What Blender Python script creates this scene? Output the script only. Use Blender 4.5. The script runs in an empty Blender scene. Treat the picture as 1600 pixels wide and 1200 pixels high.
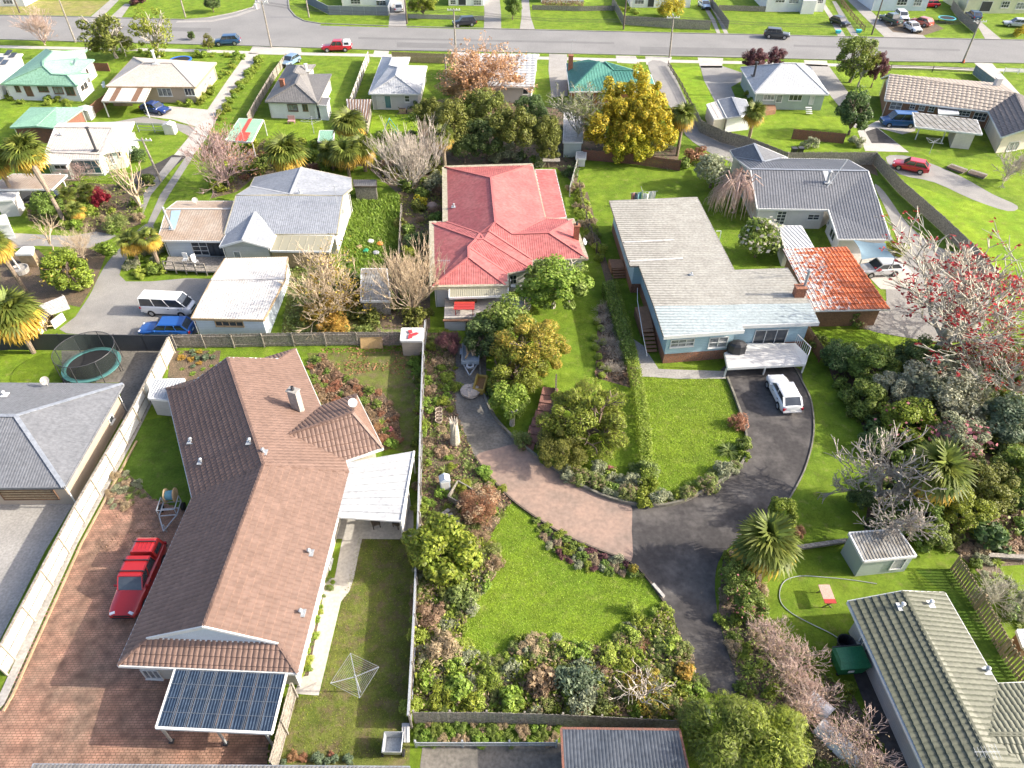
import bpy, bmesh, math, random
import numpy as np
from mathutils import Vector, Matrix
from mathutils.geometry import tessellate_polygon

S = bpy.context.scene
COL = S.collection
R = random.Random(7)
# ------------------------------------------------------------------ camera, sky, sun, exposure
CAM_H, FPX, PITCH = 40.0,1100.0, math.radians(42)
cd = bpy.data.cameras.new('camera')
cam = bpy.data.objects.new('camera', cd); COL.objects.link(cam)
cd.sensor_width = 36; cd.lens = 36 * FPX / 1600
cd.clip_start = 0.5; cd.clip_end = 3000
cam.location = (0,0, CAM_H); cam.rotation_euler = (math.pi / 2 - PITCH, 0,0)
S.camera = cam
w = bpy.data.worlds.new('World'); S.world = w; w.use_nodes = True
SUN_EL, SUN_AZ = 28.0,91.0          # azimuth clockwise from +Y
sky = w.node_tree.nodes.new('ShaderNodeTexSky'); sky.sky_type = 'NISHITA'; sky.sun_disc = False
sky.sun_elevation = math.radians(SUN_EL); sky.sun_rotation = math.radians(SUN_AZ); sky.dust_density = 4; sky.air_density = .7
bgn = w.node_tree.nodes['Background']; bgn.inputs[1].default_value = 0.15
w.node_tree.links.new(sky.outputs[0], bgn.inputs[0])
sl = bpy.data.lights.new('sun', 'SUN'); sl.energy = 3.2; sl.angle = math.radians(0.6); sl.color = (1,.93,.82)
sun = bpy.data.objects.new('sun', sl); COL.objects.link(sun)
_sd = Vector((math.sin(math.radians(SUN_AZ)) * math.cos(math.radians(SUN_EL)), math.cos(math.radians(SUN_AZ)) * math.cos(math.radians(SUN_EL)), math.sin(math.radians(SUN_EL))))
sun.rotation_euler = _sd.to_track_quat('Z', 'Y').to_euler(); sun.location = _sd * 80
S.view_settings.view_transform = 'Standard'; S.view_settings.look = 'None'
S.view_settings.exposure = 1.38; S.view_settings.gamma = 1
S.view_settings.use_curve_mapping = False

# ------------------------------------------------------------------ survey: photograph pixel -> point on the plane z
CP, SP = math.cos(PITCH), math.sin(PITCH)
def G(x, y, z=0.0):
 a = (x - 800) / FPX; b = (600 - y) / FPX
 d = Vector((a, CP + b * SP, -SP + b * CP)); t = (z - CAM_H) / d.z
 return Vector((d.x * t, d.y * t, z))
def ray(x, y):
 a = (x - 800) / FPX; b = (600 - y) / FPX
 return Vector((a, CP + b * SP, -SP + b * CP))
def depth(p): return p.y * CP - (p.z - CAM_H) * SP
def mpp(p): return depth(p) / FPX          # metres per photograph pixel at p
def G2(pts, z=0.0): return [G(x, y, z) for x, y in pts]
def ldist(p, a, b):
 d = (b - a).to_2d(); d.normalize(); v = (p - a).to_2d()
 return abs(d.x * v.y - d.y * v.x)
def RM(x, y, a, b, c, d, z0=2.8, z1=6.5):
 """ridge point seen at (x,y), half way between eave lines ab and cd"""
 best = None
 for i in range(60):
  z = z0 + (z1 - z0) * i / 59; p = G(x, y, z); e = abs(ldist(p, a, b) - ldist(p, c, d))
  if best is None or e < best[0]: best = (e, p)
 return best[1]

def onplane(x, y, a, b, c):
 """where the sight line through (x,y) meets the plane abc"""
 n = (b - a).cross(c - a); O = Vector((0,0, CAM_H)); d = ray(x, y); return O + d * ((a - O).dot(n) / d.dot(n))
# ------------------------------------------------------------------ materials
MATS = {}
def _n(nt, t, **k):
 n = nt.nodes.new(t)
 for a, b in k.items(): setattr(n, a, b)
 return n
def c4(c): return (c[0], c[1], c[2], 1)
def mat(name, col, col2=None, rough=.75, scale=1.5, amt=.5, fine=.12, fscale=18, bump=0, bscale=30, metal=0, spec=.4,
  lines=None, leaf=0, coat=0, obj=True, sharp=(.38,.66), lw=.25):
 """two colours mixed by soft noise, fine grain, optional printed lines (axis, period, darkness), optional relief"""
 if name in MATS: return MATS[name]
 m = bpy.data.materials.new(name); m.use_nodes = True; nt = m.node_tree; L = nt.links
 bs = nt.nodes['Principled BSDF']; out = nt.nodes['Material Output']
 tc = _n(nt, 'ShaderNodeTexCoord'); src = tc.outputs['Object']
 if not obj:
  g = _n(nt, 'ShaderNodeNewGeometry'); src = g.outputs['Position']
 no = _n(nt, 'ShaderNodeTexNoise'); no.inputs['Scale'].default_value = scale; no.inputs['Detail'].default_value = 5; no.inputs['Roughness'].default_value = .62
 L.new(src, no.inputs['Vector'])
 mr = _n(nt, 'ShaderNodeMapRange'); mr.inputs[1].default_value = sharp[0]; mr.inputs[2].default_value = sharp[1]
 mr.inputs[4].default_value = amt; L.new(no.outputs['Fac'], mr.inputs[0])
 mx = _n(nt, 'ShaderNodeMix', data_type='RGBA'); mx.inputs[6].default_value = c4(col)
 mx.inputs[7].default_value = c4(col2 if col2 else [v * .75 for v in col]); L.new(mr.outputs[0], mx.inputs[0])
 cur = mx.outputs[2]
 if fine:
  nf = _n(nt, 'ShaderNodeTexNoise'); nf.inputs['Scale'].default_value = fscale; nf.inputs['Detail'].default_value = 4
  L.new(src, nf.inputs['Vector'])
  m2 = _n(nt, 'ShaderNodeMapRange'); m2.inputs[1].default_value = .3; m2.inputs[2].default_value = .7
  m2.inputs[3].default_value = 1 - fine * 2; m2.inputs[4].default_value = 1 + fine * 2; L.new(nf.outputs['Fac'], m2.inputs[0])
  vm = _n(nt, 'ShaderNodeVectorMath', operation='SCALE'); L.new(cur, vm.inputs[0]); L.new(m2.outputs[0], vm.inputs[3]); cur = vm.outputs[0]
 if leaf:
  g = _n(nt, 'ShaderNodeNewGeometry'); oi = _n(nt, 'ShaderNodeObjectInfo')
  hs = _n(nt, 'ShaderNodeHueSaturation')
  a = _n(nt, 'ShaderNodeMapRange'); a.inputs[3].default_value = 1 - leaf; a.inputs[4].default_value = 1 + leaf * 1.1; L.new(g.outputs['Random Per Island'], a.inputs[0])
  b = _n(nt, 'ShaderNodeMapRange'); b.inputs[3].default_value = .485; b.inputs[4].default_value = .512; L.new(oi.outputs['Random'], b.inputs[0])
  L.new(a.outputs[0], hs.inputs['Value']); L.new(b.outputs[0], hs.inputs['Hue']); L.new(cur, hs.inputs['Color']); cur = hs.outputs[0]
  wn = _n(nt, 'ShaderNodeTexWhiteNoise', noise_dimensions='1D'); L.new(g.outputs['Random Per Island'], wn.inputs['W'])
  L.new(wn.outputs['Value'], mr.inputs[0]); mr.inputs[1].default_value = .0; mr.inputs[2].default_value = 1; mr.inputs[4].default_value = 1
 if lines:
  ax, per, dk = lines
  sx = _n(nt, 'ShaderNodeSeparateXYZ'); L.new(src, sx.inputs[0])
  d = _n(nt, 'ShaderNodeMath', operation='DIVIDE'); L.new(sx.outputs[ax], d.inputs[0]); d.inputs[1].default_value = per
  f = _n(nt, 'ShaderNodeMath', operation='FRACT'); L.new(d.outputs[0], f.inputs[0])
  l = _n(nt, 'ShaderNodeMath', operation='LESS_THAN'); L.new(f.outputs[0], l.inputs[0]); l.inputs[1].default_value = lw
  s = _n(nt, 'ShaderNodeMapRange'); s.inputs[3].default_value = 1; s.inputs[4].default_value = 1 - dk; L.new(l.outputs[0], s.inputs[0])
  vm = _n(nt, 'ShaderNodeVectorMath', operation='SCALE'); L.new(cur, vm.inputs[0]); L.new(s.outputs[0], vm.inputs[3]); cur = vm.outputs[0]
 L.new(cur, bs.inputs['Base Color'])
 bs.inputs['Roughness'].default_value = rough; bs.inputs['Metallic'].default_value = metal
 bs.inputs['Specular IOR Level'].default_value = spec
 if coat: bs.inputs['Coat Weight'].default_value = coat; bs.inputs['Coat Roughness'].default_value = .05
 if bump:
  nb = _n(nt, 'ShaderNodeTexNoise'); nb.inputs['Scale'].default_value = bscale; nb.inputs['Detail'].default_value = 4; L.new(src, nb.inputs['Vector'])
  bp = _n(nt, 'ShaderNodeBump'); bp.inputs['Strength'].default_value = bump; bp.inputs['Distance'].default_value = .1
  L.new(nb.outputs['Fac'], bp.inputs['Height']); L.new(bp.outputs[0], bs.inputs['Normal'])
 if leaf:
  tr = _n(nt, 'ShaderNodeBsdfTranslucent'); L.new(cur, tr.inputs[0]); ms = _n(nt, 'ShaderNodeMixShader'); ms.inputs[0].default_value = .38
  L.new(bs.outputs[0], ms.inputs[1]); L.new(tr.outputs[0], ms.inputs[2]); L.new(ms.outputs[0], out.inputs[0])
 MATS[name] = m; return m
def leafm(name, a, b, k=.45): return mat('leaf_' + name, a, b, rough=.55, spec=.35, fine=0, leaf=k)
def grassm(name, a, b, c, s1=.35, worn=.55):
 """lawn: two greens in broad patches, worn colour in smaller ones, blade grain"""
 if name in MATS: return MATS[name]
 m = bpy.data.materials.new(name); m.use_nodes = True; nt = m.node_tree; L = nt.links; bs = nt.nodes['Principled BSDF']
 g = _n(nt, 'ShaderNodeNewGeometry'); P = g.outputs['Position']
 def noise(sc, lo, hi, a0=0., a1=1., det=6, rg=.65):
  n = _n(nt, 'ShaderNodeTexNoise'); n.inputs['Scale'].default_value = sc; n.inputs['Detail'].default_value = det; n.inputs['Roughness'].default_value = rg; L.new(P, n.inputs['Vector'])
  r = _n(nt, 'ShaderNodeMapRange'); r.inputs[1].default_value = lo; r.inputs[2].default_value = hi; r.inputs[3].default_value = a0; r.inputs[4].default_value = a1; L.new(n.outputs['Fac'], r.inputs[0]); return r.outputs[0], n.outputs['Fac']
 f1, _ = noise(s1,.38,.62); f2, _ = noise(1.3, worn, worn + .17,0,.8); f3, _ = noise(5,.25,.75,.55,1.45,9,.85); f4, raw = noise(34,.3,.7,.75,1.25); f5, _ = noise(.9,.3,.7,.78,1.22,3,.55)
 m1 = _n(nt, 'ShaderNodeMix', data_type='RGBA'); m1.inputs[6].default_value = c4(a); m1.inputs[7].default_value = c4(b); L.new(f1, m1.inputs[0])
 m2 = _n(nt, 'ShaderNodeMix', data_type='RGBA'); m2.inputs[7].default_value = c4(c); L.new(m1.outputs[2], m2.inputs[6]); L.new(f2, m2.inputs[0])
 mm = _n(nt, 'ShaderNodeMath', operation='MULTIPLY'); L.new(f3, mm.inputs[0]); m5 = _n(nt, 'ShaderNodeMath', operation='MULTIPLY'); L.new(f4, m5.inputs[0]); L.new(f5, m5.inputs[1]); L.new(m5.outputs[0], mm.inputs[1])
 vm = _n(nt, 'ShaderNodeVectorMath', operation='SCALE'); L.new(m2.outputs[2], vm.inputs[0]); L.new(mm.outputs[0], vm.inputs[3])
 L.new(vm.outputs[0], bs.inputs['Base Color']); bs.inputs['Roughness'].default_value = .9; bs.inputs['Specular IOR Level'].default_value = .15
 bp = _n(nt, 'ShaderNodeBump'); bp.inputs['Strength'].default_value = .9; bp.inputs['Distance'].default_value = .12; L.new(raw, bp.inputs['Height']); L.new(bp.outputs[0], bs.inputs['Normal'])
 MATS[name] = m; return m
def glassm(name='window_glass', col=(.03,.04,.05)):
 if name in MATS: return MATS[name]
 m = mat(name, col, rough=.08, spec=.9, fine=0, amt=.3); return m

# ------------------------------------------------------------------ mesh building
def mesh_np(name, V, F):
 V = np.asarray(V, np.float32); F = np.asarray(F, np.int32); n, k = F.shape
 me = bpy.data.meshes.new(name); me.vertices.add(len(V)); me.vertices.foreach_set('co', V.ravel())
 me.loops.add(n * k); me.loops.foreach_set('vertex_index', F.ravel())
 me.polygons.add(n); me.polygons.foreach_set('loop_start', np.arange(0, n * k, k, dtype=np.int32))
 me.update(calc_edges=True); return me
class MB:
 def __init__(s): s.v = []; s.f = []
 def add(s, vs, fs):
  o = len(s.v); s.v += [tuple(v) for v in vs]; s.f += [tuple(i + o for i in f) for f in fs]; return s
 def poly(s, pts): return s.add(pts, [tuple(range(len(pts)))])
 def box(s, c, d, rz=0, rot=None):
  hx, hy, hz = d[0] / 2, d[1] / 2, d[2] / 2
  M = rot if rot else Matrix.Rotation(rz, 3, 'Z'); c = Vector(c)
  vs = [c + M @ Vector((x * hx, y * hy, z * hz)) for z in (-1,1) for x, y in ((-1,-1),(1,-1),(1,1),(-1,1))]
  return s.add(vs, [(3,2,1,0),(4,5,6,7),(0,1,5,4),(1,2,6,5),(2,3,7,6),(3,0,4,7)])
 def bar(s, a, b, w, h=None, up=Vector((0,0,1))):
  """box of section w x h from a to b"""
  a, b = Vector(a), Vector(b); h = h or w; d = b - a; L = d.length
  if L < 1e-5: return s
  d.normalize(); x = d.cross(up)
  if x.length < 1e-3: x = Vector((1,0,0))
  x.normalize(); y = x.cross(d); x *= w / 2; y *= h / 2
  vs = [p + i * x + j * y for p in (a, b) for i, j in ((-1,-1),(1,-1),(1,1),(-1,1))]
  return s.add(vs, [(3,2,1,0),(4,5,6,7),(0,1,5,4),(1,2,6,5),(2,3,7,6),(3,0,4,7)])
 def tube(s, pts, r, n=6, caps=True):
  pts = [Vector(p) for p in pts]; rs = r if isinstance(r, (list, tuple)) else [r] * len(pts); o = len(s.v)
  for i, p in enumerate(pts):
   d = (pts[min(i + 1, len(pts) - 1)] - pts[max(i - 1,0)]).normalized()
   x = d.cross(Vector((0,0,1)))
   if x.length < .05: x = Vector((1,0,0))
   x.normalize(); y = d.cross(x)
   s.v += [tuple(p + (x * math.cos(k * 6.2832 / n) + y * math.sin(k * 6.2832 / n)) * rs[i]) for k in range(n)]
  for i in range(len(pts) - 1):
   for k in range(n): s.f.append((o + i * n + k, o + i * n + (k + 1) % n, o + (i + 1) * n + (k + 1) % n, o + (i + 1) * n + k))
  if caps: s.f.append(tuple(o + k for k in range(n))[::-1]); s.f.append(tuple(o + (len(pts) - 1) * n + k for k in range(n)))
  return s
 def prism(s, poly, z0, z1):
  n = len(poly); o = len(s.v)
  for z in (z0, z1): s.v += [(p[0], p[1], z) for p in poly]
  tri = tessellate_polygon([[Vector((p[0], p[1], 0)) for p in poly]])
  for t in tri: s.f.append((o + t[0] + n, o + t[1] + n, o + t[2] + n)); s.f.append((o + t[2], o + t[1], o + t[0]))
  for i in range(n): j = (i + 1) % n; s.f.append((o + i, o + j, o + j + n, o + i + n))
  return s
 def lathe(s, prof, c=(0,0,0), n=16):
  o = len(s.v); c = Vector(c)
  for r, z in prof: s.v += [tuple(c + Vector((r * math.cos(k * 6.2832 / n), r * math.sin(k * 6.2832 / n), z))) for k in range(n)]
  for i in range(len(prof) - 1):
   for k in range(n): s.f.append((o + i * n + k, o + i * n + (k + 1) % n, o + (i + 1) * n + (k + 1) % n, o + (i + 1) * n + k))
  return s
 def ball(s, c, r, n=8):
  c = Vector(c); r = r if isinstance(r, (tuple, list)) else (r, r, r); o = len(s.v); m = n // 2
  for i in range(m + 1):
   a = math.pi * i / m
   s.v += [(c.x + r[0] * math.sin(a) * math.cos(k * 6.2832 / n), c.y + r[1] * math.sin(a) * math.sin(k * 6.2832 / n), c.z + r[2] * math.cos(a)) for k in range(n)]
  for i in range(m):
   for k in range(n): s.f.append((o + i * n + k, o + (i + 1) * n + k, o + (i + 1) * n + (k + 1) % n, o + i * n + (k + 1) % n))
  return s
 def mesh(s, name='m', fix=True):
  me = bpy.data.meshes.new(name); me.from_pydata(s.v, [], s.f)
  if fix:
   bm = bmesh.new(); bm.from_mesh(me); bmesh.ops.recalc_face_normals(bm, faces=bm.faces); bm.to_mesh(me); bm.free()
  me.update(); return me
 def obj(s, name, m, parent=None, smooth=False, fix=True):
  return put(name, s.mesh(name, fix), m, parent, smooth)
def wm(o): return o.matrix_basis.copy() if o.parent is None else wm(o.parent) @ o.matrix_parent_inverse @ o.matrix_basis
def put(name, me, m, parent=None, smooth=False):
 o = bpy.data.objects.new(name, me); COL.objects.link(o)
 if len(me.materials) == 0: me.materials.append(m)
 elif me.materials[0] is not m: o.material_slots[0].link = 'OBJECT'; o.material_slots[0].material = m
 if smooth: me.polygons.foreach_set('use_smooth', [True] * len(me.polygons))
 if parent is not None:
  o.parent = parent; M = wm(parent)
  o.matrix_parent_inverse = M.inverted()
 return o
def child(name, me, m, parent, loc=(0,0,0), rot=(0,0,0), sc=None):
 """a part placed in its parent's own frame"""
 o = bpy.data.objects.new(name, me); COL.objects.link(o); o.parent = parent; o.location = loc; o.rotation_euler = rot
 if sc is not None: o.scale = sc if not isinstance(sc, (int, float)) else (sc,) * 3
 if m is not None:
  if len(me.materials) == 0: me.materials.append(m)
  elif me.materials[0] is not m: o.material_slots[0].link = 'OBJECT'; o.material_slots[0].material = m
 return o
def tag(o, label=None, cat=None, group=None, kind=None):
 if label: o['label'] = label
 if cat: o['category'] = cat
 if group: o['group'] = group
 if kind: o['kind'] = kind
 return o
def thing(name, label, cat, loc=(0,0,0), group=None, rz=0):
 o = bpy.data.objects.new(name, None); COL.objects.link(o); o.location = loc; o.rotation_euler = (0,0, rz); o.empty_display_size = .2
 return tag(o, label, cat, group)
def copy_thing(o, loc, rz=None, label=None):
 c = o.copy(); COL.objects.link(c); c.location = loc
 if rz is not None: c.rotation_euler = (0,0, rz)
 if label: c['label'] = label
 for ch in o.children:
  d = ch.copy(); COL.objects.link(d); d.parent = c
  for g in ch.children: e = g.copy(); COL.objects.link(e); e.parent = d
 return c
def sheet(name, pts, lift, m, kind='structure', px=True, label=None):
 P = G2(pts) if px else [Vector((p[0], p[1], 0)) for p in pts]
 tri = tessellate_polygon([P]); me = bpy.data.meshes.new(name); me.from_pydata([(p.x, p.y, lift) for p in P], [], [tuple(t) for t in tri])
 bm = bmesh.new(); bm.from_mesh(me)
 for f in bm.faces:
  f.normal_update()
  if f.normal.z < 0: f.normal_flip()
 bm.to_mesh(me); bm.free()
 o = put(name, me, m); o['kind'] = kind
 return o
def smooth_px(pts, closed=True, n=4):
 """Catmull-Rom through hand-placed points"""
 out = []; N = len(pts); rng = range(N) if closed else range(N - 1)
 for i in rng:
  p = [pts[(i + k) % N] if closed else pts[min(max(i + k, 0), N - 1)] for k in (-1,0,1,2)]
  for j in range(n):
   t = j / n; out.append(tuple(.5 * (2 * p[1][a] + (p[2][a] - p[0][a]) * t + (2 * p[0][a] - 5 * p[1][a] + 4 * p[2][a] - p[3][a]) * t * t + (3 * p[1][a] - p[0][a] - 3 * p[2][a] + p[3][a]) * t ** 3) for a in (0,1)))
 if not closed: out.append(tuple(pts[-1]))
 return out
def strip(name, pts, w, z0, z1, m, px=True, parent=None):
 """a low upstand (kerb, edging) along a line"""
 P = G2(pts) if px else [Vector(p) for p in pts]; b = MB(); L = []; Q = []
 for i, p in enumerate(P):
  d = (P[min(i + 1, len(P) - 1)] - P[max(i - 1,0)]).normalized(); n = Vector((-d.y, d.x, 0)) * w / 2
  L.append(p + n); Q.append(p - n)
 b.prism([(p.x, p.y) for p in L + Q[::-1]], z0, z1)
 o = b.obj(name, m, parent)
 if parent is None: o['kind'] = 'structure'
 return o
def in_poly(x, y, P):
 c = False; j = len(P) - 1
 for i in range(len(P)):
  if (P[i][1] > y) != (P[j][1] > y) and x < (P[j][0] - P[i][0]) * (y - P[i][1]) / (P[j][1] - P[i][1]) + P[i][0]: c = not c
  j = i
 return c
# ------------------------------------------------------------------ roofs, walls, windows
def clip(poly, a, b, c):
 """keep the part of a list of (u,v,h) where a*u+b*v>=c"""
 out = []
 for i in range(len(poly)):
  p, q = poly[i], poly[(i + 1) % len(poly)]; dp = a * p[0] + b * p[1] - c; dq = a * q[0] + b * q[1] - c
  if dp >= 0: out.append(p)
  if (dp > 0) != (dq > 0) and abs(dp - dq) > 1e-9:
   t = dp / (dp - dq); out.append(tuple(p[k] + (q[k] - p[k]) * t for k in range(3)))
 return out
def profile_cells(kind, u0, u1, v0, v1, per):
 """quads (u,v,h) of the sheeting; u along the eave, v up the slope"""
 cells = []
 if kind == 'flat': return [[(u0, v0,.01),(u1, v0,.01),(u1, v1,.01),(u0, v1,.01)]]
 if kind == 'corr':
  pts = []; k = math.floor(u0 / per)
  while k * per < u1:
   for f, h in ((0,0),(.25,.016),(.5,.022),(.75,.016)): pts.append(((k + f) * per, h * per / .25))
   k += 1
  for a, b in zip(pts, pts[1:]): cells.append([(a[0], v0, a[1]),(b[0], v0, b[1]),(b[0], v1, b[1]),(a[0], v1, a[1])])
 elif kind == 'rib':
  pts = []; k = math.floor(u0 / per)
  while k * per < u1:
   for f, h in ((0,0),(.62,0),(.7,.035),(.92,.035)): pts.append(((k + f) * per, h))
   k += 1
  for a, b in zip(pts, pts[1:]): cells.append([(a[0], v0, a[1]),(b[0], v0, b[1]),(b[0], v1, b[1]),(a[0], v1, a[1])])
 elif kind == 'tile':
  cu, cv = per; k = math.floor(u0 / cu); us = []
  while k * cu < u1:
   for f, h in ((0,0),(.3,.035),(.55,.045),(.8,.03)): us.append(((k + f) * cu, h))
   k += 1
  j = math.floor(v0 / cv)
  while j * cv < v1:
   lo, hi = j * cv, (j + 1) * cv
   for a, b in zip(us, us[1:]):
    cells.append([(a[0], lo, a[1] + .07),(b[0], lo, b[1] + .07),(b[0], hi, b[1] + .005),(a[0], hi, a[1] + .005)])
    cells.append([(a[0], lo - .004, a[1] + .0),(b[0], lo - .004, b[1] + .0),(b[0], lo + .001, b[1] + .07),(a[0], lo + .001, a[1] + .07)])
   j += 1
 return cells
def newell(P):
 n = Vector()
 for i in range(len(P)): n += P[i].cross(P[(i + 1) % len(P)])
 n.normalize(); return n if n.z > 0 else -n
def clad(P, kind, per, b, rib_dir=None):
 n = newell(P); up = Vector((n.x, n.y, 0))
 vd = (-up).normalized() if up.length > .02 else Vector((0,1,0))
 if rib_dir is not None: vd = Vector((rib_dir[0], rib_dir[1], 0)).normalized()
 ud = Vector((vd.y, -vd.x, 0)); O = P[0]
 for t in tessellate_polygon([[Vector((p.x, p.y, 0)) for p in P]]):
  T = [P[i] for i in t]; tn = (T[1] - T[0]).cross(T[2] - T[0])
  if tn.length < 1e-4: continue
  tn.normalize(); tn = tn if tn.z > 0 else -tn
  if tn.z < .05: continue
  uv = [((p - O).dot(ud),(p - O).dot(vd)) for p in T]
  ar = (uv[1][0] - uv[0][0]) * (uv[2][1] - uv[0][1]) - (uv[2][0] - uv[0][0]) * (uv[1][1] - uv[0][1])
  if ar < 0: uv = [uv[0], uv[2], uv[1]]
  us = [a for a, _ in uv]; vs = [c for _, c in uv]
  for cell in profile_cells(kind, min(us), max(us), min(vs) - .01, max(vs), per):
   q = cell
   if max(p[0] for p in q) < min(us) or min(p[0] for p in q) > max(us): continue
   for i in range(3):
    a, c = uv[i], uv[(i + 1) % 3]; ex, ey = c[0] - a[0], c[1] - a[1]
    q = clip(q, -ey, ex, -ey * a[0] + ex * a[1])
    if len(q) < 3: break
   if len(q) < 3: continue
   pts = []
   for u, v, h in q:
    p = O + ud * u + vd * v; z = T[0].z - ((p.x - T[0].x) * tn.x + (p.y - T[0].y) * tn.y) / tn.z
    pts.append(Vector((p.x, p.y, z + h + .015)))
   b.poly(pts)
def key(p): return (round(p.x, 2), round(p.y, 2), round(p.z, 2))
def roof(root, faces, m, kind='corr', per=.25, cap=None, fascia=None, rib_dir=None, name='roof', capw=.3, thick=.14, fw=.12):
 """sheeted roof from its planes; ridge and valley caps on shared edges, fascia on free ones"""
 b = MB(); und = MB(); edges = {}
 for P in faces:
  clad(P, kind, per, b, rib_dir)
  n = len(P); tri = tessellate_polygon([[Vector((p.x, p.y, 0)) for p in P]])
  o = len(und.v); und.v += [tuple(p - Vector((0,0,.01))) for p in P] + [tuple(p - Vector((0,0, thick))) for p in P]
  for t in tri: und.f.append(tuple(o + i for i in t)); und.f.append(tuple(o + n + i for i in t))
  for i in range(n):
   j = (i + 1) % n; und.f.append((o + i, o + j, o + n + j, o + n + i)); k = tuple(sorted((key(P[i]), key(P[j])))); edges.setdefault(k, []).append((P[i], P[j], P))
 off = len(b.v); b.v += und.v; b.f += [tuple(i + off for i in f) for f in und.f]
 ro = b.obj(name, m, root)
 cb, fb = MB(), MB()
 for k, L in edges.items():
  a, c, P = L[0]
  if (a - c).length < .3: continue
  if len(L) > 1:
   cb.bar(a + Vector((0,0,.06)), c + Vector((0,0,.06)), capw, .05)
  else:
   e = Vector((0,0,-.07)); fb.bar(a + e, c + e, .05 if fascia is None else fw, .2)
 if cb.f and cap is not False: cb.obj('ridge_cap', cap or m, root)
 if fb.f and fascia is not False: fb.obj('fascia', fascia or m, root)
 return ro
def inset(P, d):
 """offset a plan polygon inwards"""
 A = sum(P[i].x * P[(i + 1) % len(P)].y - P[(i + 1) % len(P)].x * P[i].y for i in range(len(P)))
 if A < 0: P = P[::-1]
 out = []; n = len(P)
 for i in range(n):
  a, b, c = P[i - 1].to_2d(), P[i].to_2d(), P[(i + 1) % n].to_2d(); e1 = (b - a).normalized(); e2 = (c - b).normalized()
  n1 = Vector((-e1.y, e1.x)); n2 = Vector((-e2.y, e2.x)); s = n1 + n2; k = 1 + n1.dot(n2)
  q = b + (s * d / k if k > .15 else n1 * d); out.append(Vector((q.x, q.y, 0)))
 return out
WALLS = {}
def walls(root, P, h, m, d=.45, z0=0, name='wall', raw=False, drop=.12):
 Q = P if raw else inset(P, d); b = MB(); n = len(Q)
 for i in range(n):
  a, c = Q[i], Q[(i + 1) % n]; b.poly([(a.x, a.y, z0),(c.x, c.y, z0),(c.x, c.y, h - drop),(a.x, a.y, h - drop)])
 b.poly([(p.x, p.y, h - drop) for p in Q])
 if name == 'wall' and h > 2.2 and z0 == 0:
  c_ = sum(Q, Vector()) / n
  for i in range(0, n, 2): p = Q[i] + (Q[i] - c_).normalized() * .12; MB().tube([(p.x, p.y, .05),(p.x, p.y, h - .1)], .045,6).obj('downpipe', MATS['white_paint'], root)
 o = b.obj(name, m, root); WALLS.setdefault(root.name, []).append((Q, z0, h)); return Q
def hit_wall(root, x, y):
 d = ray(x, y); O = Vector((0,0, CAM_H)); best = None
 for Q, z0, h in WALLS[root.name]:
  for i in range(len(Q)):
   a, c = Q[i], Q[(i + 1) % len(Q)]; e = c - a; L = e.length
   if L < .3: continue
   e = e / L; nr = Vector((e.y, -e.x, 0)); den = d.dot(nr)
   if den > -1e-4: continue
   t = (a - O).dot(nr) / den; p = O + d * t; s = (p - a).dot(e)
   if -.6 < s < L + .6 and z0 - .8 < p.z < h + .8 and (best is None or t < best[0]): best = (t, a, e, nr, L)
 return best
M_ = lambda: None
def opening(root, x0, y0, x1, y1, kind='window', frame=None, glass=None, nx=2, ny=1, name=None, depth_=.08):
 """a window or door whose photo box is (x0,y0)-(x1,y1), set on the wall it falls on"""
 hw = hit_wall(root, (x0 + x1) / 2,(y0 + y1) / 2)
 if hw is None: print('no wall for', root.name, x0, y0); return None
 t, a, e, nr, L = hw; O = Vector((0,0, CAM_H))
 def on(x, y):
  d = ray(x, y); p = O + d * ((a - O).dot(nr) / d.dot(nr)); return (p - a).dot(e), p.z
 s0, zc = on(x0,(y0 + y1) / 2); s1, _ = on(x1,(y0 + y1) / 2); _, zt = on((x0 + x1) / 2, y0); _, zb = on((x0 + x1) / 2, y1)
 if s0 > s1: s0, s1 = s1, s0
 s0 = max(s0,.05); s1 = min(s1, L - .05)
 if s1 - s0 < .25: s1 = s0 + .5
 zb = max(zb, .08);
 if zt - zb < .3: zt = zb + .8
 return opening_at(root, a, e, nr, s0, s1, zb, zt, kind, frame, glass, nx, ny, name, depth_)
def opening_at(root, a, e, nr, s0, s1, zb, zt, kind='window', frame=None, glass=None, nx=2, ny=1, name=None, depth_=.08):
 W = lambda s, z, o: Vector((a.x, a.y, 0)) + e * s + nr * o + Vector((0,0, z)); f = .07; b = MB(); up = nr
 frame = frame or MATS['white_paint']; glass = glass or MATS['curtain_glass' if kind == 'window' and (a.x * 7 + s0 * 13) % 1 < .4 else 'window_glass']
 for s in (s0, s1): b.bar(W(s, zb - f / 2,.03), W(s, zt + f / 2,.03), f, depth_, up)
 for z in (zb, zt): b.bar(W(s0, z, .03), W(s1, z, .03), depth_, f)
 for i in range(1, nx): s = s0 + (s1 - s0) * i / nx; b.bar(W(s, zb, .03), W(s, zt, .03),.05, depth_ * .8, up)
 for j in range(1, ny): z = zb + (zt - zb) * j / ny; b.bar(W(s0, z, .032), W(s1, z, .032), depth_ * .75,.05)
 if kind == 'window': b.bar(W(s0 - .06, zb - .06,.06), W(s1 + .06, zb - .06,.06),.14,.05)
 o = b.obj(name or kind, frame, root)
 p = MB().poly([W(s0, zb, .018), W(s1, zb, .018), W(s1, zt, .018), W(s0, zt, .018)])
 if kind == 'window': p.obj('pane', glass, o)
 else:
  p.obj('door_panel', glass, o); h = MB().box(W(s1 - .12, zb + .95,.08),(.05,.05,.12)); h.obj('handle', MATS['dark_metal'], o)
 return o
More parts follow.
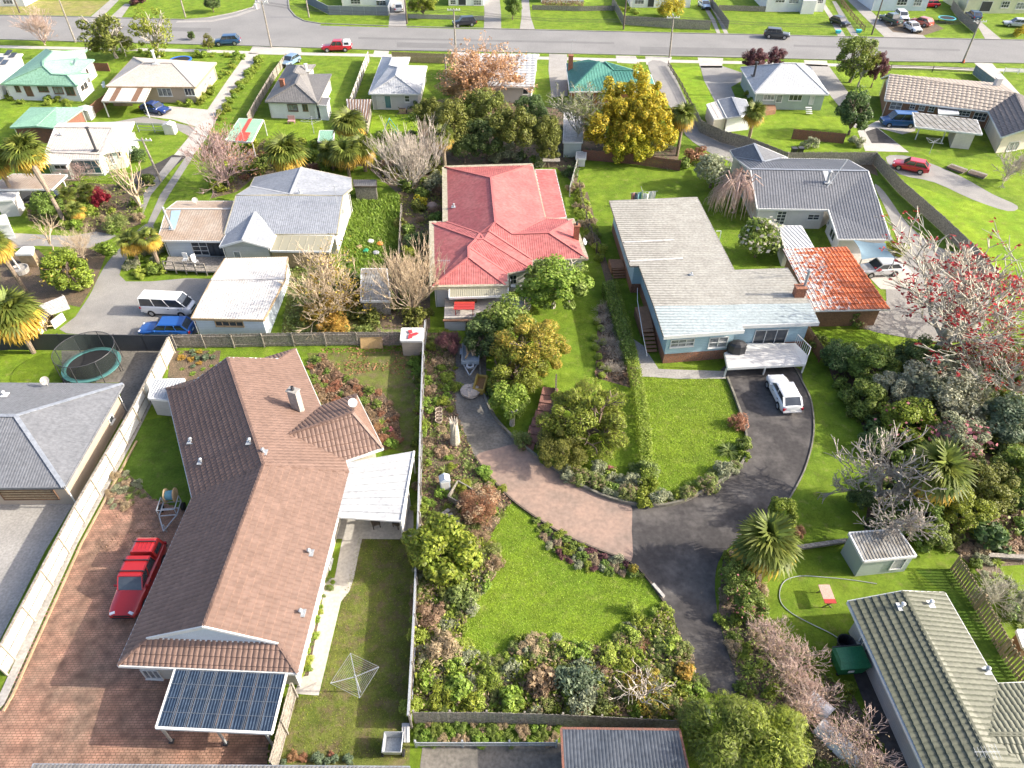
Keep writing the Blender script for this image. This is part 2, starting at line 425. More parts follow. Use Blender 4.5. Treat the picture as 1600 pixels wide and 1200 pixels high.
def surf_hit(faces, x, y):
 """first roof plane the sight line through (x,y) meets"""
 d = ray(x, y); O = Vector((0,0, CAM_H)); best = None
 for P in faces:
  for t in tessellate_polygon([[Vector((p.x, p.y, 0)) for p in P]]):
   A, B, C = (P[i] for i in t); n = (B - A).cross(C - A)
   if n.length < 1e-5 or abs(d.dot(n)) < 1e-6: continue
   k = (A - O).dot(n) / d.dot(n); p = O + d * k
   if in_poly(p.x, p.y, [A, B, C]) and (best is None or k < best[0]): best = (k, p)
 return best[1] if best else G(x, y, 3)
def flue(root, p, h, r=.09, m=None, cowl=True, lean=(0,0), name='flue'):
 b = MB(); top = p + Vector((lean[0], lean[1], h)); b.tube([p - Vector((0,0,.15)), top], r, 8); b.box(p + Vector((0,0,.04)),(r * 5, r * 5,.06))
 if cowl: b.lathe([(r * 1.6, h - .05),(r * 1.6, h + .03),(0.01, h + .12)], p + Vector((lean[0], lean[1], 0)),8)
 return b.obj(name, m or MATS['dark_metal'], root)
def vent(root, p, m=None, s=1.0, name='roof_vent'):
 b = MB(); b.box(p + Vector((0,0,.07)),(.5 * s, .5 * s, .05)); b.tube([p, p + Vector((0,0,.42 * s))], .075 * s, 8); b.lathe([(.13 * s, .36 * s),(.13 * s, .42 * s),(.01,.5 * s)], p, 8)
 return b.obj(name, m or MATS['white_paint'], root)
def chimney(root, p, w, d, h, m, rz=0, pot=True, name='chimney'):
 b = MB(); b.box(p + Vector((0,0, h / 2 - .3)),(w, d, h + .6), rz); b.box(p + Vector((0,0, h + .05)),(w + .12, d + .12,.1), rz)
 o = b.obj(name, m, root)
 if pot: MB().lathe([(.13, h + .1),(.11, h + .42),(.07, h + .42),(.07, h + .1)], p, 10).obj('chimney_pot', MATS['dark_metal'], o)
 return o
def dish(root, p, face=(.3,-.8,.5), r=.38, m=None):
 n = Vector(face).normalized(); q = n.to_track_quat('Z', 'Y').to_matrix(); b = MB(); o = len(b.v)
 prof = [(0.01,0),(r * .5, r * .06),(r, r * .24)]
 t = MB().lathe(prof, (0,0,0),14); c = p + Vector((0,0,.55)); b.add([c + q @ Vector(v) for v in t.v], t.f)
 b.bar(p, c, .05); b.bar(c, c + n * r * .9 + Vector((0,0,-.12)),.03); b.box(c + n * r * .9 + Vector((0,0,-.12)),(.1,.08,.08))
 return b.obj('satellite_dish', m or MATS['white_paint'], root)
def aerial(root, p, h=2.0):
 b = MB(); b.tube([p, p + Vector((0,0, h))], .02,5); t = p + Vector((0,0, h)); b.bar(t + Vector((-.6,0,0)), t + Vector((.6,0,0)),.025)
 for i in range(7): x = -.55 + i * .18; L = .2 + .03 * i; b.bar(t + Vector((x, -L, 0)), t + Vector((x, L, 0)),.015)
 return b.obj('aerial', MATS['galvanised'], root)
def post_line(root, tops, m, w=.1, name='post', z0=0):
 for p in tops: MB().box((p.x, p.y, (p.z + z0) / 2),(w, w, p.z - z0)).obj(name, m, root)

# ------------------------------------------------------------------ fences
def fence(name, label, top, h, m, style='paling', bay=2.4, post=None, rail=None, group=None, pieces=False, cat='fence', rail_side=1):
 """a fence from the photo line of its top edge"""
 P = [G(x, y, h) for x, y in top]; r = thing(name, label, cat, (P[0].x, P[0].y, 0), group); pal = MB(); rl = MB(); rnd = random.Random(len(top) * 31 + int(P[0].x * 7))
 for s in range(len(P) - 1):
  a, c = P[s].copy(), P[s + 1].copy(); a.z = c.z = 0; L = (c - a).length; n = max(1, round(L / bay)); e = (c - a).normalized(); q = Vector((-e.y, e.x, 0)) * rail_side; ang = math.atan2(e.y, e.x)
  for i in range(n + (1 if s == len(P) - 2 else 0)):
   p = a + e * L * i / n; MB().box(p + q * .08 + Vector((0,0,(h + .03) / 2)),(.1,.1, h + .03), ang).obj('post', post or m, r)
  for z in ([.3, h - .25] if style != 'panel2' else []): rl.bar(a + q * .045 + Vector((0,0, z)), c + q * .045 + Vector((0,0, z)),.05,.09)
  if style == 'paling':
   k = int(L / .105)
   for i in range(k):
    p = a + e * (i + .5) * L / k; hh = h * rnd.uniform(.965,1.015); ln = rnd.uniform(-.006,.006)
    b = MB().box(p + q * ln + Vector((0,0, hh / 2 + .03)),(L / k * .93,.02, hh), ang + rnd.uniform(-.05,.05))
    if pieces: b.obj('paling', m, r)
    else: pal.add(b.v, b.f)
  elif style == 'pales':
   k = int(L / .22)
   for i in range(k):
    p = a + e * (i + .5) * L / k; hh = h * rnd.uniform(.93,1.02); b = MB().box(p + Vector((0,0, hh / 2 + .03)),(.14,.022, hh), ang + rnd.uniform(-.03,.03));
    if pieces: b.obj('paling', m, r)
    else: pal.add(b.v, b.f)
  elif style == 'panel':
   for i in range(n):
    p0, p1 = a + e * (L * i / n + .03), a + e * (L * (i + 1) / n - .03); b = MB().bar(p0 + Vector((0,0, h / 2)), p1 + Vector((0,0, h / 2)),.025, h - .06); b.obj('panel', m, r)
   rl.bar(a + Vector((0,0, h - .02)), c + Vector((0,0, h - .02)),.09,.06)
  elif style == 'panel2':
   for i in range(n):
    p0, p1 = a + e * (L * i / n + .03), a + e * (L * (i + 1) / n - .03)
    for z, zz in ((.06, h * .5 - .04),(h * .5 + .04, h - .05)): MB().bar(p0 + Vector((0,0,(z + zz) / 2)), p1 + Vector((0,0,(z + zz) / 2)),.02, zz - z).obj('panel', m, r)
   for z in (.1, h * .5, h - .1): rl.bar(a + q * .03 + Vector((0,0, z)), c + q * .03 + Vector((0,0, z)),.05,.07)
   rl.bar(a + Vector((0,0, h)), c + Vector((0,0, h)),.1,.04)
  elif style == 'rail':
   for z in (h * .5, h - .06): rl.bar(a + Vector((0,0, z)), c + Vector((0,0, z)),.04,.08)
  elif style == 'corr':
   k = int(L / .09)
   for i in range(k):
    p0 = a + e * i * L / k + q * (.018 if i % 2 else -.018); p1 = a + e * (i + 1) * L / k + q * (-.018 if i % 2 else .018); pal.poly([p0 + Vector((0,0,.03)), p1 + Vector((0,0,.03)), p1 + Vector((0,0, h)), p0 + Vector((0,0, h))])
 if pal.f: o = pal.obj('paling_infill' if style != 'corr' else 'sheet_infill', m, r); o['kind'] = 'stuff'
 if rl.f: rl.obj('rail', rail or post or m, r)
 return r
# ------------------------------------------------------------------ the palette
mat('white_paint', (.66,.66,.63),(.54,.54,.51), amt=.35, fine=.05)
mat('window_glass', (.028,.034,.042),(.07,.08,.09), rough=.07, spec=.9, fine=0, scale=.7, amt=.8)
mat('curtain_glass', (.3,.31,.31),(.08,.09,.1), rough=.12, spec=.8, fine=0, scale=2.5, amt=.9)
mat('blue_glass', (.07,.17,.22),(.03,.06,.08), rough=.1, spec=.8, fine=0)
mat('dark_metal', (.05,.05,.055), rough=.5); mat('galvanised', (.42,.44,.45),(.3,.31,.32), rough=.45, metal=.3)
mat('black_rubber', (.02,.02,.02), rough=.85); mat('alloy', (.5,.51,.52), rough=.3, metal=.7, fine=0)
mat('timber_grey', (.3,.27,.23),(.17,.15,.12), scale=5, amt=.9, fine=.2, fscale=9); mat('timber_dark', (.13,.1,.075),(.06,.05,.04), scale=4, amt=.9, fine=.2, fscale=9)
mat('timber_tan', (.4,.3,.18),(.26,.19,.11), scale=4, amt=.8); mat('timber_pale', (.5,.44,.35),(.38,.32,.24), scale=4, amt=.8); mat('timber_red', (.22,.09,.06),(.14,.08,.06), scale=3, amt=.8, fine=.2)
mat('timber_brown', (.2,.11,.06),(.12,.07,.045), scale=3, amt=.8); mat('deck_brown', (.3,.16,.09),(.2,.11,.065), scale=2, amt=.7)
mat('concrete', (.34,.32,.29),(.26,.245,.22), scale=.6, amt=.7, fine=.1, fscale=6, bump=.1, obj=False)
mat('concrete_pale', (.46,.43,.385),(.36,.335,.29), scale=.5, amt=.6, fine=.08, fscale=5, bump=.1, obj=False)
mat('concrete_dark', (.2,.18,.15),(.1,.093,.08), scale=.35, amt=.9, fine=.14, fscale=5, bump=.15, obj=False)
mat('concrete_red', (.33,.225,.17),(.2,.155,.125), scale=.32, amt=.9, fine=.08, fscale=3, bump=.1, obj=False)
mat('asphalt', (.235,.23,.222),(.19,.187,.182), scale=.12, amt=.8, fine=.05, fscale=4, obj=False, rough=.95, spec=.2)
mat('asphalt_dark', (.06,.055,.053),(.17,.155,.14), scale=.3, amt=.9, fine=.09, fscale=3, bump=.08, obj=False, sharp=(.45,.75), rough=.9, spec=.2)  # paler noise patches paint worn and sunlit spots into the colour
mat('gravel', (.3,.285,.26),(.215,.205,.19), scale=.3, amt=.8, fine=.13, fscale=22, bump=.4, bscale=40, obj=False)
mat('soil', (.085,.06,.04),(.15,.105,.07), scale=1.2, amt=.9, fine=.3, fscale=12, bump=.6, bscale=14, obj=False)
mat('litter_soil', (.16,.11,.07),(.09,.075,.045), scale=.8, amt=.9, fine=.3, fscale=10, bump=.6, bscale=12, obj=False)
mat('kerb_grey', (.27,.26,.24),(.2,.19,.175), scale=1); mat('kerb_stone', (.22,.2,.16),(.1,.095,.07), scale=1.2, amt=.9)
mat('brick', (.33,.13,.07),(.22,.1,.06), scale=6, amt=.9, fine=.2, fscale=10, lines=(2,.16,.25), lw=.12); mat('brick_brown', (.27,.15,.09),(.18,.1,.065), scale=6, amt=.8, fine=.15, lines=(2,.16,.2), lw=.12)
mat('stone_orange', (.3,.12,.065),(.19,.13,.1), scale=9, amt=.95, fine=.25, fscale=14)
for n_, c_ in dict(white=(.75,.75,.73), cream=(.62,.57,.47), tan=(.42,.36,.29), grey=(.42,.42,.41), greengrey=(.36,.42,.37), palegreen=(.5,.56,.5), yellow=(.6,.6,.4), iceblue=(.55,.62,.68), beige=(.5,.45,.37), bluehouse=(.36,.5,.55), mid=(.5,.49,.46)).items():
 mat('board_' + n_, c_, [v * .82 for v in c_], scale=.8, amt=.6, fine=.05, lines=(2,.19,.22), lw=.14)
mat('plaster_white', (.58,.57,.55),(.46,.45,.43), scale=.7, amt=.6, fine=.05)
mat('plaster_tan', (.42,.34,.26),(.36,.29,.22), scale=.7, amt=.6, fine=.05)
def roofm(n, c, c2, **k): return mat('roof_' + n, c, c2, **dict(dict(scale=.5, amt=.8, fine=.1, fscale=4, rough=.55, spec=.35), **k))
roofm('green', (.2,.36,.25),(.24,.41,.3)); roofm('teal', (.055,.18,.145),(.075,.22,.175), rough=.45); roofm('cream', (.46,.415,.36),(.41,.37,.32)); roofm('offwhite', (.52,.475,.42),(.45,.41,.36), scale=1.2)
roofm('charcoal', (.15,.145,.14),(.19,.18,.17)); roofm('white', (.45,.455,.455),(.38,.39,.395)); roofm('grey', (.25,.27,.3),(.2,.22,.25)); roofm('bluegrey', (.26,.275,.3),(.21,.225,.25)); roofm('slate', (.165,.17,.18),(.14,.145,.155))
roofm('rust', (.36,.3,.24),(.28,.2,.14)); roofm('red', (.36,.1,.095),(.42,.15,.135), fine=.12, fscale=3); roofm('pale', (.48,.46,.43),(.38,.36,.33), scale=1.5)
roofm('longrun', (.37,.355,.31),(.29,.275,.235), scale=.8, lines=(1,.4,.3), lw=.3); roofm('longrun_blue', (.38,.43,.43),(.32,.365,.36), scale=.8, lines=(1,.4,.3), lw=.3)
roofm('brown', (.162,.103,.079),(.185,.12,.094), scale=.6, fine=.08, fscale=2.5, rough=.55); roofm('olive', (.105,.11,.072),(.128,.13,.09), rough=.5); roofm('tilebeige', (.43,.36,.29),(.26,.22,.18), scale=2, amt=.9)
roofm('tiledark', (.14,.12,.11),(.2,.17,.15), scale=2); roofm('lichen', (.33,.31,.22),(.2,.19,.15), scale=4)  # dark tile colour has the shade of the wing's west slope painted in
roofm('weathered', (.3,.29,.26),(.17,.15,.12), scale=1.5, amt=.95); roofm('oldwhite', (.52,.5,.47),(.36,.33,.29), scale=1.0, amt=.8, sharp=(.5,.75)); roofm('darkblue', (.05,.06,.075),(.09,.1,.115), rough=.35)
roofm('carport', (.03,.05,.085),(.05,.07,.1), rough=.35); mat('purlin_grey', (.12,.14,.17), fine=0)
# lawns
GR_MID = grassm('grass_mid', (.17,.25,.022),(.125,.205,.018),(.24,.24,.07))
GR_BRIGHT = grassm('grass_bright', (.205,.295,.022),(.15,.245,.02),(.27,.29,.075),.22)
GR_LIME = grassm('grass_lime', (.23,.33,.022),(.165,.28,.018),(.28,.31,.07),.25)
GR_DULL = grassm('grass_dull', (.12,.155,.03),(.17,.19,.045),(.19,.14,.085),.5,.46)
GR_DRY = grassm('grass_dry', (.24,.25,.06),(.28,.24,.1),(.31,.24,.13),.3)
GR_DEEP = grassm('grass_deep', (.09,.165,.018),(.115,.19,.022),(.16,.175,.055),.5)
GR_LONG = grassm('grass_long', (.1,.22,.014),(.14,.26,.02),(.18,.23,.04),.8)
# leaves
LF = {k: leafm(k, a, b, v) for k, (a, b, v) in dict(
 deep=((.08,.13,.04),(.15,.21,.065),.55), mid=((.14,.21,.035),(.22,.29,.06),.5), bright=((.19,.3,.035),(.27,.35,.06),.4),
 lime=((.3,.4,.05),(.36,.43,.085),.4), olive=((.15,.175,.035),(.21,.22,.045),.5), yellow=((.300,.230,.030),(.360,.290,.050),.4),
 gold=((.6,.47,.035),(.3,.33,.035),.5), amber=((.5,.31,.06),(.38,.3,.06),.45), orange=((.56,.36,.17),(.47,.32,.16),.3),
 rust=((.362,.174,.087),(.330,.190,.110),.4), tan=((.46,.35,.21),(.36,.27,.17),.35), grey=((.42,.41,.29),(.33,.34,.22),.35), sage=((.29,.31,.18),(.35,.37,.23),.35),
 purple=((.123,.051,.058),(.203,.087,.087),.5), red=((.400,.035,.040),(.300,.030,.030),.4), pink=((.500,.200,.200),(.420,.130,.140),.35), white=((.600,.560,.500),(.500,.450,.380),.3),
 yg=((.27,.32,.035),(.18,.24,.035),.5), frond=((.15,.2,.035),(.22,.25,.05),.45), frond_y=((.62,.43,.06),(.5,.34,.06),.35), straw=((.380,.300,.190),(.300,.230,.140),.35), teal=((.13,.18,.1),(.19,.24,.14),.4), brown=((.26,.17,.1),(.34,.24,.15),.4), fern=((.25,.3,.08),(.18,.22,.06),.35)).items()}
BK = {k: mat('bark_' + k, a, b, scale=4, amt=.9, fine=.15, fscale=12) for k, (a, b) in dict(grey=((0.338,0.288,0.237),(0.450,0.413,0.350)), brown=((0.188,0.138,0.100),(0.125,0.094,0.069)), pale=((0.525,0.463,0.388),(0.375,0.325,0.263)), pink=((0.450,0.312,0.250),(0.525,0.413,0.350)), fibre=((0.275,0.213,0.150),(0.163,0.125,0.094)), tan=((0.525,0.413,0.275),(0.413,0.325,0.225)), lichen=((0.475,0.450,0.350),(0.350,0.312,0.250)), mauve=((0.425,0.300,0.275),(0.338,0.237,0.213))).items()}
# ------------------------------------------------------------------ plant shapes (unit radius, shared between copies)
PR = {}
def leafquads(rng, C, N, a, b, fold=.0):
 n = len(C); N = N / np.linalg.norm(N, axis=1, keepdims=True); r = rng.normal(size=(n, 3)); T = np.cross(N, r); T /= np.linalg.norm(T, axis=1, keepdims=True) + 1e-9; B = np.cross(N, T)
 sa = a * rng.uniform(.65,1.35,(n, 1)); sb = b * rng.uniform(.7,1.3,(n, 1))
 V = np.stack([C - T * sa, C - B * sb + N * sb * fold, C + T * sa, C + B * sb + N * sb * fold], 1).reshape(-1,3)
 return V, np.arange(4 * n).reshape(n, 4)
def blob(name, seed, n, a, b, K=20, cr=(.26,.42), rad=(.5,.72), zmin=-.75, plume=1.0, up=.3, shape='round'):
 rng = np.random.default_rng(seed); D = rng.normal(size=(K * 4,3)); D /= np.linalg.norm(D, axis=1, keepdims=True); D = D[D[:, 2] > zmin][:K]
 CC = D * rng.uniform(*rad, (len(D),1))
 if shape == 'cone': CC[:, :2] *= np.clip(1.05 - (CC[:, 2:3] + .6) * .55,.15,1); CC[:, 2] *= 1.25
 if shape == 'dome': CC[:, 2] = np.abs(CC[:, 2]) * .9 - .35
 CR = rng.uniform(*cr, len(CC)); k = rng.integers(0, len(CC), n); d = rng.normal(size=(n, 3)); d /= np.linalg.norm(d, axis=1, keepdims=True)
 rr = rng.uniform(.45,1.0,(n, 1)) ** .55; P = CC[k] + d * CR[k][:, None] * rr * np.array([1,1, plume])
 N = d * .8 + rng.normal(size=(n, 3)) * .45 + np.array([0,0, up]); V, F = leafquads(rng, P, N, a, b, .25); PR[name] = mesh_np(name, V, F); return PR[name]
blob('crown_a', 1,11000,.042,.024,40,(.14,.36),(.4,.88)); blob('crown_b', 2,11000,.04,.024,48,(.12,.32),(.45,.92)); blob('crown_c', 3,15000,.036,.011,44,(.14,.34),(.45,.9), up=.1)
blob('crown_d', 4,8500,.056,.034,36,(.14,.38),(.4,.88)); blob('crown_open', 5,3600,.06,.034,30,(.16,.3),(.45,.9)); blob('crown_sparse', 6,2600,.045,.026,44,(.1,.24),(.3,.95))
blob('crown_plume', 7,12000,.05,.02,90,(.09,.2),(.45,.95), plume=1.25, up=.5); blob('crown_cone', 8,6000,.06,.02,30,(.2,.32), shape='cone')
blob('crown_fine', 9,11000,.05,.008,36,(.2,.34),(.5,.8), up=.6)
blob('bush_a', 11,1200,.13,.07,15,(.16,.5),(.3,.88),-.3); blob('bush_b', 12,1600,.1,.045,20,(.14,.42),(.35,.95),-.3); blob('bush_c', 13,1500,.15,.028,18,(.15,.46),(.3,.92),-.3, plume=1.35, up=.7)
blob('bush_d', 14,800,.17,.1,13,(.18,.48),(.3,.85),-.3); blob('bush_low', 15,900,.13,.06,14,(.3,.42),(.5,.7), shape='dome'); blob('ball', 16,1600,.09,.05,40,(.3,.34),(.62,.66),-.6)
blob('flower_dots', 17,130,.09,.08,26,(.25,.4),(.6,.8),-.1); blob('flower_few', 18,60,.055,.05,26,(.25,.4),(.6,.8),-.1); blob('heads', 19,1100,.035,.03,40,(.09,.12),(.75,.95),.0)
def straps(name, seed, n, L=1.0, w=.05, arch=.9, seg=4):
 rng = np.random.default_rng(seed); V = []; F = []
 for i in range(n):
  az = rng.uniform(0,6.283); el = rng.uniform(.35,1.45); l = L * rng.uniform(.7,1.1); p = np.array([rng.uniform(-.1,.1), rng.uniform(-.1,.1),0.]); sd = np.array([-math.sin(az), math.cos(az),0]) * w * rng.uniform(.7,1.3)
  o = len(V)
  for s in range(seg + 1):
   k = w and (1 - s / seg) ** .6 + .05; V += [p - sd * k, p + sd * k]; e = el - arch * s / seg * 1.3; p = p + np.array([math.cos(az) * math.cos(e), math.sin(az) * math.cos(e), math.sin(e)]) * l / seg
  for s in range(seg): F.append((o + 2 * s, o + 2 * s + 1, o + 2 * s + 3, o + 2 * s + 2))
 PR[name] = mesh_np(name, V, F); return PR[name]
straps('strap', 21,90); straps('strap_b', 22,60,1,.075,1.1); straps('grass_clump', 23,160,1,.02,1.2,3)
def branches(name, seed, levels, n0, spread, L0, shrink, r0, kids, up=.25, droop=0., trunk=.0, jit=.3, wob=.15, seg=2, ang0=(.1,.9)):
 """woody frame; returns mesh plus twig tips"""
 rng = np.random.default_rng(seed); V = []; F = []; tips = []; rx = math.cos, math.sin
 def grow(p, d, L, r, lev):
  q = p; dd = d.copy(); ring = None
  for s in range(seg):
   dd = dd + rng.normal(size=3) * wob + np.array([0,0, up * .5 - droop * (levels - lev < 2) * 1.2]); dd /= np.linalg.norm(dd); a = r * (1 - .45 * s / seg); b_ = r * (1 - .45 * (s + 1) / seg); n2 = q + dd * L / seg
   x = np.cross(dd, [.31,.22,.92]); x /= np.linalg.norm(x) + 1e-9; y = np.cross(dd, x); o = len(V); nn = 5 if lev == 0 else 3
   for c, rr in ((q, a),(n2, b_)):
    for k in range(nn): t = k * 6.2832 / nn; V.append(c + (x * math.cos(t) + y * math.sin(t)) * rr)
   for k in range(nn): F.append((o + k, o + (k + 1) % nn, o + nn + (k + 1) % nn, o + nn + k))
   q = n2
   if lev < levels - 1 and s < seg - 1 and rng.random() < .7: child_(q, dd, L, r * .5, lev)
  if lev >= levels - 1: tips.append((q, dd)); return
  for _ in range(kids[min(lev, len(kids) - 1)]): child_(q, dd, L, r * .55, lev)
 def child_(q, d, L, r, lev):
  x = rng.normal(size=3); nd = d + x / np.linalg.norm(x) * spread[min(lev, len(spread) - 1)] + np.array([0,0, up]); nd /= np.linalg.norm(nd); grow(q, nd, L * shrink * rng.uniform(1 - jit, 1 + jit), max(r, r0 * .2), lev + 1)
 for i in range(n0):
  az = 6.2832 * (i + rng.uniform(-.3,.3)) / n0; a = rng.uniform(*ang0); d = np.array([math.cos(az) * math.sin(a), math.sin(az) * math.sin(a), math.cos(a)]); grow(np.array([0,0, trunk]), d, L0 * rng.uniform(.8,1.2), r0,0)
 V = np.array(V); T = np.array([t[0] for t in tips]); kx = 1 / np.percentile(np.linalg.norm(T[:, :2], axis=1),85); kz = 1.4 / np.percentile(T[:, 2], 92); k = np.array([kx, kx, kz])
 PR[name] = mesh_np(name, V * k, F); PR[name + '_tips'] = T * k; return PR[name]
branches('bare_spread', 31,6,6, [.9,.8,.75,.7,.7], .34,.78,.045, [2,2,2,2,2], .1, ang0=(.3,1.25))
branches('bare_vase', 32,5,18, [.42,.32,.3,.28], .36,.8,.017, [2,3,3,2], .25, ang0=(.15,1.1))
branches('bare_dense', 33,6,8, [.65,.6,.55,.5,.5], .29,.79,.024, [2,2,2,2,3], .12, ang0=(.1,1.25))
def weeping(name, seed, n=520):
 """umbrella of limbs with long hanging switches"""
 rng = random.Random(seed); b = MB()
 for i in range(n):
  az = rng.uniform(0,6.283); q = rng.random() ** .6; top = 1.25 - .5 * q * q + rng.uniform(-.1,.1); c, s_ = math.cos(az), math.sin(az); top += .22 * math.cos(2 * az) - .1; L = rng.uniform(.5,1.1) * (.5 + .6 * q); r0 = q * .75; r1 = r0 + rng.uniform(.08,.28); r2 = r1 + rng.uniform(-.02,.08)
  b.tube([(c * r0, s_ * r0, top),(c * r1, s_ * r1, top - .02 - L * .2),(c * r2, s_ * r2, max(.05, top - L * .6)),(c * r2 * 1.02, s_ * r2 * 1.02, max(.02, top - L))], [.007,.006,.005,.003], 3, False)
 for i in range(9): az = i * .7; b.tube([(0,0,0),(math.cos(az) * .15, math.sin(az) * .15,.7),(math.cos(az) * .5, math.sin(az) * .5,1.2),(math.cos(az) * .8, math.sin(az) * .8,1.0)], [.05,.035,.02,.01], 5, False)
 PR[name] = b.mesh(name, False)
weeping('bare_weep', 34)
branches('bare_twig', 35,5,14, [.7,.7,.7], .3,.75,.013, [3,3,2,2], .1, ang0=(.0,1.35))
branches('bare_few', 36,5,4, [.75,.7,.7,.7], .34,.78,.04, [2,2,1,1], .1, ang0=(.1,1.0))
branches('limbs', 37,4,5, [.8,.8,.8], .34,.72,.05, [2,2,2], .1, ang0=(.2,1.0))
def on_tips(name, src, seed, per, a, b, sp=.05, frac=1.0, up=.3):
 rng = np.random.default_rng(seed); T = PR[src + '_tips']; T = T[rng.random(len(T)) < frac]; C = np.repeat(T, per, 0); C = C + rng.normal(size=C.shape) * sp; N = rng.normal(size=C.shape) + np.array([0,0, up]); V, F = leafquads(rng, C, N, a, b, .2); PR[name] = mesh_np(name, V, F)
on_tips('tips_orange', 'bare_dense', 41,3,.035,.024,.04); on_tips('tips_few', 'bare_spread', 42,1,.03,.02,.03,.6); on_tips('tips_red', 'bare_spread', 43,4,.022,.012,.016,.12); on_tips('tips_red_b', 'bare_dense', 47,4,.026,.015,.02,.3); on_tips('tips_twig', 'bare_twig', 44,2,.04,.018,.05,.8); on_tips('tips_lichen', 'bare_dense', 45,3,.026,.016,.03,.9)
def trunkmesh(name, h=1.0, r=.06, seed=1, lean=.05):
 rng = random.Random(seed); b = MB(); pts = [(0,0,-.1)]; rs = [r * 1.35]
 for i in range(1,6): pts.append((rng.uniform(-lean, lean), rng.uniform(-lean, lean), h * i / 5)); rs.append(r * (1.1 - .12 * i))
 b.tube(pts, rs, 7); PR[name] = b.mesh(name); return PR[name]
trunkmesh('trunk', 1,.07,3); trunkmesh('trunk_b', 1,.05,5,.08)
# fan palm frond (unit length stalk + fan), base at origin pointing +X
def frond(name, seed, droop=.35, n=17, fanL=.62, w=.034):
 rng = random.Random(seed); V = []; F = []
 o = 0; V += [(0,-.014,0),(0,.014,0),(.4,.012,-.02),(.4,-.012,-.02)]; F.append((0,1,2,3))
 for i in range(n):
  t = (i / (n - 1) - .5) * 3.9; c, s = math.cos(t), math.sin(t); l = fanL * (1 - .22 * abs(t) / 2.2) * rng.uniform(.92,1.05); o = len(V); b = (.4,0,-.02)
  z1 = .05 + .03 * rng.random(); z2 = -droop * (.6 + .7 * rng.random())
  for k, ww, z in ((0,.004,0),(.55, w, z1),(1.0,.004, z2 * l)):
   V += [(b[0] + c * l * k + s * ww, b[1] + s * l * k - c * ww, b[2] + z),(b[0] + c * l * k - s * ww, b[1] + s * l * k + c * ww, b[2] + z - .01)]
  F += [(o, o + 1, o + 3, o + 2),(o + 2, o + 3, o + 5, o + 4)]
 PR[name] = mesh_np(name, V, F)
frond('frond', 51,.3,16,.62,.055); frond('frond_b', 52,.5,16,.6,.055); frond('frond_dead', 53,.6,14,.6,.06)
def feather(name, seed, n=22):
 V = []; F = []; p = Vector((0,0,0)); e = .5
 pts = []
 for i in range(9): pts.append(p.copy()); p = p + Vector((math.cos(e),0, math.sin(e))) / 8; e -= .17
 for i in range(8):
  a, b = pts[i], pts[i + 1]
  for k in range(3):
   q = a.lerp(b, k / 3)
   for sgn in (-1,1):
    l = .26 * math.sin(min(1,(i + k / 3 + 1.2) / 8) * 2.9) + .05; o = len(V); V += [tuple(q + Vector((-.012,0,0))), tuple(q + Vector((.012,0,0))), tuple(q + Vector((.1, sgn * l, -.1 * l * 3)))]; F.append((o, o + 1, o + 2, o + 2))
 F = [f[:3] for f in F]; PR[name] = mesh_np(name, V, F)
feather('fern_frond', 61)

def inst(name, me, m, loc, sc, rz, parent=None):
 o = bpy.data.objects.new(name, me); COL.objects.link(o); o.location = loc; o.scale = sc; o.rotation_euler = (0,0, rz)
 if parent is not None: o.parent = parent
 if len(me.materials) == 0: me.materials.append(m)
 elif me.materials[0] is not m: o.material_slots[0].link = 'OBJECT'; o.material_slots[0].material = m
 return o
def site(x, y, rp, zf, zc=None):
 """crown centre seen at pixel (x,y) with pixel radius rp: (ground point, radius, centre height)"""
 z = zc if zc is not None else 0
 for _ in range(4):
  p = G(x, y, z); r = rp * mpp(p)
  if zc is None: z = r * zf
 return Vector((p.x, p.y, 0)), r, z
def tree(name, label, x, y, rp, m, shape='crown_a', sq=.85, zc=None, bark='brown', group=None, fruit=None, cat='tree', rz=None, base=None, limbs=True):
 g, r, z = site(x, y, rp, 1.15 * sq, zc); rz = R.uniform(0,6.28) if rz is None else rz
 t = thing(name, label, cat, g, group); inst('crown', PR[shape], LF[m], (0,0, z),(r, r, r * sq), rz, t)
 th = max(.5, z); tr = inst('trunk', PR['trunk'], BK[bark], (0,0,0),(max(r, 1) * .9, max(r, 1) * .9, th * .9), rz, t)
 if limbs: inst('limbs', PR['limbs'], BK[bark], (0,0, max(.2, z - r * sq * .75)),(r * .85, r * .85, r * sq * 1.0), rz, t)
 if fruit: inst(fruit[0], PR[fruit[2]], LF[fruit[1]], (0,0, z),(r * 1.04, r * 1.04, r * sq * 1.04), rz, t)
 return t
def bare(name, label, x, y, rp, shape='bare_spread', bark='pale', sq=.9, zc=None, tip=None, group=None, base=.25, cat='tree', rz=None):
 """leafless tree: (x,y) is the middle of its head"""
 g, r, z = site(x, y, rp, .9 * sq, zc); rz = R.uniform(0,6.28) if rz is None else rz
 t = thing(name, label, cat, g, group); h0 = max(.15, z - r * sq * .75)
 inst('branches', PR[shape], BK[bark], (0,0, h0),(r, r, r * sq * 1.25), rz, t)
 inst('trunk', PR['trunk_b'], BK[bark], (0,0,0),(max(r, .8) * .9, max(r, .8) * .9, h0 + .1), rz, t)
 for nm, sh, lm in (tip or []): inst(nm, PR[sh], LF[lm], (0,0, h0),(r, r, r * sq * 1.25), rz, t)
 return t
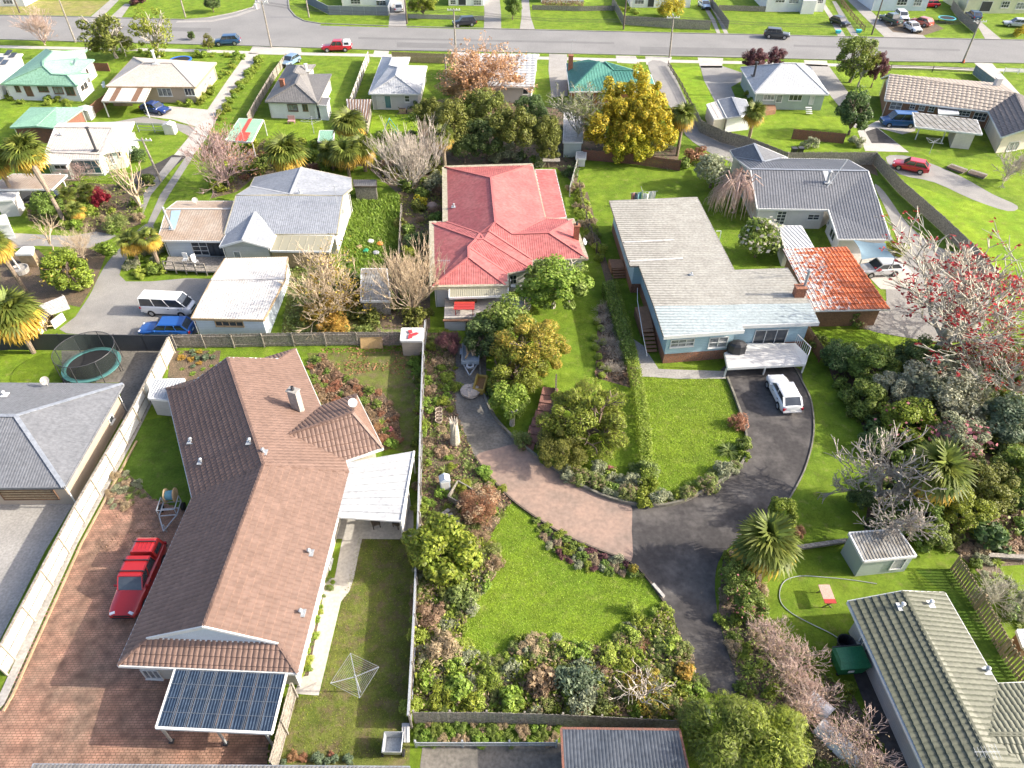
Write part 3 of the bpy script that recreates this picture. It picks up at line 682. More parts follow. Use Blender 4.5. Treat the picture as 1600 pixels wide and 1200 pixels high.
def shrub(name, label, x, y, rp, m, shape='bush_a', sq=.8, zc=None, group=None, extra=None, cat='shrub'):
 g, r, z = site(x, y, rp, .55 * sq, zc); rz = R.uniform(0,6.28); zz = 0 if shape in ('strap', 'strap_b', 'grass_clump', 'bare_twig', 'bare_dense') else z
 mm = LF.get(m) or BK[m]
 if extra:
  t = thing(name, label, cat, g, group); inst('foliage' if m in LF else 'branches', PR[shape], mm, (0,0, zz),(r, r, r * sq), rz, t)
  for nm, sh, lm in extra: inst(nm, PR[sh], LF[lm], (0,0, zz),(r, r, r * sq), rz, t)
  return t
 o = inst(name, PR[shape], mm, (g.x, g.y, zz),(r, r, r * sq), rz); return tag(o, label, cat, group)
def palm(label, x, y, rp, h, base=None, nf=26, ny=12, group='fan palms', seed=None, size=None, yellow='frond_y'):
 """fan palm: head centre at (x,y) at height h"""
 c = G(x, y, h); r = rp * mpp(c); rnd = random.Random(int(x * 13 + y)); g = G(*base) if base else Vector((c.x, c.y, 0))
 t = thing('fan_palm', label, 'palm', g, group); off = Vector((c.x, c.y, h)) - Vector((g.x, g.y, 0)); b = MB(); k = 7; pts = []; rs = []
 for i in range(k + 1):
  u = i / k; pts.append((off.x * u ** 1.3, off.y * u ** 1.3,-.1 + (h + .1) * u)); rs.append((.2 + .1 * (u > .6) + .04 * rnd.random()) * (.75 if h < 3 else 1))
 b.tube(pts, rs, 8); child('trunk', b.mesh('trunk'), BK['fibre'], t)
 L = r / .92
 for i in range(nf):
  az = i * 2.39996 + rnd.uniform(-.2,.2); el = math.radians(78 - 88 * (i / nf) ** .9 + rnd.uniform(-8,8))
  child('frond', PR['frond' if i % 3 else 'frond_b'], LF['frond'], t, off, (rnd.uniform(-.3,.3),-el, az), L * rnd.uniform(.85,1.1))
 for i in range(ny):
  az = i * 2.39996 + 1.1; el = math.radians(6 - 62 * (i / ny) + rnd.uniform(-8,8))
  child('yellow_frond' if yellow == 'frond_y' else 'dry_frond', PR['frond_dead'], LF[yellow], t, off - Vector((0,0,.15)),(rnd.uniform(-.4,.4),-el, az), L * rnd.uniform(.85,1.05))
 return t
def hedge(name, label, px, w, h, m, group=None, dens=130, a=.085, b=.045, jag=.12, cat='hedge', seed=3):
 P = G2(px); rng = np.random.default_rng(seed); C = []; N = []
 for i in range(len(P) - 1):
  A, B = P[i], P[i + 1]; e = (B - A); L = e.length; e = e / L; q = Vector((-e.y, e.x, 0)); n = int(L * dens * (w + 2 * h) / 2)
  for _ in range(n):
   s = rng.uniform(0, L); f = rng.random(); jj = 1 + jag * math.sin(s * 2.1 + i) * rng.uniform(.4,1.2)
   if f < .4: o = (rng.uniform(-w / 2, w / 2), h * jj); nn = (0,1)
   else: sg = 1 if f < .7 else -1; o = (sg * w / 2 * jj, rng.uniform(.05, h)); nn = (sg, .3)
   p = A + e * s + q * o[0]; C.append((p.x + rng.normal() * .06, p.y + rng.normal() * .06, o[1] + rng.normal() * .07)); N.append((q.x * nn[0], q.y * nn[0], nn[1]))
 V, F = leafquads(rng, np.array(C), np.array(N) + rng.normal(size=(len(C),3)) * .5, a, b, .2); return tag(put(name, mesh_np(name, V, F), LF[m]), label, cat, group)
def ground_cover(name, px, m, n, a=.09, b=.05, h=.12, seed=5, kind='stuff'):
 """loose low growth or litter over a bed"""
 P = G2(px); rng = np.random.default_rng(seed); xs = [p.x for p in P]; ys = [p.y for p in P]; C = []; PP = [(p.x, p.y) for p in P]; tries = 0
 while len(C) < n and tries < n * 12:
  x, y = rng.uniform(min(xs), max(xs)), rng.uniform(min(ys), max(ys)); tries += 1
  if in_poly(x, y, PP) and math.sin(x * 1.7 + seed) + math.sin(y * 2.3 - seed * 2) + rng.normal() * .7 > -.6: C.append((x, y, .03 + abs(rng.normal()) * h))
 V, F = leafquads(rng, np.array(C), rng.normal(size=(len(C),3)) * .6 + np.array([0,0,1.]), a, b, .2); o = put(name, mesh_np(name, V, F), LF[m]); o['kind'] = kind; return o
def scatter_shrubs(px, kinds, n, group, rmin=.25, rmax=.6, seed=1, gap=.75, near=None):
 """single small plants over a bed, each its own object. kinds: (name, label, leaf, shape, squash, extra)"""
 P = G2(px); PP = [(p.x, p.y) for p in P]; rnd = random.Random(seed); xs = [p[0] for p in PP]; ys = [p[1] for p in PP]; done = []; k = 0
 while len(done) < n and k < n * 40:
  k += 1; x, y = rnd.uniform(min(xs), max(xs)), rnd.uniform(min(ys), max(ys)); r = rnd.uniform(rmin, rmax)
  if not in_poly(x, y, PP) or any((x - a) ** 2 + (y - b) ** 2 < (gap * (r + c)) ** 2 for a, b, c in done): continue
  done.append((x, y, r)); nm, lb, lf, sh, sq, ex = kinds[rnd.randrange(len(kinds))]
  if near: f = (r - rmin) / (rmax - rmin); pl = min(near, key=lambda q: (G(q[0], q[1]).x - x) ** 2 + (G(q[0], q[1]).y - y) ** 2); lb = ('small ' if f < .33 else 'big ' if f > .67 else 'middling ') + lb.split(' in the ')[0].split(' on the ')[0].split(' edging ')[0] + ' ' + pl[2]
  zz = 0 if sh in ('strap', 'strap_b', 'grass_clump', 'bare_twig') else r * sq * .45; mm = LF.get(lf) or BK[lf]; rz = rnd.uniform(0,6.28)
  if ex:
   t = thing(nm, lb, 'plant', (x, y, 0), group); inst('foliage', PR[sh], mm, (0,0, zz),(r, r, r * sq), rz, t); inst(ex[0], PR[ex[1]], LF[ex[2]], (0,0, zz),(r, r, r * sq), rz, t)
  else: tag(inst(nm, PR[sh], mm, (x, y, zz),(r, r, r * sq), rz), lb, 'plant', group)
# ------------------------------------------------------------------ vehicles
def paint(n, c, met=.1): return mat('paint_' + n, c, [v * .85 for v in c], rough=.28, metal=met, fine=0, coat=.8, spec=.5)
PT = {k: paint(k, c) for k, c in dict(red=(.42,.02,.02), white=(.78,.78,.77), blue=(.015,.09,.33), darkblue=(.02,.05,.2), navy=(.02,.07,.16), silver=(.5,.51,.52), black=(.015,.015,.02), charcoal=(.05,.055,.06), orange=(.5,.1,.06), green=(.03,.07,.06), lightblue=(.2,.3,.42), brightred=(.5,.015,.03), van_blue=(.02,.1,.28)).items()}
mat('headlamp', (.7,.72,.75), rough=.08, fine=0, spec=.8); mat('tail_lamp', (.35,.01,.02), rough=.15, fine=0, spec=.7); mat('number_plate', (.75,.75,.7), fine=0); mat('car_trim', (.03,.03,.033), rough=.5, fine=0)
CARS = dict(  # L, W, H, belt, hood z, windscreen base, roof front, roof rear, rear-glass base, tail top, ground
 hatch=(4.25,1.75,1.48,.93,.88,.95,.3,-1.35,-1.95,.92), sedan=(4.6,1.78,1.45,.92,.86,.95,.3,-.95,-1.65,.93), wagon=(4.75,1.8,1.5,.94,.88,1.0,.35,-1.75,-2.2,.92), suv=(4.65,1.88,1.7,1.08,1.03,1.05,.5,-1.7,-2.15,1.05),
 van=(4.85,1.72,1.98,1.1,1.02,2.15,1.4,-2.25,-2.35,1.1), mpv=(4.9,1.9,1.95,1.1,1.05,1.5,.8,-2.2,-2.38,1.1), ute=(5.3,1.88,1.82,1.1,1.06,1.05,.45,-.95,-1.1,1.08))
def loft(st, n):
 b = MB(); o = 0
 for ring in st: b.v += ring
 k = len(st[0])
 for i in range(len(st) - 1):
  for j in range(k): b.f.append((i * k + j, i * k + (j + 1) % k, (i + 1) * k + (j + 1) % k, (i + 1) * k + j))
 b.f.append(tuple(range(k))[::-1]); b.f.append(tuple((len(st) - 1) * k + j for j in range(k))); return b
def car(label, kind, front, rear, col, cat='car', name='parked_car', rack=False, canopy=None, lid=None, group=None, z=.75, scale=1.0):
 f, r_ = G(*front, z), G(*rear, z); c = (f + r_) / 2; d = f - r_; rz = math.atan2(d.y, d.x); t = thing(name, label, cat, (c.x, c.y, 0), group, rz)
 L, W, H, belt, hood, wb, rf, rr, rb, tail = [v * scale for v in CARS[kind]]; hw = W / 2; body = PT[col]; gz = .24 if kind not in ('suv', 'ute') else .34
 st = []
 xs = [-L / 2,-L / 2 + .06,-L / 2 + .35,-L * .25,0, L * .2, wb, L / 2 - .55, L / 2 - .15, L / 2]
 for x in xs:
  e = abs(x) / (L / 2); ws = hw * (1 - .06 * e ** 5 - (.09 if abs(x) > L / 2 - .1 else 0) - (.04 if x > L / 2 - .5 else 0)); zb = gz + (.12 if abs(x) > L / 2 - .2 else 0)
  top = belt if -abs(rb) < x < wb else (tail if x <= -abs(rb) else hood - (hood * .2) * ((x - wb) / (L / 2 - wb)) ** 2)
  if x == -L / 2: top *= .78
  if kind in ('van', 'mpv') and x >= wb - .01: top = belt - .25 * ((x - wb) / (L / 2 - wb + .01))
  st.append([(x, y, zz) for y, zz in ((-ws * .85, zb),(-ws, zb + .14),(-ws * 1.01,(zb + top) / 2 + .05),(-ws * .97, top - .08),(-ws * .86, top),(-ws * .45, top + .025),(ws * .45, top + .025),(ws * .86, top),(ws * .97, top - .08),(ws * 1.01,(zb + top) / 2 + .05),(ws, zb + .14),(ws * .85, zb))])
 if kind == 'ute':   # open tub behind the cab is covered below
  pass
 bo = child('body', loft(st, 12).mesh('body'), body, t); bo.data.polygons.foreach_set('use_smooth', [True] * len(bo.data.polygons))
 m = bo.modifiers.new('edge', 'EDGE_SPLIT'); m.split_angle = math.radians(38)
 # glasshouse
 yb, yt = hw * .88, hw * (.79 if kind not in ('van', 'mpv') else .82); zb, zt = belt - .02, H - .05; g = MB()
 rrb = rb if kind != 'ute' else rr - .18
 bl = [(wb, -yb * .93, zb),(wb, yb * .93, zb),(rrb, yb * .96, zb),(rrb, -yb * .96, zb)]; tp = [(rf, -yt, zt),(rf, yt, zt),(rr, yt, zt),(rr, -yt, zt)]
 mid = [((wb * .55 + rf * .45),-(yb * .52 + yt * .48), zb * .5 + zt * .5),((wb * .55 + rf * .45),(yb * .52 + yt * .48), zb * .5 + zt * .5),(rrb * .5 + rr * .5,(yb * .53 + yt * .47), zb * .5 + zt * .5),(rrb * .5 + rr * .5,-(yb * .53 + yt * .47), zb * .5 + zt * .5)]
 g.add(bl + mid + tp, [(a + o, (a + 1) % 4 + o, (a + 1) % 4 + 4 + o, a + 4 + o) for o in (0,4) for a in range(4)] + [(8,9,10,11)]); child('window_glass', g.mesh('g'), MATS['window_glass'], t)
 rp = MB(); cr = .06
 ring = lambda k, z: [(rf + .06 - k * .25,-yt * (1.02 - k), z),(rf + .06 - k * .25, yt * (1.02 - k), z),(rr - .06 + k * .25, yt * (1.02 - k), z),(rr - .06 + k * .25,-yt * (1.02 - k), z)]
 a = loft([ring(0, zt - .03), ring(.0, zt + .02), ring(.18, zt + cr)], 4); child('roof', a.mesh('roof'), body, t)
 bars = []
 for s in (-1,1):
  bars += [((wb, s * yb * .93, zb),(rf, s * yt, zt),.07),((rrb, s * yb * .96, zb),(rr, s * yt, zt),.16 if kind != 'ute' else .1)]
  for u in ((.45,) if kind in ('sedan', 'hatch', 'ute') else (.36,.68)):
   xb = wb + (rrb - wb) * u; xt = rf + (rr - rf) * u; bars.append(((xb, s * (yb * .95 + .01), zb),(xt, s * (yt + .01), zt),.09))
 for p, q, w_ in bars: child('pillar', MB().bar(p, q, w_, .05).mesh('p'), body, t)
 wr = .33 if kind not in ('suv', 'ute') else .38; wx = (L * .31,-L * .29)
 tw = MB(); rim = MB()
 for w_, k in ((.2,0),):
  prof = [(wr * .62,-.1),(wr * .94,-.1),(wr, -.06),(wr, .06),(wr * .94,.1),(wr * .62,.1)]; tt = MB().lathe(prof, n=16); tw.add([(v[0], v[2], v[1]) for v in tt.v], tt.f)
  rim.add([(wr * .64 * math.cos(i * .3927),-.085 if 1 else 0, wr * .64 * math.sin(i * .3927)) for i in range(16)], [tuple(range(16))]); rim.add([(wr * .64 * math.cos(i * .3927),.085, wr * .64 * math.sin(i * .3927)) for i in range(16)], [tuple(range(16))])
  for i in range(5): an = i * 1.2566; rim.bar((0,-.095,0),(math.cos(an) * wr * .6,-.095, math.sin(an) * wr * .6),.05,.02); rim.bar((0,.095,0),(math.cos(an) * wr * .6,.095, math.sin(an) * wr * .6),.05,.02)
 twm, rmm = tw.mesh('wheel'), rim.mesh('rim'); ar = MB()
 for x in wx:
  for s in (-1,1):
   q = child('wheel', twm, MATS['black_rubber'], t, (x, s * (hw - .06), wr)); child('rim', rmm, MATS['alloy'], q)
   ar.add([(x + math.cos(i * .3307) * (wr + .05), s * hw * (1.012 if 1 else 0), wr + math.sin(i * .3307) * (wr + .05)) for i in range(-1,11)], [tuple(range(12))])
 child('wheel_arch', ar.mesh('a'), MATS['car_trim'], t)
 zl = hood - .18 if kind not in ('van', 'mpv') else .85
 for s in (-1,1):
  b = MB().box((L / 2 - .13, s * hw * .6, zl),(.16,.3,.13), s * -.4); child('headlight', b.mesh('h'), MATS['headlamp'], t)
  b = MB().box((-L / 2 + .05, s * hw * .8, tail - .2),(.12,.26,.22), s * .2); child('tail_light', b.mesh('h'), MATS['tail_lamp'], t)
  b = MB().box((wb - .3, s * (hw + .04), belt + .05),(.1,.2,.12)); child('wing_mirror', b.mesh('m'), body, t)
 b = MB().box((L / 2 - .03,0, zl - .12),(.08, W * .55,.16)); b.box((L / 2 - .02,0, gz + .2),(.1, W * .7,.12)); child('grille', b.mesh('g'), MATS['car_trim'], t)
 b = MB().box((-L / 2 - .005,0, tail - .38),(.03,.4,.13)); child('number_plate', b.mesh('n'), MATS['number_plate'], t)
 b = MB().box((-L / 2 + .04,0, gz + .2),(.14, W * .86,.12)); child('rear_bumper', b.mesh('b'), body if kind != 'ute' else MATS['car_trim'], t)
 for s in (-1,1):
  for x in (wb - .75, wb - 1.75): child('door_handle', MB().box((x, s * (hw * .99), belt - .16),(.18,.05,.04)).mesh('d'), MATS['car_trim'], t)
 if rack:
  for x in (rf - .25, rr + .35): b = MB().bar((x, -yt * 1.08, H + .1),(x, yt * 1.08, H + .1),.06,.05); [b.box((x, s * yt, H + .04),(.08,.06,.12)) for s in (-1,1)]; child('roof_bar', b.mesh('r'), MATS['car_trim'], t)
 if kind == 'ute':
  x0, x1 = -L / 2 + .12, rr - .3
  if canopy:
   bb = MB(); ring = lambda k, z: [(x1 - k * .3,-hw * .9 + k, z),(x1 - k * .3, hw * .9 - k, z),(x0 + k * .8, hw * .9 - k, z),(x0 + k * .8,-hw * .9 + k, z)]
   ca = loft([ring(0, tail - .02), ring(.08, tail + .35), ring(.16, H - .06), ring(.3, H)], 4); co = child('canopy', ca.mesh('c'), PT[canopy], t)
   gl = MB()
   for s in (-1,1): gl.add([(x1 - .2, s * (hw * .9 - .025), tail + .12),(x0 + .25, s * (hw * .9 - .025), tail + .12),(x0 + .3, s * (hw * .9 - .085), tail + .5),(x1 - .2, s * (hw * .9 - .085), tail + .5)], [(0,1,2,3)])
   child('canopy_window', gl.mesh('cw'), MATS['window_glass'], co)
   for i in range(5): y = -hw * .55 + i * hw * .275; child('canopy_rib', MB().bar((x1 - .25, y, H + .005),(x0 + .45, y, H + .005),.04,.03).mesh('cr'), PT[canopy], co)
   if rack: child('roof_bar', MB().bar((x0 + .5,-hw * .8, H + .07),(x0 + .5, hw * .8, H + .07),.06,.05).mesh('r'), MATS['car_trim'], t)
  elif lid: child('tray_cover', MB().box(((x0 + x1) / 2,0, tail + .02),(x1 - x0, W * .84,.06)).mesh('l'), MATS['car_trim'], t)
 return t
# ------------------------------------------------------------------ ground, roads, lawns
sheet('ground', [(-420,-60),(420,-60),(420,620),(-420,620)], 0, GR_MID, px=False)
ROAD = [(-160,58),(-60,60),(115,65),(400,72),(612,79),(800,82),(1155,90),(1395,96),(1600,99),(1800,105),(1800,70),(1600,63),(1380,59),(1200,55),(970,50),(800,46),(607,41),(500,37),(476,33),(462,26),(452,14),(449,-14),(404,-14),(402,5),(394,12),(362,21),(325,28),(288,31),(100,26),(-60,23),(-160,21)]
sheet('road', ROAD, .008, MATS['asphalt'])
strip('kerb', [(-160,58),(-60,60),(115,65),(400,72),(612,79),(800,82),(1155,90),(1395,96),(1600,99),(1800,105)], .22,0,.12, MATS['kerb_grey'])
strip('kerb', [(1800,70),(1600,63),(1380,59),(1200,55),(970,50),(800,46),(607,41),(500,37),(476,33),(462,26),(452,14),(449,-14)], .22,0,.12, MATS['kerb_grey'])
strip('kerb', [(404,-14),(402,5),(394,12),(362,21),(325,28),(288,31),(100,26),(-60,23),(-160,21)], .22,0,.12, MATS['kerb_grey'])
strip('footpath', [(-100,71),(0,73),(155,76.5),(300,79),(400,82.5),(580,86.5),(720,88.5),(860,91),(1000,94.5),(1160,98),(1300,101.5),(1400,104.5),(1620,111)], 1.5,-.1,.012, MATS['concrete_pale'])
strip('footpath', [(276,34),(330,33),(368,25),(402,13),(404,-8)], 1.3,-.1,.012, MATS['concrete'])
for q in ([(150,40),(330,44),(328,50),(150,46)], [(560,58),(960,66),(960,69),(560,61)], [(1000,84),(1180,87),(1180,76),(1000,73)], [(1240,70),(1500,77),(1500,80),(1240,73)], [(620,74),(790,78),(790,70),(620,66)]): sheet('road_patch', q, .013, mat('asphalt_patch', (.165,.162,.158),(.2,.198,.194), scale=.5, obj=False, rough=.95, spec=.2))
def drive(pts, m, lift=.016, name='driveway'): return sheet(name, pts, lift, MATS[m])
# far side crossings
drive([(607,42),(635,42.5),(634,22),(632,0),(612,0),(609,22)], 'concrete'); drive([(756,45),(783,46),(783,22),(780,-8),(755,-8),(757,20)], 'gravel'); drive([(812,46.5),(836,47),(829,26),(826,-4),(815,-4),(815,26)], 'concrete')
drive([(1120,52),(1126,53),(1117,30),(1100,2),(1094,2),(1110,30)], 'concrete'); drive([(1132,53),(1139,54),(1128,32),(1116,12),(1111,12),(1122,32)], 'concrete')
drive([(1310,58),(1322,58),(1304,28),(1285,0),(1278,0),(1296,28)], 'concrete'); drive([(1332,58),(1343,58.5),(1324,30),(1306,2),(1300,2),(1314,30)], 'concrete')
drive([(1383,59),(1448,60),(1425,40),(1374,30),(1338,-6),(1318,-6),(1356,32)], 'concrete'); drive([(1395,50),(1445,55),(1475,45),(1455,33),(1415,30),(1380,36)], 'litter_soil', .02, 'bare_ground')
drive([(1540,62),(1566,62.5),(1545,45),(1528,30),(1519,32),(1530,45)], 'concrete')
drive([(142,26),(160,26.5),(186,0),(172,0)], 'concrete'); drive([(172,27),(190,27.5),(205,6),(195,6)], 'concrete')
# near side crossings
for q in ([(395,72.5),(470,75),(472,86),(388,84)], [(585,79),(608,79.5),(606,90),(582,89)], [(705,81),(738,81.5),(742,92),(704,91)], [(858,84),(886,85),(887,150),(862,152),(857,110)], [(962,87),(993,87.5),(1000,100),(964,98)], [(1008,88),(1050,89),(1046,103),(1010,101)], [(1090,90),(1130,91),(1128,106),(1094,106)], [(1256,94),(1292,95),(1294,104),(1258,103)], [(1522,98),(1550,99),(1604,158),(1604,190),(1580,165)]):
 drive(q, 'concrete_pale' if q[0][0] not in (858,) else 'concrete')
# long shared drive, top left
drive([(386,82),(404,84),(400,92),(370,140),(345,175),(322,217),(300,245),(268,247),(297,212),(322,175),(352,130)], 'concrete_pale')
drive([(225,176),(265,166),(330,172),(322,190),(312,200),(270,187),(230,182)], 'concrete_pale', .018)
drive([(170,192),(225,182),(312,200),(300,215),(262,195),(220,192)], 'gravel', .013, 'bare_ground')
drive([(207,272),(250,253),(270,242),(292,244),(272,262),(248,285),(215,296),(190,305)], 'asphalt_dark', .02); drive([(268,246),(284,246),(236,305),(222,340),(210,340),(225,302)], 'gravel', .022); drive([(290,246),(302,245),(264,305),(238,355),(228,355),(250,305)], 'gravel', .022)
sheet('driveway', smooth_px([(228,350),(240,362),(200,400),(197,440),(330,436),(312,488),(302,523),(104,521),(118,495),(140,462),(152,437),(168,410),(195,380)], n=3),.017, MATS['gravel'])
drive([(15,364),(110,369),(150,362),(185,368),(140,388),(60,384),(10,390)], 'gravel', .014, 'path'); drive([(0,395),(60,390),(88,420),(80,470),(60,500),(0,520)], 'litter_soil', .012, 'bare_ground')
# drives right of the teal roof
sheet('driveway', smooth_px([(1012,98),(1044,100),(1064,140),(1086,185),(1104,205),(1135,218),(1168,232),(1215,244),(1170,262),(1140,252),(1108,238),(1072,212),(1050,172),(1030,140)], n=3),.017, MATS['gravel'])
sheet('driveway', [(1094,103),(1128,103),(1160,114),(1160,126),(1142,136),(1152,160),(1118,160),(1100,126)], .016, MATS['gravel'])
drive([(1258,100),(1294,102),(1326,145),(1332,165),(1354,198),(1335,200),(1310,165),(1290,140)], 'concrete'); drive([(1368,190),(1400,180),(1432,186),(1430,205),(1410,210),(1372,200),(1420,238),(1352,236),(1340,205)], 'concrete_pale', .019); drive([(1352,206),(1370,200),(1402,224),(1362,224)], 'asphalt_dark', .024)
sheet('track', smooth_px([(1384,246),(1412,243),(1445,252),(1500,275),(1550,303),(1590,322),(1575,330),(1520,312),(1460,285),(1405,272)], n=3),.015, MATS['gravel'])
sheet('driveway', smooth_px([(1366,290),(1382,300),(1420,352),(1466,386),(1505,400),(1545,440),(1520,530),(1400,525),(1340,505),(1385,470),(1375,420),(1402,390),(1390,340)], n=3),.016, MATS['gravel'])
drive([(1320,378),(1400,396),(1434,436),(1424,453),(1376,452),(1345,420)], 'concrete_pale', .022, 'parking_pad')
# the forked drive in the middle
sheet('driveway', smooth_px([(716,540),(712,600),(714,645),(742,714),(766,746),(800,782),(850,818),(892,842),(940,862),(985,880),(985,786),(955,779),(900,754),(850,722),(815,695),(788,668),(770,640),(760,600),(756,540)], n=3),.016, MATS['concrete_dark'])
sheet('driveway', smooth_px([(742,714),(766,746),(800,782),(850,818),(892,842),(940,862),(985,880),(987,830),(985,786),(955,779),(900,754),(850,722),(815,695),(780,700)], n=3),.022, MATS['concrete_red'])
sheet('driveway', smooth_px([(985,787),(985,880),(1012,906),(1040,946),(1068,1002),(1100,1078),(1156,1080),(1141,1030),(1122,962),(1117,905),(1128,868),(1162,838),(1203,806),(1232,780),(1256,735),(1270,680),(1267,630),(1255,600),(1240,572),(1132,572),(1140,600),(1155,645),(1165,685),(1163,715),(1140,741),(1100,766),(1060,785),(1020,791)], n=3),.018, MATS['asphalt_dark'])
strip('kerb', smooth_px([(748,540),(752,600),(765,640),(785,668),(815,696),(850,723),(900,756),(955,781),(1015,792),(1062,786),(1102,767),(1142,742),(1164,716),(1166,685),(1156,645),(1136,592)], False, 4),.16,0,.28, MATS['kerb_stone'])
strip('kerb', smooth_px([(742,714),(766,746),(800,782),(850,818),(892,842),(940,862),(985,880),(1012,906),(1040,946)], False, 4),.12,0,.16, MATS['timber_dark']); strip('kerb', smooth_px([(1240,572),(1255,600),(1268,630),(1271,680),(1257,735),(1233,780)], False, 4),.1,0,.1, MATS['kerb_stone'])
drive([(1002,574),(1035,577),(1132,580),(1134,592),(1060,592),(1000,588)], 'concrete', .02, 'path'); drive([(975,520),(1005,540),(1030,578),(1002,590),(985,555)], 'concrete', .015, 'path')
# lawns
LAWN_C = smooth_px([(800,786),(838,812),(846,838),(872,865),(905,884),(960,896),(1000,897),(1034,936),(1022,960),(992,972),(968,1000),(930,1016),(895,1005),(850,998),(820,1002),(790,1025),(752,1027),(722,1002),(734,958),(752,922),(775,900),(770,870),(764,845),(780,815)], n=3)
sheet('lawn', LAWN_C, .012, GR_BRIGHT)
LAWN_R = smooth_px([(1004,592),(1060,594),(1132,594),(1146,630),(1158,670),(1160,700),(1146,724),(1100,755),(1060,772),(1016,765),(1010,700),(1006,640)], n=3)
sheet('lawn', LAWN_R, .012, GR_BRIGHT)
sheet('lawn', [(875,410),(925,405),(935,470),(918,480),(930,590),(985,600),(1002,720),(985,745),(900,735),(880,700),(876,580),(870,500)], .011, GR_MID)
sheet('lawn', smooth_px([(1262,575),(1290,560),(1300,590),(1340,660),(1362,720),(1350,780),(1330,820),(1260,850),(1190,860),(1240,785),(1262,735),(1276,680),(1272,630)], n=3),.01, GR_MID)
sheet('lawn', smooth_px([(905,252),(1000,252),(1062,262),(1100,290),(1150,320),(1230,390),(1225,415),(1150,420),(1080,320),(950,330),(935,400),(925,360)], n=3),.01, GR_MID)
sheet('lawn', [(1278,515),(1480,515),(1420,545),(1300,560)], .011, GR_LIME); sheet('lawn', smooth_px([(1400,282),(1460,300),(1520,315),(1610,335),(1610,440),(1565,430),(1520,382),(1475,340)], n=2),.01, GR_LIME); sheet('lawn', [(1440,240),(1610,255),(1610,310),(1560,300),(1500,272)], .01, GR_BRIGHT)
sheet('lawn', [(1360,285),(1372,245),(1408,285),(1475,345),(1505,395),(1465,385),(1420,352),(1382,300)], .012, GR_DEEP)
sheet('lawn', [(1048,105),(1092,104),(1100,126),(1118,162),(1100,175),(1082,160)], .01, GR_LIME); sheet('lawn', [(1300,104),(1330,105),(1400,110),(1525,114),(1560,132),(1390,116),(1375,140),(1340,150)], .01, GR_BRIGHT)
sheet('lawn', [(1196,178),(1330,184),(1345,205),(1330,235),(1225,236),(1180,205)], .01, GR_BRIGHT)
sheet('lawn', [(480,88),(575,89),(548,155),(515,185),(498,165),(520,112)], .01, GR_MID); sheet('lawn', [(580,92),(608,92),(600,108),(575,160),(553,160)], .01, GR_MID); sheet('lawn', [(582,180),(652,178),(655,230),(640,250),(570,250)], .011, GR_LIME); sheet('lawn', [(655,95),(705,94),(700,148),(660,170)], .01, GR_MID)
for q in ([(500,40),(607,43),(609,25),(511,24)], [(636,43),(755,46),(757,29),(636,26)], [(836,47),(968,50),(955,14),(832,12)], [(974,50),(1120,53),(1110,40),(974,40)], [(1140,53),(1308,58),(1296,24),(1150,18),(1136,35)], [(1345,58),(1382,59),(1355,32),(1330,20)], [(1448,60),(1530,61),(1520,45),(1475,45)]): sheet('lawn', q, .009, GR_MID)
sheet('lawn', [(-60,21),(140,25),(170,2),(-60,0)], .009, GR_DRY); sheet('lawn', [(190,27),(285,30),(362,20),(393,11),(402,0),(215,-5)], .009, GR_MID)
sheet('lawn', [(430,192),(505,192),(540,220),(500,250),(420,250),(415,215)], .009, GR_BRIGHT); sheet('lawn', [(0,172),(45,165),(60,178),(20,215),(0,220)], .01, GR_BRIGHT)
sheet('lawn', [(10,330),(100,328),(110,362),(15,362)], .011, GR_MID); sheet('lawn', [(545,305),(625,305),(622,390),(590,440),(545,430),(538,380)], .011, GR_LONG)
sheet('lawn', [(215,660),(262,650),(290,720),(305,790),(262,800),(235,775),(195,735)], .01, GR_DEEP); sheet('lawn', [(480,552),(660,548),(650,710),(625,705),(600,700),(555,610),(505,635)], .009, GR_DULL)
sheet('lawn', [(560,840),(648,840),(640,1200),(420,1200),(455,1090),(500,1085),(535,940),(550,905)], .01, GR_DULL); sheet('lawn', [(0,545),(100,545),(120,570),(95,600),(0,600)], .01, GR_BRIGHT)
sheet('lawn', smooth_px([(1190,910),(1250,870),(1330,890),(1440,880),(1480,930),(1330,945),(1320,1010),(1300,1060),(1210,990)], n=3),.01, GR_MID); sheet('lawn', [(1430,890),(1490,890),(1590,1060),(1560,1068),(1480,930)], .012, GR_DEEP)
sheet('lawn', [(648,1125),(870,1135),(870,1165),(648,1170)], .009, GR_DEEP)
# hard ground round the houses at the bottom left
mat('pavers', (.35,.19,.13),(.21,.14,.1), scale=.35, amt=.95, fine=.22, fscale=1.5, obj=False, bump=.15)
PAV = [(172,772),(232,778),(268,790),(300,800),(310,870),(270,1000),(300,1046),(440,1052),(418,1172),(418,1205),(60,1215),(-60,1230),(-60,1180),(8,1100),(50,1010),(122,858)]
sheet('paving_base', PAV, .006, mat('paver_joint', (.13,.09,.065),(.13,.12,.06), obj=False))
sheet('driveway', [(-80,768),(122,776),(70,862),(0,1000),(-80,1130)], .012, MATS['concrete']); sheet('paved_area', [(96,548),(262,548),(205,655),(190,655),(188,598),(98,598)], .012, MATS['concrete_dark'])
sheet('path', [(535,842),(566,842),(561,863),(553,903),(546,924),(533,940),(498,1087),(460,1084),(470,1058),(482,1056),(500,960),(506,925),(503,906),(523,903)], .02, MATS['concrete_pale']); sheet('patio', [(512,790),(646,790),(646,843),(526,842)], .024, MATS['concrete_pale'])
sheet('paved_area', [(660,1168),(880,1160),(880,1210),(655,1210)], .012, MATS['concrete_dark']); sheet('paved_area', [(1330,1045),(1368,1052),(1470,1230),(1400,1230)], .014, MATS['asphalt_dark'])
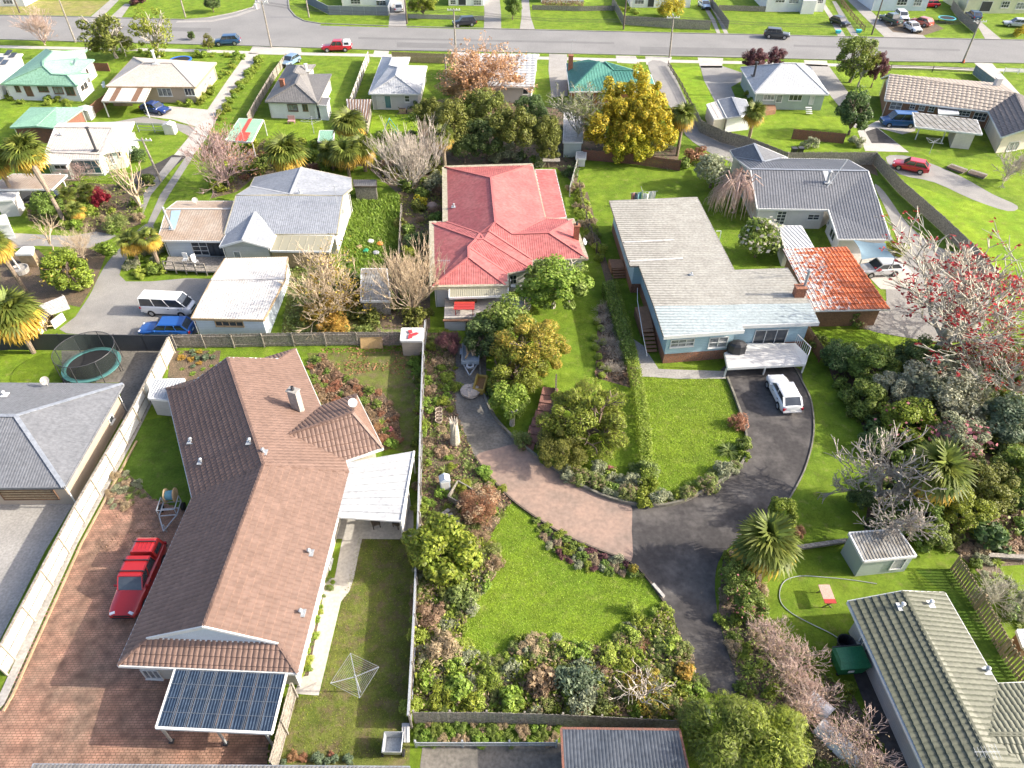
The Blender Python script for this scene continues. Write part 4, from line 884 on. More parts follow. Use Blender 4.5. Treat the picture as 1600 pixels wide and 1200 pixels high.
# bricks of the paving that are near enough to tell apart, in courses
def pavers():
 P = [(p.x, p.y) for p in G2(PAV)]; rnd = random.Random(4); M3 = [MATS['pavers']]; b = MB(); y0 = min(p[1] for p in P); y1 = max(p[1] for p in P); x0 = min(p[0] for p in P); x1 = max(p[0] for p in P)
 L, W = .27,.14; j = 0; y = y0
 while y < y1:
  x = x0 + (j % 2) * L / 2
  while x < x1:
   if in_poly(x + L / 2, y + W / 2, P): z = .03 + rnd.uniform(-.006,.006); o = len(b.v); g = .012; b.v += [(x + g, y + g, z),(x + L - g, y + g, z),(x + L - g, y + W - g, z),(x + g, y + W - g, z)]; b.f.append((o, o + 1, o + 2, o + 3))
   x += L
  y += W; j += 1
 o = b.obj('paving_bricks', MATS['pavers'], fix=False); o['kind'] = 'stuff'
pavers()
strip('kerb', [(-14,1112),(0,1100),(115,850),(206,684),(250,596)], .5,-.1,.05, MATS['concrete'])
strip('edging', [(6,1112),(20,1088),(128,850),(214,690)], .12,0,.12, MATS['timber_tan'])
# soil beds and bare ground
BED_W = [(650,885),(700,835),(770,850),(775,900),(752,925),(732,960),(720,1002),(750,1030),(790,1028),(820,1004),(850,1000),(895,1007),(930,1018),(965,1003),(985,975),(1022,962),(1040,950),(1065,1000),(1098,1078),(1060,1122),(648,1110)]
sheet('garden_bed', BED_W, .006, MATS['litter_soil'])
BED_D = [(835,806),(850,820),(892,844),(940,864),(985,882),(1005,900),(960,896),(905,886),(872,868),(846,842)]; sheet('garden_bed', BED_D, .014, MATS['litter_soil'])
BED_I = [(845,720),(855,680),(880,720),(900,738),(985,745),(1005,722),(1014,768),(1060,775),(1102,757),(1148,726),(1160,700),(1166,690),(1162,716),(1140,740),(1100,764),(1060,783),(1015,789),(955,777),(900,752)]; sheet('garden_bed', BED_I, .013, MATS['litter_soil'])
BED_L = [(640,520),(716,520),(712,600),(714,645),(742,714),(800,784),(765,845),(700,835),(650,885),(655,700)]; sheet('garden_bed', BED_L, .005, MATS['litter_soil'])
BED_E = [(1130,868),(1165,840),(1200,850),(1190,900),(1200,960),(1215,1010),(1330,1080),(1400,1210),(1150,1210),(1156,1080),(1142,1030),(1122,962)]; sheet('garden_bed', BED_E, .007, MATS['litter_soil'])
BED_R = [(1270,535),(1330,560),(1480,545),(1620,540),(1620,840),(1500,860),(1440,850),(1350,830),(1366,720),(1345,660),(1300,590)]; sheet('garden_bed', BED_R, .006, MATS['soil'])
BED_N = [(480,565),(500,552),(530,580),(560,600),(600,615),(622,650),(628,690),(600,705),(560,615),(505,637),(490,600)]; sheet('garden_bed', BED_N, .013, MATS['litter_soil'])
sheet('garden_bed', [(268,548),(345,548),(340,580),(290,598),(262,590)], .014, MATS['litter_soil']); sheet('garden_bed', [(165,735),(196,735),(238,778),(190,800),(160,800)], .012, MATS['litter_soil'])
BED_S = [(935,478),(965,470),(985,540),(1000,600),(985,606),(930,590)]; sheet('garden_bed', BED_S, .013, MATS['soil'])
BED_H = [(500,905),(523,905),(500,960),(482,1056),(468,1056),(480,990)]; sheet('garden_bed', BED_H, .015, MATS['soil'])
BED_M = [(560,250),(690,240),(690,350),(672,460),(672,515),(560,515),(540,440),(590,430),(622,390),(625,305)]; sheet('garden_bed', BED_M, .006, MATS['litter_soil'])
BED_T = [(630,165),(720,150),(880,170),(950,215),(1060,230),(1060,250),(910,248),(900,290),(870,262),(695,258),(560,260)]; sheet('garden_bed', BED_T, .007, MATS['litter_soil'])
BED_A = [(40,320),(120,285),(210,290),(225,300),(220,350),(180,365),(120,362),(45,345)]; sheet('garden_bed', BED_A, .013, MATS['litter_soil']); BED_B = [(60,410),(120,380),(165,400),(150,440),(125,480),(75,470)]; sheet('garden_bed', BED_B, .013, MATS['litter_soil'])
BED_Q = [(340,260),(420,215),(560,240),(560,260),(400,275),(370,300),(330,310)]; sheet('garden_bed', BED_Q, .006, MATS['litter_soil']); BED_U = [(455,420),(560,420),(600,520),(440,520)]; sheet('garden_bed', BED_U, .008, GR_DULL)
sheet('bare_ground', [(900,300),(918,300),(945,400),(970,470),(975,520),(955,470),(935,400)], .012, MATS['litter_soil']); sheet('bare_ground', [(1330,248),(1366,250),(1372,275),(1352,268)], .013, MATS['litter_soil'])
sheet('bare_ground', [(1480,850),(1620,840),(1620,900),(1540,905)], .013, MATS['litter_soil']); sheet('lawn', [(1560,885),(1640,880),(1640,930),(1590,930)], .016, GR_BRIGHT)
# ------------------------------------------------------------------ houses
W = MATS
def house(label, P, name='house', cat='house', group=None): return thing(name, label, cat, (sum(p.x for p in P) / len(P), sum(p.y for p in P) / len(P),0), group)
def nearest_on(root): return root

# brown tiled house, bottom left
def brown_house():
 e = 2.5; A = G(259.7,607.4, e); B = G(461.8,545.2, e); C = G(501.2,635, e); D = G(556.3,616, e); E_ = G(598.3,700.6, e); F_ = G(540.5,720.3, e); H_ = G(545.8,737.3, e); SE = G(465.6,1052, e); SW = G(184.4,1039.6, e); V = G(300.4,778, e)
 R1 = RM(355.5,559, A, V, B, C); R2 = RM(411.9,726.3, V, SW, H_, SE); R3 = RM(318.6,978.8, V, SW, H_, SE); zr = (R2.z + R3.z + R1.z) / 3; R1 = G(355.5,559, zr); R2 = G(411.9,726.3, zr); R3 = G(318.6,978.8, zr)
 zg = e + .55 * (zr - e); GL = G(230.9,996.7, e + .42 * (zr - e)); GR = G(434.7,1004.8, e + .42 * (zr - e)); NL = G(288.5,606, e + .45 * (zr - e)); NR = G(437,561, e + .45 * (zr - e)); H_ = onplane(545.8,737.3, R2, R3, SE); GR = onplane(434.7,1004.8, R2, R3, SE); SW = onplane(184.4,1039.6, R2, R3, V); GL = onplane(230.9,996.7, R2, R3, V); A = onplane(259.7,607.4, R1, R2, V); NL = onplane(288.5,606, R1, R2, V); B = onplane(461.8,545.2, R1, R2, C); NR = onplane(437,561, R1, R2, C); F_ = onplane(540.5,720.3, R1, R2, C); X = onplane(450,679.6, R1, R2, C); Y = G(551,645, zr - .6)
 t = house('large brown tiled roof house with a white patio roof along its side', [A, SW, SE, E_])
 faces = [[A, NL, R1, R2, V], [R1, NR, B, C, X, F_, H_, R2], [V, R2, R3, GL, SW], [R2, H_, SE, GR, R3], [GL, GR, SE, SW], [C, D, Y, X], [X, Y, E_, F_], [D, E_, Y], [A, B, NR, NL]]
 roof(t, faces, W['roof_brown'], 'tile', (.3,.38), fascia=W['white_paint'], capw=.2)
 MB().poly([GL, GR, R3 - Vector((0,0,.05))]).obj('gable', W['board_iceblue'], t, fix=False); MB().poly([NL, NR, R1]).obj('gable', W['board_iceblue'], t, fix=False)
 for a, b in ((GL, R3),(R3, GR)): MB().bar(a + Vector((0,-.06,.04)), b + Vector((0,-.06,.04)),.08,.16).obj('bargeboard', W['white_paint'], t)
 walls(t, [A, B, C, D, E_, F_, H_, SE, SW, V], e, W['board_cream'], .5)
 chimney(t, surf_hit(faces, 466,640),.5,.75,1.9, W['concrete'], 1.2)
 for x, y in ((299,691),(315,723),(391,692),(412,708),(484,865),(471,959)): vent(t, surf_hit(faces, x, y), W['galvanised'])
 dish(t, surf_hit(faces, 553,638),(.2,-.5,.8),.34)
 opening(t, 513,870,522,905, nx=3, ny=2); opening(t, 196,1046,250,1060, 'window', nx=3)
 # white patio roof
 P = [G(x, y, 2.55) for x, y in ((540.5,723),(598.3,704),(646.3,705.3),(627,814.8),(528.5,808))]
 pt = house('white insulated panel patio roof beside the brown tiled house', P, 'patio_roof', 'patio roof')
 lt, lb, rt, rb = G(544,723,2.5), G(528.5,808,2.5), G(647,705.3,2.42), G(627.5,814.8,2.42); n = 9
 for i in range(n):
  u0, u1 = i / n + .004,(i + 1) / n - .004; a, b, c, d = lt.lerp(lb, u0), lt.lerp(lb, u1), rt.lerp(rb, u1), rt.lerp(rb, u0); q = MB(); q.add([a, b, c, d] + [p - Vector((0,0,.09)) for p in (a, b, c, d)], [(0,1,2,3),(7,6,5,4),(0,4,5,1),(1,5,6,2),(2,6,7,3),(3,7,4,0)]); q.bar(a + Vector((0,0,.02)), d + Vector((0,0,.02)),.05,.05); q.obj('roof_panel', W['roof_white'], pt)
 MB().bar(rt, rb, .12,.16).bar(lb, rb, .1,.14).obj('gutter', W['white_paint'], pt)
 for k in (.02,.5,.98): p = rt.lerp(rb, k); MB().box((p.x - .1, p.y, 1.2),(.12,.12,2.4)).obj('post', W['white_paint'], pt)
 c = rt.lerp(rb, .75); MB().bar((c.x - .1, rt.lerp(rb, .55).y, 1.0),(c.x - .1, rb.y, 1.0),.04,1.9).obj('side_screen', W['white_paint'], pt)
 # carport with dark translucent sheets
 a, b, c, d = G(273.8,1046,2.5), G(447.7,1053,2.5), G(425,1146,2.3), G(243.9,1137.5,2.3); cp = house('carport with a dark blue ribbed sheet roof beside the brown house', [a, b, c, d], 'carport', 'carport'); n = 8
 for i in range(n):
  u0, u1 = i / n + .004,(i + 1) / n - .004; q = [a.lerp(b, u0), a.lerp(b, u1), d.lerp(c, u1), d.lerp(c, u0)]; mb = MB(); v = (d - a).normalized(); clad([Vector(p) for p in q], 'rib', .16, mb, (v.x, v.y)); mb.add(q, [(0,1,2,3)]); mb.obj('roof_sheet', W['roof_carport'], cp)
 for k in (.02,.26,.5,.74,.98): MB().bar(a.lerp(d, k) + Vector((0,0,.06)), b.lerp(c, k) + Vector((0,0,.06)),.025,.02).obj('purlin', W['purlin_grey'], cp)
 for i in range(1,8):
  for k in (-.014,.0,.014): MB().bar(a.lerp(b, i / 8 + k) + Vector((0,0,.055)), d.lerp(c, i / 8 + k) + Vector((0,0,.055)),.02,.015).obj('seam', W['purlin_grey'], cp)
 MB().bar(d, c, .12,.16).bar(b, c, .1,.14).bar(a, d, .1,.14).obj('gutter', W['white_paint'], cp)
 for x, y in ((269,1159),(353.5,1162.5),(428,1168)): p = G(x, y); MB().box((p.x, p.y, 1.15),(.11,.11,2.3)).obj('post', W['galvanised'], cp); MB().box((p.x, p.y, .06),(.25,.25,.12)).obj('post_base', W['dark_metal'], cp)
brown_house()

def hip(label, pts, e, m, kind, per, wallm, ridge, cap=None, fascia='white_paint', d=.5, name='house'): pass

# grey hipped roof at the left edge, with the wooden garage door
def grey_left():
 e = 2.55; NE = G(192.5,600, e); SE = G(100,761, e); NW = G(-150,598, e); SW = G(-150,763, e); RE = RM(25,650, NW, NE, SW, SE); RW = G(-95,650, RE.z)
 t = house('low grey hipped roof house with a wooden garage door at the left edge', [NE, SE, NW, SW]); f = [[NW, NE, RE, RW], [NE, SE, RE], [RE, SE, SW, RW], [NW, RW, SW]]
 roof(t, f, W['roof_slate'], 'corr', .2, cap=W['roof_grey'], fascia=W['roof_slate']); Q = walls(t, [NW, NE, SE, SW], e, W['plaster_tan'], .55)
 opening(t, 2,765,88,780, 'garage_door', W['timber_brown'], W['timber_tan'], 1,4); opening(t, 168,648,178,662, nx=1); dish(t, surf_hit(f, 75,603),(.2,-.6,.6),.34, W['concrete_pale']); vent(t, surf_hit(f, 8,618))
 MB().tube([(SE.x - .1, SE.y + .2,.1),(SE.x - .1, SE.y + .2,2.4)], .05,6).obj('downpipe', W['white_paint'], t)
grey_left()

# olive tiled house, bottom right
def olive():
 e = 2.5; NW = G(1325,940, e); NE = G(1476,926.7, e); EV = G(1558,1069, e); WW = G(1482,1285, e); WE = G(1700,1062, e); W2 = G(1710,1245, e)
 SWd = (WW - NW); R1 = RM(1410,924, NW, WW, NE, EV); R2 = RM(1553,1200, NW, WW, NE, EV); R2.z = R1.z; R2 = G(1553,1200, R1.z); R3 = G(1600,1290, R1.z); VV = G(1543,1148, R1.z - .25); WR = G(1720,1148, R1.z - .25); SE2 = G(1650,1240, e)
 t = house('olive tiled roof house with ribbed tile rows at the bottom right', [NW, EV, WW]); f = [[NW, R1, R3, WW], [R1, NE, EV, VV, SE2, R3], [EV, WE, WR, VV], [VV, WR, W2, SE2]]
 roof(t, f, W['roof_olive'], 'tile', (.3,.42), fascia=W['white_paint'], capw=.22); walls(t, [NW, NE, EV, G(1640,1066, e), SE2, WW], e, W['board_grey'], .6)
 MB().poly([NW + Vector((.0,.02,0)), NE + Vector((0,.02,0)), R1]).obj('gable', W['board_grey'], t, fix=False)
 vent(t, surf_hit(f, 1452,945)); vent(t, surf_hit(f, 1408,949)); vent(t, surf_hit(f, 1540,1049), W['galvanised']); opening(t, 1342,985,1360,1022, nx=2); aerial(t, surf_hit(f, 1525,1190),1.2)
 # roof corner at the very bottom
 P = [G(876.7,1138,2.3), G(1061.7,1140,2.3), G(1090,1268,2.2), G(884,1268,2.2)]; s = house('dark ribbed iron shed roof at the bottom edge beside the paling fence', P, 'shed', 'shed'); roof(s, [P], W['roof_darkblue'], 'corr', .18, fascia=W['timber_red'], rib_dir=(0,-1)); walls(s, P, 2.2, W['board_tan'], .25)
 P = [G(52,1194,2.6), G(640,1198,2.6), G(650,1290,3.1), G(20,1290,3.1)]; s = house('dark ribbed roof edge running along the bottom of the paved yard', P, 'shed', 'shed'); roof(s, [P], W['roof_charcoal'], 'corr', .2, fascia=W['roof_grey'], rib_dir=(0,-1), fw=.06); walls(s, P, 2.5, W['board_grey'], .4)
olive()

# small shed by the olive house
def kit_shed(label, roofpts, z, wallm, roofm, zr=None, door=None, kind='rib', per=.22, d=.06, name='garden_shed', rib=None):
 P = [G(x, y, zz) for (x, y), zz in zip(roofpts, z)]; t = house(label, P, name, 'shed'); roof(t, [P], W[roofm], kind, per, fascia=W['white_paint'], rib_dir=rib); Q = walls(t, P, min(z), W[wallm], d)
 if door: opening(t, *door, 'door', W['white_paint'], W['board_grey'], 1,1)
 return t
kit_shed('grey ribbed metal garden shed under the bare tree', [(1326.7,832.7),(1403,827),(1431.7,868.3),(1350,876.7)], (2.1,2.1,1.85,1.85), 'board_greengrey', 'roof_weathered', door=(1394,872,1412,888))
kit_shed('small dark shed with a pale ribbed roof squeezed between white fence and brown house', [(238,593),(288,592),(272,626),(232,622)], (2.0,2.0,1.9,1.9), 'board_grey', 'roof_white')
t = kit_shed('weathered playhouse roofed with a white red-marked sheet beside the long fence', [(628,513),(661,513),(660,532),(626,532)], (2.0,2.0,1.8,1.8), 'board_tan', 'roof_oldwhite', kind='flat', name='playhouse')
def red_marks():
 b = MB();
 for q in ([(637,516),(643,515),(645,520),(640,521)], [(639,522),(644,521),(650,519),(655,520),(650,524),(645,524),(644,528),(637,529)]): b.poly([G(x, y, 2.12 - (y - 513) * .0105) for x, y in q])
 b.obj('red_mark', mat('red_print', (.5,.04,.05), fine=0), t, fix=False)
red_marks()

# red hipped house
def red_house():
 e = 2.5; NW, NE = G(694,261, e), G(831.6,257, e); RN = G(767,278,4.3); RS = G(774,347,4.3); WS = G(695,346, e); v1 = G(750,365,3.7); v2 = G(852,341, e); v3 = G(801,366,3.7)
 LN = G(672,348, e); LS = G(673,450, e); a1 = G(744,374,3.8); a2 = G(732,386,3.8); ap = G(732.4,402,3.8); SE = G(793,448, e); k1 = G(793,427, e); p1 = G(756,374,3.8); k2 = G(832,421, e); q1 = G(764,361,4.0); k3 = G(832,406, e); E1 = G(858,364,3.8); EN = G(896,343, e); ES = G(918,404, e)
 t = house('red painted hipped iron roof house in the middle of the block', [NW, NE, ES, LS]); m = W['roof_red']
 f = [[NW, NE, RN], [NW, RN, RS, v1, WS], [RN, NE, v2, v3, RS], [LN, WS, v1, a1], [LN, a1, a2, ap, LS], [LS, ap, SE], [ap, a2, k1, SE], [a2, a1, p1, k2, k1], [p1, v1, q1, k3, k2], [q1, RS, v3, E1, ES, k3], [v3, v2, EN, E1], [E1, EN, ES], [v1, RS, q1], [a1, v1, p1]]
 roof(t, f, m, 'corr', .22, cap=mat('roof_redcap', (.45,.14,.13), fine=.05), fascia=mat('gutter_mossy', (.4,.36,.28),(.25,.24,.15), scale=4, amt=.9), fw=.22, capw=.22)
 walls(t, [NW, NE, v2, EN, ES, k3, k2, k1, SE, LS, LN, WS], e, W['plaster_white'], .45)
 for a_, b_ in ((NW, WS),(LN, LS),(NW, NE),(LS, SE),(EN, ES)): o_ = (Vector((0,0,0)) + (RS - (a_ + b_) / 2)); o_.z = 0; o_ = o_.normalized() * .3 + Vector((0,0,.12)); MB().bar(a_ + o_, b_ + o_, .75,.04).obj('mossy_eave', W['gutter_mossy'], t)
 L = [G(836,265,2.45), G(867,265,2.1), G(885,340,2.1), G(852,342,2.45)]; roof(t, [L], m, 'rib', .76, fascia=W['roof_pale'], name='lean_to_roof'); walls(t, L, 2.1, W['plaster_white'], .2)
 Vv = [G(702,451,2.4), G(794,449,2.4), G(794,462,2.2), G(702,465,2.2)]; roof(t, [Vv], W['roof_lichen'], 'corr', .2, fascia=W['white_paint'], name='verandah_roof')
 chimney(t, surf_hit(f, 900,373),.55,.55,1.5, W['brick'], 0); dish(t, surf_hit(f, 912,385),(.8,-.3,.4),.36, W['galvanised']); aerial(t, surf_hit(f, 695,430),1.6); vent(t, surf_hit(f, 709,324), W['galvanised'])
 opening(t, 796,430,807,450, 'door', W['white_paint'], W['window_glass'], 2,3); opening(t, 826,427,840,441, nx=2); opening(t, 712,472,766,482, nx=4)
 # terrace in front over the low garage
 tp = [G(695,466,1.1), G(830,464,1.1), G(822,484,1.1), G(760,494,1.1), G(694,497,1.1)]; tr = house('pale concrete terrace and low garage below the red roof house', tp, 'terrace', 'terrace')
 MB().prism(tp, 0,1.1).obj('terrace_slab', W['concrete_pale'], tr); ga = G(694,501,1.1); gb = G(740,501,1.1); x0, x1, y = ga.x, gb.x, ga.y
 MB().bar((x0, y, .5),(x0 + 1.9, y, .5),.1,1.0).obj('wall', W['plaster_white'], tr); MB().box((x0 + 3, y + .2,.5),(2.0,.05,1.0)).obj('garage_opening', W['dark_metal'], tr); MB().bar((x0 - .1, y - .05,1.16),(x1 + 1, y - .05,1.16),.25,.12).obj('coping', W['deck_brown'], tr)
 rt = house('red slatted garden table standing on the terrace', [G(725,487,1.1)], 'garden_table', 'table'); c = G(726,488,1.1)
 for i in range(5): MB().box((c.x, c.y - .5 + i * .25,1.85),(1.9,.2,.05)).obj('slat', paint('bench_red', (.5,.04,.02)), rt)
 for sx in (-.8,.8): MB().bar((c.x + sx, c.y - .45,1.1),(c.x + sx, c.y - .45,1.85),.08).bar((c.x + sx, c.y + .45,1.1),(c.x + sx, c.y + .45,1.85),.08).obj('leg', PT_RED, rt)
 for i, (x, y, w_, d_) in enumerate(((735,470,1.2,.7),(719,472,.9,.6))): c = G(x, y, 1.1); k = thing('planter_box', ['brown wooden planter box on the terrace under the verandah', 'small brown planter box left of the larger one on the terrace'][i], 'planter', c); child('box', MB().box((0,0,.25),(w_, d_, .5)).mesh('b'), W['timber_brown'], k); child('soil', MB().box((0,0,.49),(w_ * .85, d_ * .8,.06)).mesh('b'), W['soil'], k)
PT_RED = mat('paint_frame_red', (.4,.04,.03), fine=0)
red_house()

# pale blue house with the wide low roof
def blue_house():
 z = 3.45; pts = [(952,313.8),(1089.3,308),(1147.5,422.2),(1231,419),(1280,504.4),(1160,509),(1163,516.5),(1037,526),(998.4,415.3),(984.2,415.3)]; P = [G(x, y, z) for x, y in pts]
 t = house('pale blue house with a wide low grey roof, brick base and front deck', P); sp = [G(1022,479, z), G(1266,474, z)]
 back = [P[0], P[1], P[2], P[3], sp[1], sp[0], P[8], P[9]]; front = [sp[0], sp[1], P[4], P[5], P[6], P[7]]; front = [p.copy() for p in front]
 back = [p + Vector((0,0,0)) for p in back]; nr = (1,-.02)
 roof(t, [back, front], W['roof_longrun'], 'rib', .4, cap=False, fascia=W['timber_grey'], rib_dir=nr, fw=.05); fr = MB(); clad([p + Vector((0,0,.012)) for p in front], 'rib', .4, fr, nr); fr.obj('front_roof_sheet', W['roof_longrun_blue'], t)
 MB().bar(P[7] + Vector((0,-.05,-.1)), P[6] + Vector((0,-.05,-.1)),.06,.34).bar(P[5] + Vector((0,-.05,-.1)), P[4] + Vector((0,-.05,-.1)),.06,.34).obj('front_fascia', W['white_paint'], t)
 Q = walls(t, P, z, W['board_bluehouse'], .55, z0=1.0); walls(t, P, 1.03, W['stone_orange'], .53, name='brick_base', drop=0)
 for a, b in (((975,378.6),(1054,374.7)),((984,408),(1067,403.6))): MB().bar(G(*a, z + .06), G(*b, z + .06),.3,.05).obj('skylight', W['roof_pale'], t)
 c = G(1247,462, z); ch = chimney(t, c, .9,.7,.9, W['brick'], 0, False); flue(t, c + Vector((.35,.1,.7)),1.9,.13, W['galvanised']); vent(t, G(1080,430, z + .02), W['galvanised'], .7)
 opening(t, 1048,530,1084,541, nx=3, ny=2); opening(t, 1108,527,1136,542, nx=2, ny=2); opening(t, 1178,515,1228,538, 'door', nx=3, ny=1)
 fz = 1.15; dk = [G(1131.4,551, fz), G(1136.6,575.4, fz), G(1259.3,569, fz), G(1263,556, fz), G(1243,536, fz), G(1165,536, fz)]; MB().prism(dk, fz - .22, fz).obj('deck', W['white_paint'], t)
 for i in range(14):
  a = dk[0].lerp(dk[1], (i + .5) / 14); b = dk[4].lerp(dk[2], (i + .5) / 14)
  if i > 0: MB().bar(a + Vector((.05,0,.015)), b + Vector((-.3,0,.015)),.13,.02).obj('deck_board', W['plaster_white'], t)
 rl = MB(); ed = [dk[2] + Vector((-.05,.05,0)), dk[3] + Vector((-.05,0,0)), dk[4] + Vector((-.05,0,0))]
 for a, b in zip(ed, ed[1:]):
  rl.bar(a + Vector((0,0,.95)), b + Vector((0,0,.95)),.06,.05)
  for i in range(9): q = a.lerp(b, i / 8); rl.bar(q, q + Vector((0,0,.95)),.03)
 rl.obj('railing', W['white_paint'], t)
 for p in (dk[1], dk[2], dk[1].lerp(dk[2], .5)): MB().bar((p.x, p.y + .2,0),(p.x, p.y + .2, fz - .2),.12).obj('post', W['white_paint'], t)
 # side stair with landing
 a0, a1 = G(1001,505,1.0), G(1016,505,1.0); MB().prism([G(992,480,1.0), G(1012,478,1.0), G(1021,512,1.0), G(1003,514,1.0)], .1,1.0).obj('landing', W['deck_brown'], t)
 for i in range(6): y = 517 + i * 6.2; zz = .95 - i * .155; a, b = G(1004 + i * 1.0, y, zz), G(1021 + i * 1.1, y - .6, zz); MB().bar(a, b, .34,.06).bar(a + Vector((0,.15,-.08)), b + Vector((0,.15,-.08)),.03,.16).obj('step', W['deck_brown'], t)
 MB().bar(G(996,470,1.9), G(1004,520,1.85),.05).bar(G(1004,520,1.85), G(1011,556,.95),.05).bar(G(1004,520,1.0), G(1004,520,1.85),.05).bar(G(1011,556,.1), G(1011,556,.95),.05).bar(G(996,450,1.9), G(996,470,1.9),.05).obj('handrail', W['white_paint'], t)
 MB().prism([G(951,405,.75), G(972,405,.75), G(976,418,.75), G(956,419,.75)], .05,.75).obj('back_landing', W['deck_brown'], t)
 for i in range(4): zz = .62 - i * .17; MB().bar(G(957 + i * .5,421 + i * 4.2, zz), G(977 + i * .5,420 + i * 4.2, zz),.3,.08).obj('step', W['deck_brown'], t)
 MB().bar(G(1119,361,3.0), G(1127,361,3.0),.06).bar(G(1127,361,3.0), G(1124,375,2.2),.06).obj('bracket', W['white_paint'], t)
 b = G(1150,549, fz); bq = thing('barbecue', 'barbecue under a black cover on the blue house deck', 'barbecue', b); m = MB(); m.lathe([(.75,0),(.78,.3),(.72,.8),(.55,1.0),(.2,1.12),(.01,1.13)], n=9); o = child('cover', m.mesh('c'), mat('black_cover', (.025,.025,.027),(.06,.06,.06), scale=3, rough=.4), bq); o.scale = (1.1,.75,1); child('base', MB().box((0,0,.06),(1.3,.8,.1)).mesh('b'), W['dark_metal'], bq)
 p = G(1020,482,1.0); tag(MB().lathe([(.01,0),(.22,.02),(.24,.5),(.18,.62),(.01,.66)], p, 10).obj('bucket', mat('yellow_plastic', (.6,.42,.02), fine=0)), 'yellow plastic tub on the side landing of the blue house', 'tub')
blue_house()

# grey house right of the blue one
def grey_right():
 e = 2.6; a, ap, jn, n2, nb = G(1141,235, e), G(1178.5,224.4,4.2), G(1192.8,253,4.2), G(1231,246.4, e), G(1146.8,245.5, e); RW, RE = G(1172.7,264.6,4.4), G(1356.7,267.5,4.4); b1, b2 = G(1218.7,247.4, e + .3), G(1325,249.3, e + .3); f1, f2, f3, f4 = G(1183.3,326,2.6), G(1294.4,327.5,2.6), G(1309.8,374,1.95), G(1392,374,1.95)
 t = house('long grey ribbed roof house with white walls and a tall flue mast', [a, RE, f4, f1]); f = [[a, ap, jn, nb], [ap, n2, b1, jn], [RW, nb, jn, b1, b2, RE], [RW, RE, f4, f3, f2, f1]]
 roof(t, f, W['roof_slate'], 'rib', .3, cap=W['roof_grey'], fascia=W['white_paint'])
 walls(t, [f1, f2, RE, b2, b1, n2, a, nb], 2.5, W['plaster_white'], .4); walls(t, [f2, f3, f4, RE + Vector((0,-1,0))], 1.95, W['plaster_white'], .35); MB().poly([nb + Vector((.4,0,0)), f1 + Vector((.4,.3,0)), RW + Vector((.4,0,-.1))]).obj('gable', W['plaster_white'], t, fix=False)
 p = surf_hit(f, 1291.6,293); MB().tube([p, p + Vector((1.6,.6,3.0))], .05,6).obj('mast', W['white_paint'], t); q = surf_hit(f, 1292.5,285); flue(t, q, 1.3,.16, W['galvanised']); MB().poly([surf_hit(f, x, y) + Vector((0,0,.07)) for x, y in ((1285,267.5),(1294,267.5),(1297,286),(1290,286))]).obj('flashing', W['roof_white'], t, fix=False)
 opening(t, 1213,330,1227,350, nx=2, ny=4); opening(t, 1262,335,1280,343, nx=2, ny=2); opening(t, 1291,341,1297,352, nx=1, ny=1); opening(t, 1296,355,1306,378, nx=2)
 P = [G(1216,353,2.2), G(1252,353,2.2), G(1271.5,387,2.2), G(1227,388.5,2.2)]; s = house('flat white roofed lean-to between the grey house and the orange roof', P, 'lean_to', 'lean-to'); roof(s, [P], W['roof_white'], 'rib', .4, fascia=W['white_paint'], rib_dir=(.2,-1)); walls(s, P, 2.1, W['plaster_white'], .12)
 L = [G(1333,374.5,2.3), G(1384,380,2.4), G(1399,403,2.2), G(1346,406,2.0)]; s = house('blue shade sail strung beside the silver hatchback', L, 'shade_sail', 'shade sail'); n = 8; V = []; F = []
 for i in range(n + 1):
  for j in range(n + 1): u, v = i / n, j / n; p = L[0].lerp(L[1], u).lerp(L[3].lerp(L[2], u), v); k = 16 * u * (1 - u) * v * (1 - v); cx = L[0].lerp(L[2], .5); p = p.lerp(Vector((cx.x, cx.y, p.z)),.16 * (4 * u * (1 - u) * abs(2 * v - 1) + 4 * v * (1 - v) * abs(2 * u - 1))); V.append((p.x, p.y, p.z - .25 * k))
 for i in range(n):
  for j in range(n): o = i * (n + 1) + j; F.append((o, o + n + 1, o + n + 2, o + 1))
 q = MB(); q.add(V, F); q.obj('cloth', mat('sail_blue', (.15,.23,.28), fine=.05), s, True); [MB().bar((p.x, p.y, 0),(p.x, p.y, p.z + .1),.09).obj('post', W['galvanised'], s) for p in (L[2], L[3])]
grey_right()

